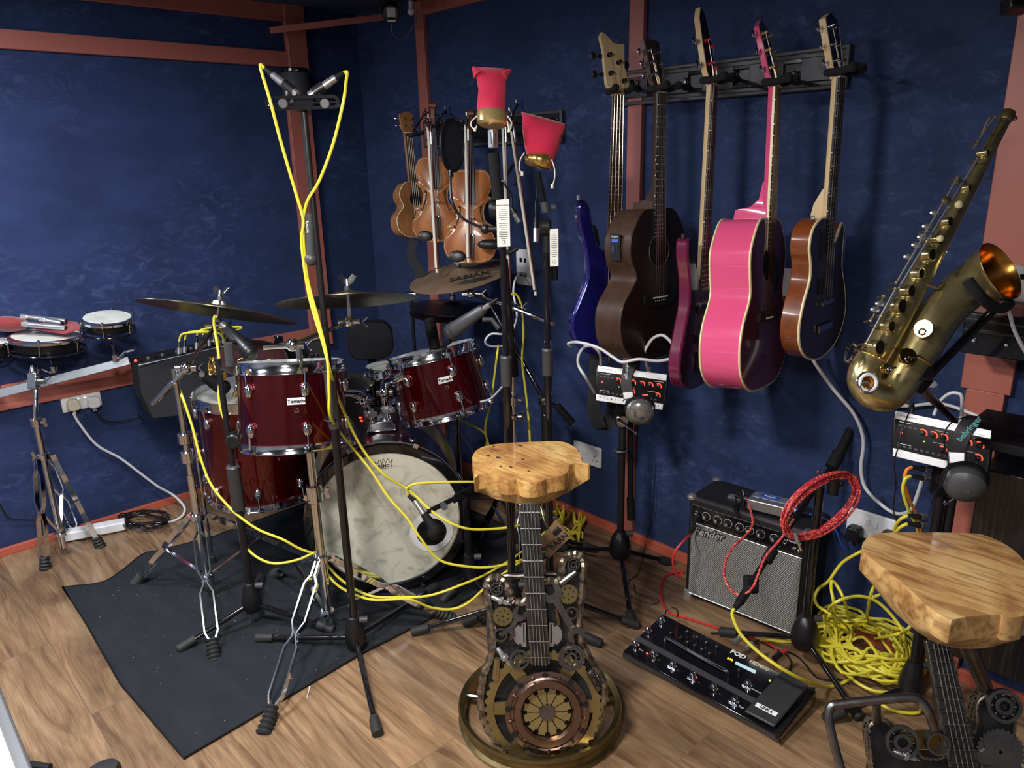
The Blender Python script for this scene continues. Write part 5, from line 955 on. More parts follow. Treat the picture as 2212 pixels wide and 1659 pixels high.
# right stool
K8=K(1740,1120,3.0785); Ka=K(1860,1100,2.969)
b0=fl(2030,1659,.20); n0=(-HF*math.cos(math.radians(22))+Z*math.sin(math.radians(22))+HR*-.15)
ring=fl(2080,1740,.02)
seat2=[Ka(*p) for p in [(5,260),(12,205),(60,162),(140,148),(300,144),(500,145),(700,150),(790,162),(900,205),(990,265),(1045,320),(1120,420),(1180,560),(1150,640),(1060,668),(1045,690),(960,698),(910,690),(900,680),(800,684),(700,690),(620,705),(580,715),(520,690),(420,620),(300,510),(160,390),(50,310)]]
out2=[(420,1440),(440,1380),(500,1348),(560,1370),(640,1420),(700,1490),(760,1560),(800,1600),(915,1600),(1060,1440),(1130,1430),(1150,1360),(1150,1250),(1200,1190),(1290,1180),(1370,1200),(1405,1260),(1400,1400),(1395,1700),(1500,1900),(1500,2100),(600,2100),(520,1900),(460,1700)]
t,f,n,cen=stool('bar stool at the right edge with swirled wooden seat and perforated steel guitar body',(b0,n0),[K8(*p) for p in out2],[(2000,1385),(2052,1390),(2117,1659),(2050,1659)],.05,seat2,.78,'seat_wood2',ring,.2,None,True)
def c2_(x,y,o_=0): return f(*K8(x,y),o_)
xr=(HR-n*HR.dot(n)).normalized()
q=part('base_ring',B().lathe([(.20,.0),(.21,.002),(.21,.05),(.20,.058),(.195,.05),(.195,.01),(.20,0)],(ring.x,ring.y,0),Z,48),'brass_old',t,ang=40)
part('foot_rail',B().tube(cr([c2_(235,1660,.10),c2_(190,1500,.10),c2_(155,1330,.10),c2_(170,1250,.10),c2_(230,1235,.10),c2_(450,1210,.10),c2_(700,1190,.10),c2_(770,1215,.10),c2_(820,1290,.10),c2_(855,1390,.08)],5),.0095,12),'steel',t)
part('rail_bracket',B().cyl(c2_(470,1225,.09),c2_(475,1360,.0),.009,10),'steel',t)
part('support_post',B().tube([cen-Z*.07,V((ring.x,ring.y,.35)),V((ring.x,ring.y,.03))],.016,12),'steel',t)
bearing(t,c2_(635,1480,.004),n,.036); bearing(t,c2_(1310,1240,.004),n,.036); plug(t,c2_(760,1610,.006),c2_(580,1545,.006),n)
part('dark_gear',gear(c2_(1290,1550,.004),n,xr,.045,.004,28,.005,.18),'steel',t); wrench(t,c2_(1220,1720,.006),c2_(1150,1530,.006),n,1.5)
part('curved_guard',B().lathe([(.020,0),(.024,.004),(.024,.03),(.020,.03),(.020,0)],c2_(850,1470,.0),n,20),'steel',t)
# ---------------------------------------------------------------- guitar amplifier and things on it
KF=K(1300,980,2.513)
AL=fl(1478,1284); AR=fl(1728,1386); ax=(AR-AL).normalized(); an=V((ax.y,-ax.x,0)); an=an if an.dot(CAM-AL)>0 else -an
aw=(AR-AL).length; ah=vp(1492,1088,AL).z+.0; ah=.385
tb=.035 # top lean back
t=thing('guitar_amplifier','black guitar amplifier with silver grille cloth beside the wall','amplifier',(AL+AR)/2); AMP=t
dp=.19
Cn=lambda u,v,w:AL+ax*(u*aw)+Z*(v*ah)-an*(w*dp+v*tb*(1-w)*0)
part('cabinet',B().loft([[Cn(0,.0,0),Cn(1,0,0),Cn(1,0,1),Cn(0,0,1)],[Cn(0,1,0),Cn(1,1,0),Cn(1,1,1),Cn(0,1,1)]]),'tolex',t,.012)
af=PL(AL,an)
gp=[Cn(.045,.05,0),Cn(.955,.05,0),Cn(.955,.76,0),Cn(.045,.76,0)]
me_=M(((ax.x,-an.x,0,AL.x),(ax.y,-an.y,0,AL.y),(0,0,1,AL.z),(0,0,0,1)))
part('grille_cloth',B().prism([p+an*.001 for p in gp],an*.004),'grille',t)
part('grille_piping',B().tube([p+an*.004 for p in gp],.0025,6,closed=True),'silver',t)
cpn=part('control_panel',B().prism([p+an*.001 for p in (Cn(.045,.78,0),Cn(.955,.78,0),Cn(.955,.93,0),Cn(.045,.93,0))],an*.004),'black_gloss',t)
part('panel_edge',B().tube([p+an*.004 for p in (Cn(.045,.78,0),Cn(.955,.78,0),Cn(.955,.93,0),Cn(.045,.93,0))],.0012,5,closed=True),'silver',cpn)
for i,u in enumerate((.17,.27,.36,.46,.54,.63,.74)):
    c=Cn(u,.86,0)+an*.005; k=part('knob',B().lathe([(.0115,0),(.011,.006),(.0085,.007),(.008,.015),(.006,.016)],c,an,16),'black',cpn); part('knob_cap',B().lathe([(.006,0),(.006,.001)],c+an*.0155,an,12),'silver',k); part('knob_mark',B().box(c+an*.0168+Z*.004,(.0015,.0006,.006),(ax,an,Z)),'ink_w',k)
    part('dial_marks',B().torus(c+an*.0003,an,.0145,.0006,16,4),'ink_w',cpn)
for u in (.08,.82): part('jack_socket',B().torus(Cn(u,.86,0)+an*.006,an,.006,.002,14,6),'chrome',cpn)
part('power_lamp',B().sph(Cn(.93,.82,0)+an*.008,.006,10),'chrome_dark',cpn)
text('Champion',Cn(.885,.885,0)+an*.0056,ax,Z,.008,'ink_w',cpn,shear=.4); text('50',Cn(.89,.83,0)+an*.0056,ax,Z,.008,'ink_w',cpn,shear=.4)
lg=part('script_badge',B().strip([Cn(.10,.66,0)+an*.007,Cn(.30,.695,0)+an*.007],Z,.003,.003),'chrome_dark',t); text('Fender',Cn(.20,.705,0)+an*.0075,ax+Z*.08,Z,.028,'ink',lg,shear=.35,bold=.0028,ext=.001); text('Fender',Cn(.20,.705,0)+an*.0095,ax+Z*.08,Z,.028,'script',lg,shear=.35,bold=.0003,ext=.001)
hd=part('carry_handle',B().strip(cr([Cn(.33,1,.42),Cn(.36,1.035,.42),Cn(.5,1.045,.42),Cn(.64,1.035,.42),Cn(.67,1,.42)]),an,.022,.006),'black',t)
for u in (.31,.69): part('handle_bracket',B().box(Cn(u,1.01,.42),(.045,.022,.006),(ax,an,Z)),'silver',hd)
for u in (.02,.98):
    for w in (.04,.96): part('corner_cap',B().sph(Cn(u,.985,w),.018,10,(1,1,.8)),'silver',t)
for u in (.03,.97): part('bottom_corner',B().box(Cn(u,.03,.02),(.03,.012,.026),(ax,an,Z)),'silver',t,.003)
# DI box
dc=at(1687,1118,2.36); dc=V((0,0,0)); c_=Cn(.62,1,.30); dx=(ax-an*.12).normalized(); dy=Z.cross(dx)
t=thing('di_box','grey metal signal box with blue label lying on the amplifier','signal box',c_+Z*.004)
bb=part('case',B().box(c_+Z*.026,(.125,.075,.036),(dx,dy,Z)),'silver',t,.004); part('label_plate',B().box(c_+Z*.0445+dy*.012,(.11,.04,.001),(dx,dy,Z)),'alu',bb); part('blue_label',B().box(c_+Z*.0452-dx*.005+dy*.014,(.06,.022,.0008),(dx,dy,Z)),'blue_c',bb)
text('PULSE',c_+Z*.0459-dx*.005+dy*.014,dx,dy,.010,'ink_w',bb)
for dx_ in (-.045,-.025,.04): part('switch',B().box(c_+Z*.0455+dx*dx_-dy*.02,(.006,.004,.002),(dx,dy,Z)),'black',bb)
for s in (-1,1):
    for u in (-1,1): part('rubber_foot',B().cyl(c_+dx*.05*s+dy*.028*u,c_+dx*.05*s+dy*.028*u+Z*.009,.006,8),'rubber',bb)
e1=c_+Z*.026-dx*.0625; t=thing('jack_plug','silver jack plug in the left end of the grey signal box','plug',e1); part('shell',B().tube([e1,e1-dx*.03],.006,10),'silver',t); part('boot',B().tube([e1-dx*.03,e1-dx*.05],[.006,.003],10),'black',t)
cable('instrument_cable','short black cable looping over the amplifier handle into the signal box',[e1-dx*.05,at(1592,1110,2.42),at(1585,1095,2.44),at(1600,1085,2.46),at(1603,1060,2.45),at(1607,1072,2.44),at(1604,1096,2.42)],'black',.003)
e2=c_+Z*.026+dx*.0625; t=thing('xlr_plug','blue banded plug in the right end of the grey signal box','plug',e2); part('shell',B().tube([e2,e2+dx*.02],.009,12),'silver',t); part('band',B().tube([e2+dx*.02,e2+dx*.027],.0095,12),'blue_c',t); part('boot',B().tube([e2+dx*.027,e2+dx*.06],[.009,.004],10),'black',t)
cable('instrument_cable','blue cable dropping from the signal box to the floor by the wall socket',[e2+dx*.06,at(1790,1125,2.34),at(1808,1150,2.33),at(1820,1180,2.34),at(1845,1198,2.35),at(1880,1215,2.36),at(1900,1240,2.4)],'blue_c',.003)
# jack in amp + red cable
j=Cn(.10,.84,0)+an*.012; t=thing('jack_plug','black jack plug in the front of the amplifier','plug',j); part('shell',B().tube([j,j+an*.018,j+an*.022-Z*.035],.0075,10),'black',t); part('boot',B().tube([j+an*.022-Z*.035,j+an*.02-Z*.06-ax*.008],[.006,.0035],10),'black',t)
cable('instrument_cable','plain red cable from the amplifier front around to the pedalboard',[j+an*.02-Z*.06-ax*.008,at(1480,1165,2.48),at(1456,1195,2.47),at(1455,1225,2.48),at(1466,1246,2.5),at(1474,1238,2.52)],'red_c',.0042,'plain red instrument cables')
cable('instrument_cable','plain red cable curving on the floor to the back of the pedalboard',[fl(1476,1232,.02),fl(1440,1242,.006),fl(1427,1265,.006),fl(1430,1300,.006),fl(1450,1325,.006),fl(1500,1340,.006),fl(1560,1360,.006),fl(1620,1378,.006),fl(1668,1395,.006),fl(1678,1412,.01),fl(1668,1425,.02)],'red_c',.0042,'plain red instrument cables')
# boom stand by the amplifier
sA=(2.600,-.262)
zz=lambda x,y,xy:vp(x,y,xy).z
AS=black_stand('short black boom stand in front of the amplifier carrying the red cable coil',sA,.115,[(2.356,-.30,0),(2.812,-.372,0),(2.62,-.04,0)],[(.12,zz(1800,1050,sA),.0125,'black_gloss')],G,hubr=.04)
jt=vp(1801,1045,sA); part('joint',B().cyl(jt-Z*.03,jt+Z*.012,.017,14).sph(jt+HR*.02,.01,10),'black',AS); part('clamp_lever',B().cyl(at(1768,1020,2.14),at(1796,1038,2.14),.003,8).sph(at(1767,1018,2.14),.006,8),'chrome',AS)
part('boom_arm',B().tube([at(1800,1005,2.27),at(1745,1080,2.24),at(1668,1190,2.2),at(1620,1265,2.16)],.0095,12),'black_gloss',AS); part('counter_grip',B().tube([at(1841,922,2.30),at(1812,982,2.28)],.014,12).tube([at(1813,978,2.28),at(1796,1010,2.27)],.019,12),'black_matte',AS); part('slider',B().tube([at(1671,1186,2.19),at(1655,1213,2.18)],.016,12),'black_matte',AS)
part('mic_clip',B().box(at(1622,1262,2.15),(.04,.028,.05),(RT,FW,UP)),'black_matte',AS,.006)
t=thing('microphone','black microphone clipped at the lower end of the amplifier boom arm','microphone',at(1610,1285,2.14)); part('body',B().tube([at(1632,1250,2.16),at(1598,1300,2.12)],.013,14),'black',t); part('connector',B().tube([at(1598,1300,2.12),at(1586,1316,2.11)],[.011,.007],12),'black_matte',t)
cable('microphone_cable','yellow cable from the amplifier microphone sweeping right over the pedalboard',[at(1586,1314,2.11),at(1582,1330,2.1),at(1600,1370,2.08),at(1640,1410,2.05),at(1690,1445,2.02),at(1740,1470,2.05),fl(1790,1484,.01),fl(1830,1470,.01),fl(1860,1440,.03)],yl,.0048,'yellow microphone cables')
# red cable coil
b=[];cx,cy=1772,1092; pts=[]
for k in range(8*14):
    a=2*math.pi*k/14; L=k//14; ra=92+6*math.sin(L*2.1)+4*math.sin(a*3+L); rb_=46+8*math.sin(L*1.7+.5)
    X_=math.cos(a)*ra; Y_=math.sin(a)*rb_+5*math.sin(L*3.3); th=math.radians(-38)
    pts.append(at(cx+X_*math.cos(th)-Y_*math.sin(th)+3*math.sin(L*5),cy+X_*math.sin(th)+Y_*math.cos(th),2.12+.035*math.sin(a+.6)+.004*(L%4)))
cl_=cable('cable_coil','red braided cable coil hung on the boom stand in front of the amplifier',pts,'red_braid',.0036,n=3)
cable('instrument_cable','red braided cable loop hanging from the coil in front of the grille',[c_+Z*.03-dx*.075,at(1625,1135,2.32),at(1585,1180,2.26),at(1568,1210,2.22),at(1564,1240,2.2),at(1575,1270,2.17),at(1600,1286,2.13),at(1625,1270,2.12),at(1640,1235,2.12),at(1655,1200,2.12),at(1690,1160,2.12),at(1715,1120,2.12)],'red_braid',.0036)
t=thing('jack_plug','silver jack plug dangling from the red cable coil','plug',at(1720,1160,2.1)); part('shell',B().tube([at(1717,1150,2.1),at(1724,1172,2.1)],[.007,.006],10),'silver',t); part('tip',B().tube([at(1724,1172,2.1),at(1731,1190,2.1)],.003,8),'gold',t)
# ---------------------------------------------------------------- pedalboard
pz=.055
c1_=[fl(1432,1326,pz),fl(1764,1492,pz),fl(1684,1592,.028),fl(1345,1407,.028)]
g1=[V((p.x,p.y,.004)) for p in c1_]; g1[2]=fl(1684,1606,.004); g1[3]=fl(1343,1420,.004)
t=thing('effects_pedalboard','long black floor pedalboard with metal footswitches and an expression pedal','pedalboard',sum(g1,V())/4); PB=t
part('case',B().loft([g1,c1_]),'black_gloss',t,.004)
o_=c1_[3]; ux=(c1_[2]-c1_[3]).normalized(); un=ux.cross(c1_[0]-c1_[3]).normalized(); un=un if un.z>0 else -un
pf_=PL(o_,un); uy=un.cross(ux)
def kp_(x,y,o=0): return pf_(*KF(x,y),o)
for i,(x,y) in enumerate([(182,1040),(282,1095),(385,1155),(493,1215),(607,1278),(720,1348),(322,912),(252,965),(792,1260)]):
    c=kp_(x,y,.001); s=part('footswitch',B().box(c+un*.002,(.026,.017,.004),(ux,uy,un)).lathe([(.0105,.004),(.0105,.009),(.0075,.010),(.0075,.017),(.005,.019)],c,un,16),'chrome',t)
    part('switch_lamp',B().lathe([(.0022,0),(.0022,.0015)],c+ux*.010+uy*.004+un*.004,un,8),'led_red' if i in (0,3) else 'silver',s)
for i,(x,y) in enumerate([(462,980),(515,1010),(567,1038),(622,1062),(375,985),(427,1012),(465,1035),(503,1055),(543,1075),(583,1098),(745,1188)]): 
    c=kp_(x,y,.001); k=part('knob',B().lathe([(.0075,0),(.0065,.010),(.004,.011)],c,un,14),'black',t); part('knob_mark',B().box(c+un*.0115,(.001,.006,.0006),(ux,uy,un)),'ink_w',k)
part('guard_bar',B().tube(cr([kp_(345,1020,.001),kp_(345,1005,.022),kp_(360,1003,.024),kp_(500,1085,.024),kp_(660,1172,.024),kp_(680,1185,.02),kp_(688,1212,.001)],5),.0045,10),'chrome',t)
part('step_line',B().strip([kp_(190,1000,.0006),kp_(830,1345,.0006)],uy,.02,.0015),'grey_dark',t)
part('lcd_screen',B().prism([kp_(x,y,.0008) for x,y in ((728,1128),(838,1178),(832,1195),(722,1142))],un*.0008),'lcd',t)
text('030',kp_(696,1116,.001),ux,uy,.009,'led_amber',t); text('POD',kp_(740,1090,.001),ux,uy,.017,'ink_w',t,bold=.001); text('HD400',kp_(855,1150,.001),ux,uy,.015,'cream',t,bold=.0004)
text('EFFECTS LOOP',kp_(842,1290,.001),ux,uy,.004,'ink_w',t); text('TAP',kp_(755,1376,.001),ux,uy,.006,'ink_w',t); text('MODE',kp_(213,1066,.001),ux,uy,.004,'ink_w',t)
for i,(x,y) in enumerate([(310,1120),(415,1178),(527,1242),(640,1305)]): text(('PRE','MOD','DELAY','LOOP')[i] if False else 'FX',kp_(x,y,.001),ux,uy,.004,'gold',t)
part('mode_lamp',B().lathe([(.003,0),(.003,.002)],kp_(246,1085,.001),un,8),'led_red',t); part('link_lamp',B().lathe([(.0025,0),(.0025,.002)],kp_(912,1233,.001),un,8),'led_green',t)
ep=[kp_(980,1190,.030),kp_(1120,1268,.030),kp_(935,1490,.012),kp_(775,1405,.012)]
E_=part('expression_pedal',B().prism(ep,un*.008),'grey_dark',t,.003); part('rubber_tread',B().prism([p+un*.0085+(sum(ep,V())/4-p)*.04 for p in ep],un*.0006),'rubber',E_)
lb=(kp_(908,1376,.026)); 
pn=(ep[1]-ep[0]).cross(ep[3]-ep[0]).normalized(); pn=pn if pn.z>0 else -pn; ex=(ep[2]-ep[3]).normalized(); ey=pn.cross(ex)
ce=ep[3].lerp(ep[2],.5).lerp(ep[0].lerp(ep[1],.5),.20)+pn*.0095; part('badge',B().box(ce,(.06,.014,.0012),(ex,ey,pn)),'ink_w',E_); text('LINE 6',ce+pn*.0009,ex,ey,.009,'ink',E_,bold=.0005)
part('pedal_side',B().prism([kp_(1120,1272,.0),kp_(1160,1275,.0),kp_(945,1560,-.0),kp_(935,1495,.0)],un*.004),'black',t)
for i,(x,y) in enumerate(((716,1028),(782,1058),(935,1112))):
    e=kp_(x,y,.012); q_=thing('cable_plug',('plug in the pedalboard rear at left, with a yellow cable','plug in the pedalboard rear, second along, with a yellow cable','red and black plug in the pedalboard rear at right')[i],'plug',e); part('shell',B().tube([e,e+uy*.03+ux*.005],.0085,12),'silver' if i<2 else 'black',q_); part('boot',B().tube([e+uy*.03+ux*.005,e+uy*.055+ux*.012],[.008,.004],10),'black' if i<2 else 'red_c',q_)
cable('microphone_cable','yellow cable from the pedalboard rear to the tangled pile, left one',[kp_(745,995,.015),fl(*KF(770,985),.02),fl(*KF(850,978),.008),fl(*KF(950,990),.006),fl(*KF(1060,1020),.006),fl(*KF(1170,1070),.006),fl(*KF(1260,1120),.01),fl(1840,1440,.02)],yl,.0046,'yellow microphone cables')
cable('microphone_cable','yellow cable from the pedalboard rear to the tangled pile, right one',[kp_(808,1040,.015),fl(*KF(840,1020),.014),fl(*KF(900,1012),.006),fl(*KF(1000,1022),.006),fl(*KF(1100,1018),.006),fl(*KF(1200,1022),.01),fl(1800,1400,.01),fl(1830,1420,.03)],yl,.0046,'yellow microphone cables')
for i,pp in enumerate(([(1020,1180),(1028,1130),(990,1080),(940,1060),(860,1020),(790,985),(700,975),(590,975)],[(980,1065),(1060,1100),(1110,1150),(1160,1210),(1230,1230),(1290,1225),(1340,1250)])):
    cable('power_lead',('thin black lead behind the pedalboard','thin black lead running right from the pedalboard under the yellow pile')[i],[fl(*KF(*p),.005) for p in pp],'black',.0028,'thin black leads on the floor')
cable('power_lead','thin black lead hanging down the wall to loops left of the amplifier',[wy(1417,1000,-.02),wy(1410,1100,-.03),fl(*KF(240,480),.02),fl(*KF(200,640),.004),fl(*KF(140,700),.004),fl(*KF(150,770),.004),fl(*KF(280,815),.004),fl(*KF(300,790),.004),fl(*KF(190,760),.004),fl(*KF(170,700),.004)],'black',.0016,'thin black leads on the floor')
single('earth_loop','small black cable loop standing at the pedalboard rear corner','cable',B().tube(cr([kp_(345,870,.0),kp_(350,850,.02),kp_(380,835,.03),kp_(410,850,.02),kp_(412,885,.0)],5),.002,6),'black')
# ---------------------------------------------------------------- tangled yellow cables
random.seed(11)
pcx=fl(1868,1425)
for j in range(4):
    pts=[]; ph=random.random()*6; N=58
    for k in range(N):
        a=2*math.pi*k/11.3*(1 if j%2 else -1)+ph; r=.055+.085*abs(math.sin(k*.71+j*1.3))+.02*math.sin(k*1.9+j); ox=.018*math.sin(k*.37+j*2); oy=.018*math.cos(k*.29+j)
        z=.008+.075*(1-min(1,r/.19))+.030*(.5+.5*math.sin(k*1.3+j*1.7))+.008*j
        p=V((pcx.x,pcx.y,0))+HR*(math.cos(a)*r+ox)+HF*(math.sin(a)*r*1.12+oy); pts.append(V((p.x,min(p.y,-.008),z)))
    cable('tangled_cable',('yellow cable lying lowest in the tangled pile beside the amplifier','yellow cable woven through the middle of the tangled pile','yellow cable winding around the edge of the tangled pile','yellow cable lying on top of the tangled pile')[j],pts,yl,.0046,'tangled yellow cables on the floor',n=4,sides=7)
cable('microphone_cable','yellow cable arching high from behind the amplifier into the pile',[at(1862,1190,2.15),at(1820,1215,2.18),at(1790,1255,2.2),at(1770,1270,2.25),at(1760,1290,2.25),at(1768,1310,2.25),at(1800,1330,2.2),fl(1840,1360,.03)],yl,.0046,'yellow microphone cables')
cable('microphone_cable','yellow cable standing in a tall thin loop above the pile',[fl(1835,1350,.06),at(1825,1300,2.16),at(1808,1265,2.17),at(1797,1256,2.17),at(1796,1275,2.17),at(1802,1310,2.17),fl(1803,1370,.05)],yl,.0046,'yellow microphone cables')
cable('microphone_cable','yellow cable making the big loose ring over the pile',[fl(1785,1390,.06),fl(1782,1340,.1),at(1800,1305,2.1),at(1850,1288,2.1),at(1895,1300,2.1),at(1935,1340,2.08),at(1955,1380,2.06),fl(1960,1440,.07),fl(1940,1490,.03),fl(1880,1490,.03),fl(1820,1450,.03),fl(1790,1410,.03)],yl,.0046,'yellow microphone cables')
cable('microphone_cable','yellow cable rising from the pile behind the right stool seat',[fl(1870,1350,.06),at(1880,1290,2.12),at(1890,1262,2.12),at(1900,1235,2.12)],yl,.0046,'yellow microphone cables')
cable('microphone_cable','yellow cable bulging at the right side of the pile',[at(1885,1290,2.1),at(1925,1280,2.1),at(1955,1305,2.08),at(1972,1335,2.06),at(1960,1360,2.05),at(1930,1372,2.05),fl(1890,1380,.06)],yl,.0046,'yellow microphone cables')
cable('microphone_cable','yellow cable snaking out of the pile under the right stool rail',[fl(1940,1480,.02),fl(1975,1500,.01),fl(1990,1530,.01),fl(1975,1541,.006),fl(1930,1535,.006),fl(1900,1520,.006)],yl,.0046,'yellow microphone cables')
# second small heap behind the central stool
for j in range(2):
    pts=[fl(1232+26*math.cos(k*.9+j)+8*math.sin(k*2.1),1118+40*math.sin(k*.9+j)-8*j+ (45 if k%5==0 else 0),.012+.01*(k%3)) for k in range(22)]
    cable('tangled_cable',('yellow cable loops on the floor right of the centre stool seat, lower','yellow cable loops on the floor right of the centre stool seat, upper')[j],pts,yl,.0042,'small yellow cable heap by the wall')
# ---------------------------------------------------------------- wall sockets
def socket(label,c,X_,N,wd=.147,h=.087,plugs=(),led=None,holes=True):
    t=thing('wall_socket',label,'socket',c)
    pl=part('faceplate',B().box(c+N*.006,(wd,.012,h),(X_,N,Z)),'white',t,.004)
    for s in (-1,1): part('rocker_switch',B().box(c+N*.0135+X_*(s*.012)+Z*.012,(.012,.004,.022),(X_,N,Z)),'white',t,.001)
    if led: 
        for s in (-1,1): part('neon_lamp',B().box(c+N*.0158+X_*(s*.012)+Z*.006,(.006,.001,.005),(X_,N,Z)),led,t)
    for s in (-1,1):
        if s in plugs: continue
        for a,b,w,hh in ((0,.004,.004,.008),(-.011,-.016,.008,.004),(.011,-.016,.008,.004)): part('pin_slot',B().box(c+N*.0122+X_*(s*.045+a)+Z*b,(w,.001,hh),(X_,N,Z)),'black',t)
    return t
def plug13(label,c,X_,N,m):
    t=thing('mains_plug',label,'plug',c); part('body',B().loft([[c+X_*a*s+Z*b*s+N*o for a,b in ((-.025,-.016),(-.016,-.027),(.016,-.027),(.025,-.016),(.022,.016),(.014,.024),(-.014,.024),(-.022,.016))] for s,o in ((1,.0),(1,.018),(.85,.034))]),m,t,.003); part('cord_grip',B().cyl(c-Z*.026+N*.012,c-Z*.042+N*.012,.006,10),m,t); return c-Z*.042+N*.012
cL=wx(174,861,.001); socket('double wall socket on the left wall with two plugs and lit switches',cL,-Y,X,.15,.088,(-1,1),'led_white')
# from the room the left wall's right hand side is +y
eA=plug13('cream mains plug with the white lead, in the left wall socket',wx(156,872,.0145),Y,X,'cream_plug'); eB=plug13('white mains plug at right in the left wall socket',wx(200,866,.0145),Y,X,'white')
cable('power_lead','thick white lead from the left wall socket sweeping down to the extension block',[eA,wx(160,895,.03),wx(175,920,.035),wx(210,962,.03),wx(260,990,.03),wx(300,1020,.04),wx(340,1050,.05),wx(375,1070,.06),fl(398,1095,.03),fl(393,1115,.01),fl(365,1128,.006),fl(320,1130,.006),fl(278,1132,.015)],'white_cable',.0055)
cable('power_lead','thin black lead from the white plug towards the mixing desk',[eB,wx(205,885,.03),wx(220,905,.03),wx(245,912,.03),wx(285,905,.03),wx(300,898,.03),wx(310,910,.03)],'black',.003)
cable('power_lead','thin black lead along the bottom of the left wall',[wx(0,1090,.02),wx(15,1115,.02),wx(30,1122,.02),wx(80,1125,.02),wx(140,1140,.05),fl(160,1165,.01),fl(185,1165,.01)],'black',.003)
a=fl(140,1160,.02); b_=fl(272,1134,.02); t=thing('extension_block','white extension socket block on the floor along the left wall','extension block',(a+b_)/2); d=(b_-a); L=d.length; d=V((d.x,d.y,0)).normalized(); s_=Z.cross(d); m_=V(((a.x+b_.x)/2+.0,(a.y+b_.y)/2,.026))
m_.x=max(m_.x,.05); bd=part('body',B().box(m_,(L,.055,.04),(d,s_,Z)),'white',t,.006)
for k in range(4): part('outlet',B().box(m_+Z*.0205+d*(-.32+.2*k)*L,(.035,.035,.001),(d,s_,Z)),'ink_w',bd)
random.seed(3)
cable('cable_coil','loosely coiled thin black cable lying behind the extension block',[fl(310+48*math.cos(k*1.1)+10*math.sin(k*2.3),1122+15*math.sin(k*1.1)+8*math.cos(k*1.7),.012+.012*(k%3)) for k in range(48)],'black',.003,n=4,sides=6)
c=wy(1271,980,-.001); socket('double wall socket low on the back wall behind the wooden seat',c,X,-Y,.15,.088)
# network faceplate above
c=wy(1133,577,-.001); t=thing('network_socket','white network wall plate with one white cable plugged in','socket',c); part('faceplate',B().box(c-Y*.004,(.086,.008,.15),(X,Y,Z)),'white',t,.003)
for k,(dx_,dz_) in enumerate(((-.013,.03),(.013,.03),(-.013,-.03),(.013,-.03))): part('port',B().box(c-Y*.0085+X*dx_+Z*dz_,(.014,.002,.018),(X,Y,Z)),'black',t)
cable('network_cable','white network cable curling from the wall plate behind the kit',[wy(1135,592,-.014),wy(1128,590,-.03),at(1115,600,2.85),at(1109,630,2.8),at(1115,665,2.78),at(1116,690,2.78),at(1105,718,2.78),at(1090,745,2.78),at(1060,748,2.78),at(1048,738,2.78),at(1060,722,2.78),at(1085,722,2.78)],'white_cable',.004)
# socket behind the right stool
c=wy(1885,1136,-.001); 
ts=socket('double wall socket at low right with two black plugs',c,X,-Y,.15,.088,(-1,1)); pl=wy(1850,1148,-.0145); plug13('black mains plug at left in the low right socket',V((pl.x,-.0145,pl.z)),X,-Y,'black'); pl=wy(1925,1160,-.0145); plug13('black mains plug at right in the low right socket, behind the seat',V((pl.x,-.0145,pl.z)),X,-Y,'black')
# blank plate behind guitars
c=wy(1672,607,-.001); t=thing('wall_plate','white wall plate glimpsed between the pink and the small guitar','socket',c); part('faceplate',B().box(c-Y*.004,(.15,.008,.088),(X,Y,Z)),'white',t,.003); part('screw',B().cyl(c-Y*.008+X*.06,c-Y*.010+X*.06,.003,8),'silver',t)
# ---------------------------------------------------------------- speaker on the wall and ceiling light
sp=wx(640,185,.10); t=thing('wall_speaker','dark grey cylindrical speaker mounted high on the left wall post','speaker',(sp.x,sp.y,sp.z-.08)); 
hh=.155; z0=wx(642,222,.10).z-.01
part('grille',B().lathe([(.055,0),(.06,.004),(.06,hh-.02),(.058,hh-.018)],(sp.x,sp.y,z0),Z,36,sx=1.05),'grey_mic',t,ang=50); part('top_cap',B().lathe([(.058,0),(.0605,.002),(.0605,.014),(.057,.018)],(sp.x,sp.y,z0+hh-.018),Z,36,sx=1.05),'black_gloss',t)
part('bracket',B().box((.065,sp.y,z0+.06),(.075,.05,.04)),'black',t,.004)
text('SONOS',V((sp.x,sp.y,z0+hh-.008))+(CAM-sp).normalized()*.0607,HR,Z,.006,'paper',t)
q=at(845,30,3.12); t=thing('stage_light','round black stage light head hanging from the ceiling in the corner','stage light',(q.x,q.y,H)); nn=(CAM-q).normalized(); nn=(nn-Z*.3).normalized(); x_,y_,z_=frm(nn)
part('head',B().lathe([(.022,-.09),(.036,-.07),(.037,.0),(.033,.004)],q,nn,28),'black',t); part('lens',B().box(q+nn*.006+Z*.008,(.038,.038,.004),(x_,y_,nn)),'bulb_clear',t,.006); part('led_bar',B().box(q+nn*.006-Z*.024,(.034,.006,.003),(x_,y_,nn)),'cream_plug',t)
part('yoke',B().tube([q+HR*.042,q+HR*.045+Z*.05,q-HR*.045+Z*.05,q-HR*.042],.006,8).cyl(q+Z*.05,V((q.x,q.y,H)),.02,12),'black',t)
q2=at(888,25,3.1); t=thing('stage_light','small clear bulb light beside the round stage light','stage light',(q2.x,q2.y,H)); part('bulb',B().sph(q2,.015,12).cyl(q2+Z*.01,q2+Z*.04,.009,10),'bulb_clear',t); part('stem',B().cyl(q2+Z*.04,V((q2.x,q2.y,H)),.03,14),'black',t)
cable('light_cable','thin cable looping below the stage light',[at(845,50,3.1),at(848,72,3.12),at(860,83,3.13),at(875,82,3.13),at(887,65,3.12),at(898,50,3.1),at(902,25,3.1)],'grey_mic',.0022)
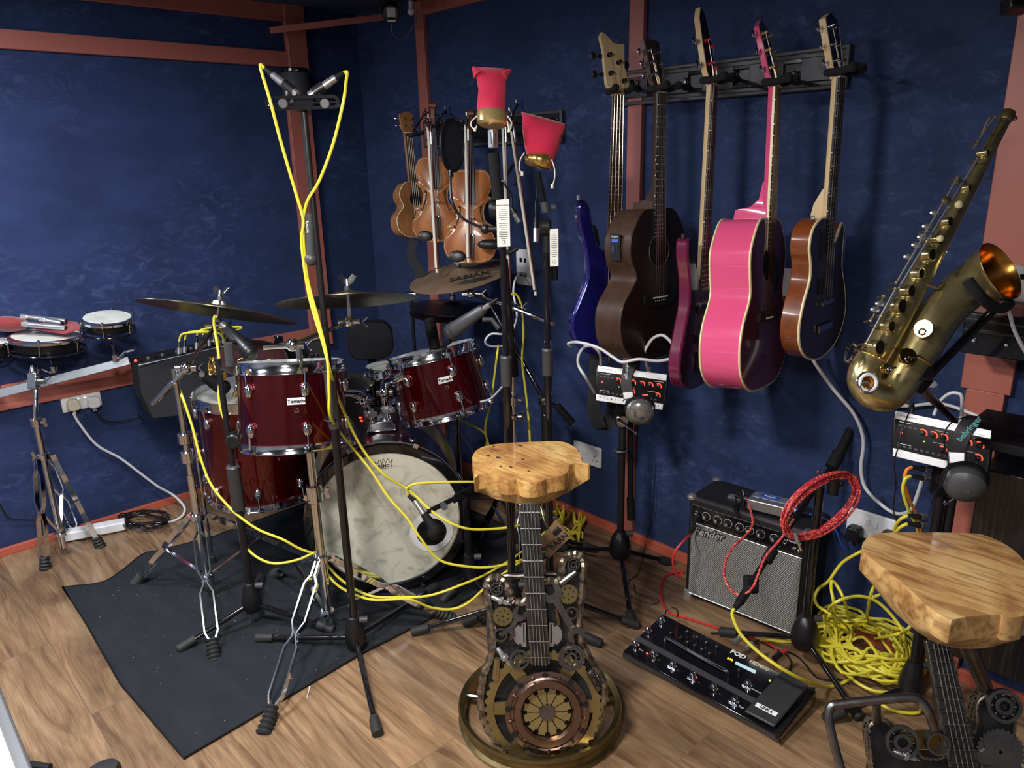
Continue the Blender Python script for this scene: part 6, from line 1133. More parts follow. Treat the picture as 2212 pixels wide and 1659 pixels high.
# ---------------------------------------------------------------- small drums on the chrome rack, far left
r0=wx(0,850,.25); ra=at(-60,868,2.85); rb2=at(278,783,3.13)
rk=(.195,-1.698)
t=thing('drum_rack_stand','chrome tripod stand carrying the small drums on an aluminium rail at far left','stand',(rk[0],rk[1],0)); zz=lambda x,y:vp(x,y,rk).z
rl=[at(-70,868,2.83),at(279,779,3.02)]; part('rail',B().strip(rl,UP,.030,.022),'alu',t)
zt=zz(108,985); vpole(t,rk,.04,zt+.12,.0125,'chrome'); 
top=at(78,822,2.90); part('upper_tube',B().tube([V((rk[0],rk[1],zt)),V((rk[0],rk[1],zz(98,905))),top],.009,12),'chrome',t)
collar(t,(rk[0],rk[1],zt),.019,.03,'collar',-HR); collar(t,(rk[0],rk[1],.10),.018,.02); collar(t,(rk[0],rk[1],zz(92,912)),.016,.035,'collar',HR); clamp_ball(t,top-Z*.0,.022); part('rail_clamp',B().box(at(73,822,2.88),(.035,.03,.06),(RT,FW,UP)).lathe([(.02,0),(.012,.03)],at(73,805,2.88),UP,12),'chrome',t,.003)
for f_ in ((97,1218),(213,1172),(150,1130)):
    F=fl(*f_,.02); F.x=max(F.x,.03); side=(F-V((rk[0],rk[1],.02))).cross(Z).normalized(); chrome_leg(t,V((rk[0],rk[1],zt))+(F-V((rk[0],rk[1],.02))).normalized()*.03,F,V((rk[0],rk[1],.10)),side,.016)
def rototom(label,px,py,a,ratio,D,postpx,lever):
    c,n,u=screen_axes(px,py,-3,ratio,D); R=a*D/FPX; t=thing('small_drum',label,'drum',c,'small rack drums'); y=n.cross(u); fx=(u,y,n)
    part('head',B().lathe([(R*.86,0),(R*.84,.004),(.01,.004)],c,n,40,fx=fx),'head_plain',t); part('rim',B().lathe([(R*.85,-.012),(R,-.012),(R,-.003),(R*.9,.003),(R*.85,.003),(R*.85,-.012)],c,n,48,fx=fx),'chrome',t)
    part('frame_ring',B().torus(c-n*.055,n,R*.97,.004,40,6),'black_gloss',t); part('frame_arms',B().box(c-n*.055,(R*1.9,.012,.006),fx).box(c-n*.055,(.012,R*1.9,.006),fx),'black_gloss',t); part('inner_shell',B().lathe([(R*.80,-.05),(R*.84,-.012)],c,n,40,fx=fx),'black',t)
    for k in range(6): g=2*math.pi*(k+.3)/6; o=u*math.cos(g)+y*math.sin(g); L=part('tension_rod',B().cyl(c+o*R*.97-n*.056,c+o*R*.97+n*.004,.0028,8),'chrome',t); part('rod_nut',B().sph(c+o*R*.97+n*.006,.006,8),'chrome',L)
    pb=at(*postpx,D); part('post',B().cyl(c-n*.05,pb,.0045,10),'chrome',t); part('post_clamp',B().cyl(pb-Z*.004,pb+Z*.02,.012,12),'chrome',t)
    part('lever',B().tube(cr([pb+Z*.01]+[at(x,y_,D) for x,y_ in lever],5),[.007,.005,.006],8),'chrome',t)
rototom('small drum with white head at the right end of the aluminium rail',232,686,55,.30,2.98,(249,777),[(258,772),(272,760),(290,755)])
rototom('wide small drum under the red cloth and silver microphones',100,724,76,.22,2.90,(117,802),[(108,804),(90,797),(75,797),(63,803)])
rototom('small drum cut off by the left edge of the picture',-20,738,40,.25,2.86,(-5,836),[(-12,834),(-20,830),(-30,830)])
# pouch and microphones lying on the drum
t=thing('cloth_pouch','red cloth pouch lying at the left edge on the wide small drum','pouch',at(25,700,2.86)); part('cloth',B().sph(at(18,700,2.86),.072,20,(1.05,.8,.42),(RT,FW,UP)),'velvet_red',t)
pp_=[at(x,y,D) for x,y,D in ((60,708,2.86),(95,715,2.85),(140,722,2.84),(172,712,2.84),(174,708,2.86),(166,700,2.9),(140,696,2.92),(90,700,2.92))]
single('cloth_pouch','flat empty red pouch with cream hem under the silver microphones','pouch',B().prism(pp_,UP*.008),'velvet_red')
for i,(x0,y0,x1,y1,D) in enumerate(((50,684,143,694,2.88),(52,700,143,708,2.84),(90,690,134,698,2.86))):
    a=at(x0,y0,D); b=at(x1,y1,D); d=(b-a).normalized(); L=(b-a).length; t=thing('pencil_microphone',('silver pencil microphone lying on the red pouch, upper','silver pencil microphone lying on the red pouch, lower','silver pencil microphone lying on the red pouch, between the others')[i],'microphone',a,'silver microphones on the red pouch')
    part('body',B().lathe([(.0105,0),(.0105,L-.003),(.008,L)],a,d,16),'silver',t); part('clip',B().box(a+d*.008,(.03,.02,.025),(d,UP,FW)),'silver',t,.004); part('end_socket',B().cyl(b,b+d*.0008,.008,14),'black',t)
# ---------------------------------------------------------------- mixing desk
q=[(292,795),(455,742),(620,728),(640,800),(470,850),(335,905)]
D1=3.0
TLx=at(293,780,3.05); TRx=at(505,722,3.22); t=thing('mixing_desk','black mixing desk standing on its edge against the left wall with yellow cables plugged in','mixer',at(400,880,3.05))
fr=[at(297,786,2.98),at(505,740,3.15),at(560,742,3.15),at(560,880,3.1),at(330,905,2.95),at(305,850,2.95)]
bk=[p-V((.09,0,0)) for p in fr]; bk=[V((max(p.x,.03),p.y,p.z+.01)) for p in bk]
part('case',B().loft([fr,bk]),'black_matte',t,.004); part('edge_trim',B().tube([at(300,789,2.97),at(505,743,3.14)],.0022,6),'alu',t)
for k in range(14):
    u=k/13; p=at(305+200*u,780-45*u,3.0+.15*u); part('fader_knob',B().box(p+Z*.006,(.008,.01,.012)),'silver' if k%2 else 'black',t,.001)
part('power_lamp',B().sph(at(293,779,2.98),.006,10),'led_red',t)
for i,(x,yb,yt) in enumerate(((387,765,738),(399,763,735),(425,755,726),(438,752,724),(452,748,722),(462,745,724),(483,742,722))):
    D=3.03+.0012*(x-380); e=at(x,yt,D); s=thing('cable_plug',('first','second','third','fourth','fifth','sixth','seventh')[i]+' plug from the left standing in the top of the mixing desk','plug',at(x,yb,D),'plugs in the mixing desk'); part('shell',B().tube([at(x,yb,D),at(x,(yb+yt)/2,D)],.009,10),'silver',s); part('boot',B().tube([at(x,(yb+yt)/2,D),e],[.008,.005],10),'black',s)
    tx=(440,470,500,500,500,500,500)[i]; cable('microphone_cable','yellow cable rising from the '+('first','second','third','fourth','fifth','sixth','seventh')[i]+' plug of the mixing desk',[e,at(x+4,yt-8-6*(i<2),D),at(x+14,yt-15-3*(i<2),D),at(x+40,yt-20+i,D),at(min(x+75,480),yt-17+i*3,D+.05),at(min(x+90,488),yt+8,D+.1)],yl,.0042,'yellow cables in the mixing desk')
# stage box behind the left tom
a_=at(655,762,2.95); t=thing('stage_box','black metal connector box behind the left rack tom','stage box',a_); part('case',B().loft([[at(x,y,2.9) for x,y in ((598,752),(700,735),(705,800),(605,805))],[at(x,y,3.0) for x,y in ((598,748),(695,731),(700,795),(605,800))]]),'black_matte',t,.004)
for k in range(3): part('connector',B().torus(at(660+14*k,773-2*k,2.895),-FW,.011,.003,18,6),'chrome_dark',t)
part('antenna_block',B().box(at(602,740,2.94),(.03,.03,.05),(RT,FW,UP)),'black_gloss',t,.004)
# maroon velvet bag with gold trim
t=thing('velvet_bag','dark maroon velvet bag with gold fringe behind the left rack tom','bag',at(540,790,2.75)); part('cloth',B().sph(at(545,775,2.75),.115,20,(1.15,.6,.62),(RT,FW,UP)),'velvet_maroon',t)
gb=B(); random.seed(5)
for cx_,cy_,w_,h_ in ((460,790,9,20),(482,812,9,8),(512,820,5,14),(511,848,8,10)):
    pts=[at(cx_+random.uniform(-w_,w_),cy_+random.uniform(-h_,h_),2.63+random.uniform(0,.02)) for k in range(24)]; part('gold_fringe',B().tube(cr(pts,3),.0022,5),'gold_cloth',t)
part('gold_cord',B().tube(cr([at(512,790,2.62),at(515,778,2.62),at(530,774,2.62),at(560,780,2.62),at(590,775,2.62)]),.002,6),'gold_cloth',t)
# ---------------------------------------------------------------- personal mixers and headphones
def pmixer(label,TL,TR,BR,BL,D,nm,red,t_scribble=True):
    c0=at((TL[0]+BR[0])/2,(TL[1]+BR[1])/2,D); n=(CAM-c0).normalized(); f=PL(c0,n); q=[f(*p) for p in (TL,TR,BR,BL)]
    def uv(u,v,o=0): return q[0].lerp(q[1],u).lerp(q[3].lerp(q[2],u),v)+n*o
    t=thing('personal_mixer',label,'mixer',c0,'personal monitor mixers'); ux=(q[1]-q[0]).normalized(); uy=(q[0]-q[3]).normalized()
    part('case',B().loft([[uv(-.03,.05,-.03),uv(1.04,.05,-.03),uv(1.04,.96,-.03),uv(-.03,.96,-.03)],[uv(-.025,.03,-.002),uv(1.035,.03,-.002),uv(1.035,.97,-.002),uv(-.025,.97,-.002)]]),'black',t,.006)
    part('face',B().prism([uv(0,.17),uv(1,.17),uv(1,.82),uv(0,.82)],n*.002),'black_gloss',t)
    s1=part('top_strip',B().prism([uv(0,0),uv(1,0),uv(1,.18),uv(0,.18)],n*.006),'silver',t,.001); part('bottom_strip',B().prism([uv(0,.82),uv(1,.82),uv(1,1),uv(0,1)],n*.006),'silver',t,.001)
    text('POWERPLAY 16',uv(.17,.09,.0065),ux,uy,.005,'ink',s1); text('behringer',uv(.90,.13,.0065),ux,uy,.003,'ink',s1)
    if t_scribble: 
        w=part('label_strip',B().prism([uv(.03,.85,.006),uv(.97,.85,.006),uv(.97,.94,.006),uv(.03,.94,.006)],n*.0006),'paper',t)
        for k in range(16): part('pen_mark',B().box(uv(.06+.058*k,.895,.0071),(.001+.003*(k%3==0),.0008,.005),(ux,n,uy)),'blue_c',w)
    for i,(u,v) in enumerate([(.31,.36),(.42,.36),(.53,.36),(.66,.36),(.78,.36),(.90,.36),(.53,.62),(.90,.62)]):
        k=part('knob',B().lathe([(.0065,0),(.0055,.012),(.004,.013)],uv(u,v,.002),n,14),'black',t); c=uv(u,v,.003); pts=[c+(ux*math.cos(math.radians(a))+uy*math.sin(math.radians(a)))*.009 for a in range(-30,150,20)]; part('red_ring',B().tube(pts,.0014,5),'led_red',k)
    for k in range(4): part('meter_lamp',B().sph(uv(.69+.022*k,.66-.008*k,.003),.0024,6),'led_red',t)
    part('power_lamp',B().sph(uv(.08,.45,.003),.003,8),'led_red',t); part('select_lamp',B().sph(uv(.33,.53,.003),.0018,6),'led_green',t)
    for k in range(14): part('channel_button',B().box(uv(.06+.063*k,.74,.003),(.007,.003,.005),(ux,n,uy)),'grey_dark',t)
    for k in range(4): part('setup_button',B().box(uv(.06+.055*k,.30,.003),(.008,.003,.005),(ux,n,uy)),'grey_dark',t)
    for k in range(6): part('print_line',B().box(uv((.12,.5,.9,.12,.5,.8)[k],(.22,.24,.23,.69,.5,.53)[k],.0022),(.03,.0004,.0012),(ux,n,uy)),'ink_w',t)
    return t,uv,n,ux,uy
m1,uv,n,ux,uy=pmixer('small black and silver monitor mixer below the dark acoustic guitar, with headphones hung on it',(1291,789),(1441,809),(1431,886),(1287,865),2.50,1,1)
KC=K(1220,750,5.925)
def headphones(label,f,K_,band,yoke,arm,cup,r,bw,cupm,n,ux,uy,txt,txt_u):
    t=thing('headphones',label,'headphones',f(*K_(*band[2]),.03),'headphones on the monitor mixers')
    P_=[f(*K_(*p),o) for p,o in zip(band,(-.02,.02,.036,.036,.030))]; P2=cr(P_,5); part('headband',B().strip(P2,ux,bw,.008),'grey_dark',t,.002)
    a=P_[-1]; b=f(*K_(*yoke),.03); part('yoke',B().strip([a,b],ux,bw*.98,.012),'silver',t,.003); c=f(*K_(*arm),.03); part('arm',B().strip([b,c],ux,bw*.55,.007),'black',t)
    cc=f(*K_(*cup),.03); nn=(n*.75-Z*.45+HR*.05).normalized(); part('ear_cup',B().lathe([(r*.98,-.012),(r,0),(r*.95,.012),(r*.72,.022),(r*.4,.027),(.001,.028)],cc,nn,32),cupm,t); part('ear_pad',B().torus(cc-nn*.02,nn,r*.82,.013,32,10),'black_matte',t); part('cup_badge',B().box(cc+nn*.027,(.022,.008,.002),(ux,nn.cross(ux),nn)),'grey_mic',t,.001)
    return t,P2
mf=PL((uv(.5,.5)),n)
hp1,P2=headphones('headphones with shiny silver ear cup hanging over the mixer below the dark guitar',mf,KC,[(900,190),(850,230),(800,340),(785,450),(805,570)],(820,665),(850,750),(960,830),.047,.036,'silver_gloss',n,ux,uy,'',0)
text('behringer',mf(*KC(795,300),.0415),-uy,ux,.011,'ink_w',hp1)
# its stand
sP=(1.88,-.246); zz=lambda x,y:vp(x,y,sP).z
t=black_stand('black stand with tee handle carrying the monitor mixer below the dark guitar',sP,.125,[(1.97,-.06,0),(2.11,-.47,0),(1.60,-.27,0)],[(.13,zz(1337,905),.0125,'black')],G,hubr=.04)
part('bracket',B().box(vp(1342,885,sP),(.03,.03,.09),(HR,HF,Z)),'black_matte',t); part('swivel',B().lathe([(.02,-.015),(.024,-.01),(.024,.01),(.018,.015)],vp(1343,908,sP,.02),HF,16),'chrome_dark',t); part('tee_handle',B().tube([vp(1334,908,sP,.05),vp(1374,936,sP,.05)],.0035,8).sph(vp(1334,908,sP,.05),.007,8).sph(vp(1374,936,sP,.05),.007,8),'chrome',t)
part('folded_boom',B().tube([vp(1361,900,sP,-.03),vp(1362,1080,sP,-.03)],.0105,12).tube([vp(1362,1076,sP,-.03),vp(1363,1122,sP,-.03)],.014,12),'black_matte',t); part('cable_ring',B().torus(vp(1341,972,sP),Z,.022,.004,18,6),'grey_dark',t)
cable('network_cable','white cable looping over the monitor mixer below the dark guitar',[uv(-.02,.8,-.01),at(1265,815,2.42),at(1250,790,2.42),at(1250,768,2.42),at(1262,750,2.42),at(1280,748,2.42),at(1296,765,2.44),uv(.05,.03,-.005)],'white_cable',.0048)
cable('network_cable','white cable running behind the dark acoustic guitar to the purple bass',[at(1232,748,2.42),at(1228,742,2.40),at(1245,739,2.38),at(1275,745,2.36),at(1300,755,2.34),at(1325,772,2.32),at(1345,782,2.3),at(1380,776,2.28),at(1420,780,2.28),at(1450,775,2.28)],'white_cable',.0048)
cable('network_cable','white cable arching up from the monitor mixer in front of the dark guitar',[uv(.73,-.02,.0),at(1392,765,2.4),at(1400,745,2.38),at(1412,730,2.36),at(1430,724,2.34),at(1446,735,2.33),at(1458,752,2.33)],'white_cable',.0048)
e=uv(.73,-.04); part('network_plug',B().tube([uv(.73,.0),uv(.73,-.14)],.007,8),'white',m1); part('antenna_jack',B().tube([uv(.18,.0),uv(.17,-.12)],.006,10).tube([uv(.17,-.12),uv(.165,-.28)],.0075,10),'black',m1)
# right one
m2,uv,n,ux,uy=pmixer('black and silver monitor mixer above the right wooden seat, under large headphones',(1935,887),(2142,930),(2129,1034),(1928,985),1.80,1,1,False)
K7=K(1740,800,3.4556); mf=PL(uv(.5,.5),n)
hp2,P2=headphones('headphones with turquoise lettered band hanging over the right monitor mixer',mf,K7,[(1340,365),(1260,365),(1200,430),(1150,530),(1130,605)],(1128,700),(1110,830),(1190,850),.045,.036,'grey_mic',n,ux,uy,'',0)
xd=mf(*K7(1310,350))-mf(*K7(1155,520)); text('behringer',mf(*K7(1222,437),.046),xd,n.cross(xd),.013,'turq',hp2,bold=.0004)
part('network_plug',B().tube([uv(.69,.0),uv(.69,-.16)],.006,8),'white',m2); part('antenna_jack',B().tube([uv(.18,.0),uv(.17,-.08)],.005,10).tube([uv(.17,-.08),uv(.165,-.24)],.0065,10),'black',m2)
cable('network_cable','white cable looping up out of the right monitor mixer',[uv(.69,-.14),at(2078,860,1.84),at(2070,850,1.86),at(2050,851,1.88),at(2030,868,1.9),at(2017,898,1.9)],'white_cable',.0042)
cable('headphone_cable','thin black cable draping over the front of the right monitor mixer',[uv(.17,-.2,.0),at(1962,895,1.76),at(1948,930,1.75),at(1942,960,1.75),at(1932,1000,1.76),at(1935,1050,1.8),at(1930,1100,1.85),at(1943,1145,1.9)],'black',.0016)
cable('headphone_cable','thin black cable curling around the headphones at right',[at(2145,905,1.74),at(2100,900,1.73),at(2060,910,1.73),at(2040,935,1.73),at(2040,960,1.73),at(2048,1000,1.73),at(2040,1035,1.74),at(2025,1060,1.76),at(2010,1090,1.8)],'black',.0016)
q=at(2030,1075,1.88); sQ=(q.x,q.y); t=black_stand('black stand carrying the right monitor mixer behind the wooden seat',sQ,.12,[(sQ[0]-.14,sQ[1]-.17,0),(sQ[0]+.16,sQ[1]-.10,0),(sQ[0]-.05,min(sQ[1]+.16,-.03),0)],[(.13,q.z+.05,.0125,'black')],G)
part('bracket',B().box(q+Z*.08,(.045,.03,.14),(HR,HF,Z)),'black_matte',t,.003); part('swivel',B().lathe([(.02,-.015),(.026,-.01),(.026,.01),(.018,.015)],q+Z*.06-HF*.02,HF,16),'black',t); part('tee_handle',B().tube([q-HF*.03,q-HF*.03+HR*.05+Z*.04],.0035,8).sph(q-HF*.03,.008,8),'chrome',t); part('side_post',B().cyl(q+HR*.03-Z*.3,q+HR*.03,.012,12),'black',t)
for i,(x,y,nm) in enumerate(((2008,1013,'orange'),(2005,1032,'yellow'),(2000,1117,'yellow'),(1999,1135,'yellow'))):
    a=at(x,y,1.85); s=thing('cable_plug',('upper plug of the pair under the right mixer, with the orange cable','lower plug of the pair under the right mixer, with a yellow cable','upper silver plug just above the right wooden seat','lower silver plug just above the right wooden seat')[i],'plug',a); part('shell',B().tube([a,at(x-12,y,1.84)],.0085,12),'silver',s); part('boot',B().tube([at(x-12,y,1.84),at(x-38,y-4,1.84)],[.008,.004],10),'black',s)
    if i<2: pts=[at(x-38,y-4,1.84),at(x-50,y+4,1.84),at(x-54,y+30,1.85),at(x-42,y+70,1.87),at(x-25,y+105,1.9),at(x-15,y+150,1.95)]
    else: pts=[at(x-38,y-4,1.84),at(x-55,y+5,1.86),at(x-66,y+22,1.9),at(x-70,y+50,1.95)]
    cable('microphone_cable',nm+' cable '+('from the upper plug under the right mixer','from the lower plug under the right mixer','from the upper plug above the right seat','from the lower plug above the right seat')[i],pts,nm,.0042)
cable('network_cable','white cable hanging from the small cream edged guitar down to the low right socket',[wy(1744,742,-.13),wy(1755,775,-.12),wy(1800,840,-.08),wy(1845,895,-.05),wy(1865,950,-.04),wy(1860,1010,-.04),wy(1870,1055,-.04),wy(1910,1095,-.05),wy(1940,1110,-.06),wy(1968,1100,-.07),wy(1985,1060,-.08),wy(1992,1035,-.08)],'white_cable',.0052)
cable('network_cable','grey white cable running along the wall below the saxophone',[wy(1850,842,-.02),wy(1856,862,-.02),wy(1885,875,-.02),wy(1960,877,-.02),wy(2030,872,-.02),wy(2090,890,-.03),wy(2170,925,-.04)],'white_cable',.0048)
# ---------------------------------------------------------------- saxophone
KX=K(1800,200,2.3694)
DS=1.62
def s_(x,y,o=0): return at(*KX(x,y),DS-o)
t=thing('saxophone','brass tenor saxophone hanging tilted on a black stand at right','saxophone',s_(300,1000)); SX=t
path=[(885,130),(800,290),(680,520),(560,740),(440,960),(320,1170),(200,1360),(165,1420),(160,1480),(200,1530),(265,1545),(320,1510),(370,1430),(440,1310),(510,1190),(580,1100),(668,1020)]
rr0=[27,31,38,46,55,66,76,80,82,86,88,90,94,100,104,105,105]
P_=[s_(x,y) for x,y in path]; kk=DS/FPX/2.3694
Pc=cr(P_,6); Rc=[]
for i in range(len(path)-1):
    for k in range(6): Rc.append((rr0[i]+(rr0[i+1]-rr0[i])*k/6)*kk)
Rc.append(rr0[-1]*kk)
# shallow bell: open end
part('body_tube',B().tube(Pc,Rc,28,cap=False),'sax_brass',t,ang=60)
e=s_(800,938); bd_=(s_(800,960)-s_(690,1010)); bv=(CAM-s_(800,938)).normalized(); bw=(RT*.9+UP*.43); bw=(bw-bv*bw.dot(bv)).normalized(); bax=(bv*.40+bw*.917).normalized()
part('bell_flare',B().lathe([(140*kk,-.012),(143*kk,.004),(150*kk,.016),(158*kk,.022),(158*kk,.0245),(148*kk,.019),(135*kk,.004),(118*kk,-.03),(103*kk,-.078)],e,bax,44,cap=False),'sax_brass',t,ang=60); part('bell_inside',B().lathe([(155*kk,.0240),(147*kk,.0185),(134*kk,.003),(117*kk,-.031),(94*kk,-.071),(.001,-.119)],e+bax*.0006,bax,44,cap=False),'bell_in',t,ang=60)
part('neck_socket',B().lathe([(31*kk,-.0),(33*kk,.004),(33*kk,.016),(30*kk,.02)],s_(880,140)-(P_[0]-P_[1]).normalized()*-.0,(P_[0]-P_[1]),24).sph(s_(928,132,.0),.006,8),'brass',t); part('bore',B().lathe([(24*kk,0),(24*kk,.0006)],s_(880,140)+(P_[0]-P_[1]).normalized()*.0205,(P_[0]-P_[1]),20),'black',t)
for (x,y) in ((205,1350),(320,1325)): 
    pass
part('bow_ring',B().torus(P_[6],P_[7]-P_[5],78*kk,.003,28,6),'brass_pol',t); part('bow_ring',B().torus(P_[13].lerp(P_[12],.5),P_[13]-P_[12],98*kk,.003,28,6),'brass_pol',t)
axd=(P_[0]-P_[6]).normalized(); kn=(-FW*.86+RT*.46-UP*.1).normalized()
for i,(x,y,r) in enumerate([(790,305,15),(700,485,15),(600,660,24),(550,750,26),(508,830,33),(452,925,28),(403,1015,33),(355,1095,38),(300,1198,31),(240,1305,40)]):
    c=s_(x,y,.02+.018*i/9); R=r*kk; q_=part('tone_hole',B().lathe([(R,-.02),(R,.001),(R*.84,.001),(R*.84,-.004)],c,kn,24),'sax_brass',t,ang=50); part('pad_cup',B().lathe([(R*.83,-.003),(R*.83,-.001),(R*.2,.0)],c,kn,24),'black_matte',q_)
for (x,y,r) in ((640,575,17),(545,748,15),(575,552,20),(635,455,18)):
    part('key_cup',B().lathe([(r*kk*1.1,0),(r*kk*1.1,.004),(r*kk*.3,.007)],s_(x,y,.045 if x!=635 else .01),-FW,20),'cream' if r<18 else 'brass',t)
LP=V((2.30,-1.90,1.95))
for i,(x,y,r) in enumerate(((465,1210,46),(378,1352,44),(270,1412,26))):
    c=s_(x,y,.055); nn=((CAM-c).normalized()+(LP-c).normalized()).normalized() if i==0 else (-FW*.9+UP*.2+HR*(.3 if i==2 else 0)).normalized(); R=r*kk
    q_=part('low_key_cup',B().lathe([(R*.9,-.006),(R,0),(R,.004),(R*.93,.005),(.001,.0052)],c,nn,36),'brass_pol',t); part('key_guard',B().torus(c+nn*.010+V((0,0,-R*.4)),nn,R*.33,.0018,20,6).tube([c+nn*.010+HR*R*1.2,c+nn*.010+HR*R*.5-Z*R*.2,c+nn*.010-Z*R*.1],.002,6),'chrome_dark',q_)
c=s_(165,1485,.05); q_=part('low_key_cup',B().lathe([(.014,0),(.02,.002),(.02,.005),(.001,.006)],c,-FW,28),'bell_in',t); part('key_guard',B().torus(c-FW*.01,-FW,.022,.0022,28,6).torus(c-FW*.014+s_(148,1505)-s_(165,1485),-FW,.010,.0018,20,6),'chrome',q_); part('guard_felt',B().torus(c-FW*.012,-FW,.017,.0035,24,6),'white',q_)
for i,(a,b,o) in enumerate((((745,330),(215,1200),.035),((640,430),(320,980),.048),((320,1000),(165,1290),.040),((830,120),(740,250),.03),((575,810),(500,950),.01),((545,870),(330,1300),.0),((260,1040),(190,1170),.02))):
    pa=s_(*a,o);pb=s_(*b,o); q_=part('key_rod',B().cyl(pa,pb,.0022 if i else .003,8),'silver' if i<4 else 'brass',t)
    for k in range(3): p=pa.lerp(pb,(k+.02)/2.05); part('rod_post',B().tube([p+FW*.03,p],.002,6).sph(p,.0038,8),'brass',q_)
for (x,y) in ((520,615),(480,685),(455,740),(425,780),(385,840),(240,1080),(215,1110)): part('side_key',B().sph(s_(x,y,.03),.009,10,(1.2,.5,.7),(RT,FW,UP)),'silver',t)
part('thumb_ring',B().torus(s_(455,742,.02),-FW,.007,.002,16,6),'silver',t); part('body_brace',B().tube(cr([s_(465,975,.02),s_(500,990,.02),s_(535,998,.02),s_(570,975,.01)]),.003,8),'brass',t)
part('low_guard',B().tube(cr([s_(100,1380,.03),s_(60,1370,.04),s_(85,1290,.04),s_(125,1300,.03)]),.0028,6).tube(cr([s_(75,1380,.035),s_(100,1340,.045),s_(118,1310,.03)]),.0022,6),'chrome_dark',t)
part('key_lyre',B().tube(cr([s_(720,285,.02),s_(750,240,.02),s_(800,130,.02),s_(835,125,.01)]),.003,8),'silver',t)
# its stand
t=thing('saxophone_stand','black saxophone stand arm with padded yoke under the bell','stand',s_(560,1350))
part('yoke',B().tube(cr([s_(685,960,.10),s_(740,1030,.10),s_(800,1085,.08),s_(860,1105,.05),s_(900,1080,.0)]),.0115,12),'foam',t); part('back_tube',B().tube([s_(815,1118,.0),s_(440,1500,.0)],.0095,12),'black_gloss',t); part('lower_block',B().tube([s_(480,1460,.0),s_(425,1520,.0)],.015,12).box(s_(430,1440,.02),(.05,.03,.03),(RT,FW,UP)),'black_matte',t); part('wing_knob',B().sph(s_(495,1490,.0),.012,8,(1.3,.6,.8)),'bulb_clear',t)
qf=s_(440,1505,.0); pe=at(2068,915,1.93); part('post',B().tube([qf,at(2020,868,1.86),pe,V((pe.x,pe.y,.0))],.010,12),'black',t)
# ---------------------------------------------------------------- right-hand gear
def ybox(name,label,cat,px0,py0,px1,py1,yf,yb,m,bev=.004):
    a=wy(px0,py0,yf); b=wy(px1,py1,yf); t=thing(name,label,cat,((a.x+b.x)/2,yf,min(a.z,b.z))); c=V(((a.x+b.x)/2,(yf+yb)/2,(a.z+b.z)/2)); part('case',B().box(c,(abs(b.x-a.x),abs(yb-yf),abs(a.z-b.z))),m,t,bev); return t,a,b
t,a,b=ybox('keyboard_case','long black keyboard case edge behind the saxophone bell','keyboard',2085,672,2330,800,-.16,-.03,'black_gloss'); 
for dz_ in (.02,.045): part('ridge',B().box(((a.x+b.x)/2,-.163,a.z-dz_),(abs(b.x-a.x),.006,.006)),'black',t)
for k in range(2): part('latch',B().sph((a.x+.03+.07*k,-.165,a.z-.07),.005,8),'silver',t)
c=at(2178,612,1.80); t=thing('socket_strip','white multi socket block beside the saxophone bell','extension block',c); part('body',B().box(c,(.15,.05,.085),((RT-UP*.16).normalized(),FW,(UP+RT*.16).normalized())),'white',t,.006)
for dx_,dz_ in ((-.045,.01),(-.012,.012),(-.035,-.022),(.02,.012)): part('outlet',B().box(c-FW*.026+RT*dx_+UP*dz_,(.018,.002,.012),(RT,FW,UP)),'black',t)
c2_=c-FW*.04+RT*.05; t=thing('mains_plug','round black and orange plug at the right edge in the white block','plug',c2_); part('body',B().lathe([(.02,0),(.022,.01),(.018,.03)],c2_,-FW,20),'black',t); part('ring',B().torus(c2_-FW*.01,-FW,.021,.002,20,6),'brass_pol',t)
cable('power_lead','white lead hanging from the socket block at the right edge',[c-FW*.03-RT*.035-UP*.022,at(2180,672,1.72),at(2190,710,1.72),at(2212,755,1.72),at(2230,780,1.72)],'white_cable',.0045)
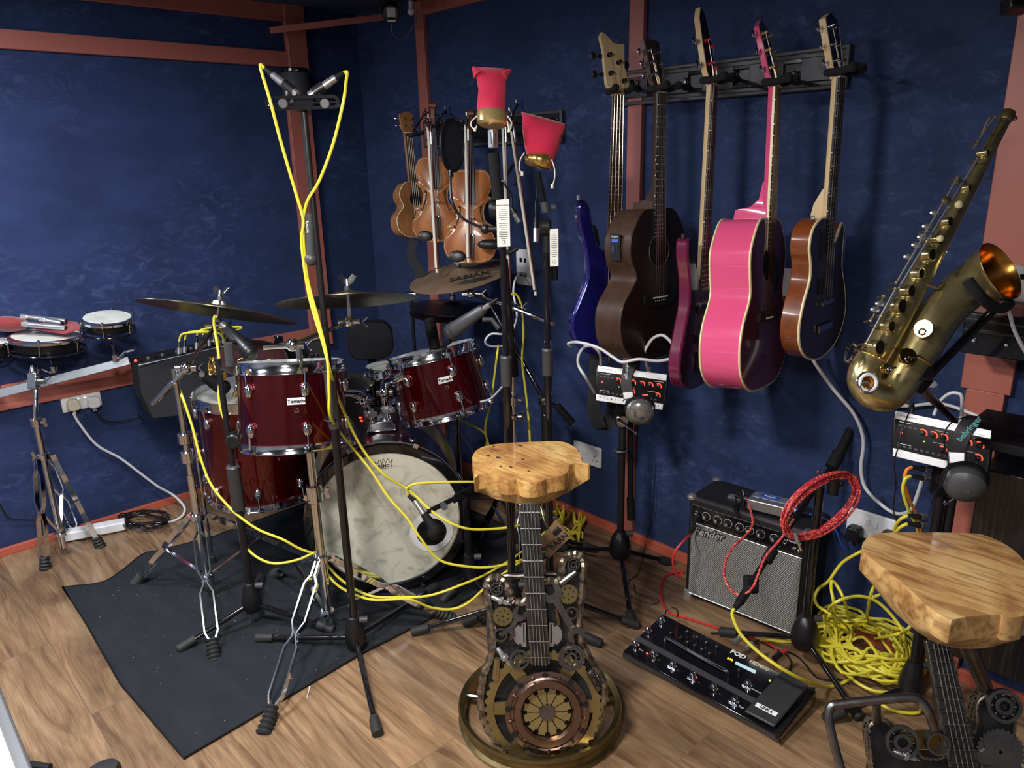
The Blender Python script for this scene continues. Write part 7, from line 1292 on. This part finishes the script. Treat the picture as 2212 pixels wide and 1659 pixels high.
# upright piano style panel and black cabinet
t,a,b=ybox('piano_side','dark wood grained upright panel behind the right stool','piano',2118,1010,2260,1500,-.22,-.05,'piano_black'); 
t,a,b=ybox('black_cabinet','plain black cabinet behind the right monitor mixer','cabinet',2060,935,2300,1010,-.30,-.05,'black_matte')
t,a,b=ybox('folded_stand','slanted black padded bar with a row of studs behind the right stool neck','stand',2078,1390,2090,1430,-.25,-.2,'black'); 
t=thing('overhead_light','black lamp head cut off at the top right corner','lamp',at(2195,10,1.6)); part('head',B().box(at(2196,10,1.6),(.05,.04,.03),(RT,FW,UP)),'black',t,.004); part('arm',B().tube([at(2196,8,1.6),at(2196,-60,1.6)],.008,8),'black',t)
# personal mixer glimpsed behind the bass drum
c=at(783,900,2.78); t=thing('personal_mixer','dark monitor mixer with red lights glimpsed behind the bass drum mount','mixer',c,'personal monitor mixers'); ax_=(RT*.6-UP*.75).normalized(); part('case',B().box(c,(.20,.08,.02),(ax_,(UP*.6+RT*.75).normalized(),-FW)),'black',t,.004)
for (x,y) in ((778,902),(781,909),(800,903),(793,898)): part('red_lamp',B().sph(at(x,y,2.755),.005,8,(1.6,1,.6)),'led_red',t)
# ---------------------------------------------------------------- digital piano corner at bottom left
kz=.72
t=thing('digital_piano','grey digital piano corner with white keys at the bottom left edge','piano',fl(10,1640,kz))
e0=fl(-2,1478,kz); e1=fl(74,1668,kz); k0=fl(0,1552,kz); dv=(e1-e0).normalized(); sd=Z.cross(dv); sd=sd if sd.dot(HR)<0 else -sd
e0=e0-dv*.15; e1=e1+dv*.25
part('case',B().prism([e0-Z*.10,e1-Z*.10,e1+sd*.3-Z*.10,e0+sd*.3-Z*.10],Z*.10),'grey_mic',t,.004)
for k in range(24):
    p=e0+dv*(.005+.0232*k)+sd*.018; part('white_key',B().prism([p,p+dv*.0222,p+dv*.0222+sd*.15,p+sd*.15],Z*.012),'white',t,.0015)
single('rubber_stand_foot','black rounded stand foot at the bottom edge left of the mat corner','stand foot',B().lathe([(.03,0),(.034,.008),(.03,.02),(.01,.024)],fl(222,1674,0),Z,20,sx=1.3),'rubber')
single('cable_end','small black cable end on the floor beside the piano corner','cable',B().tube([fl(66,1652,.01),fl(108,1658,.01)],.010,10),'black')
cable('network_cable','short white cable rising from the right rack tom to the tall stands',[at(1038,868,2.62),at(1058,862,2.58),at(1072,850,2.54),at(1084,836,2.5)],'white_cable',.0036)
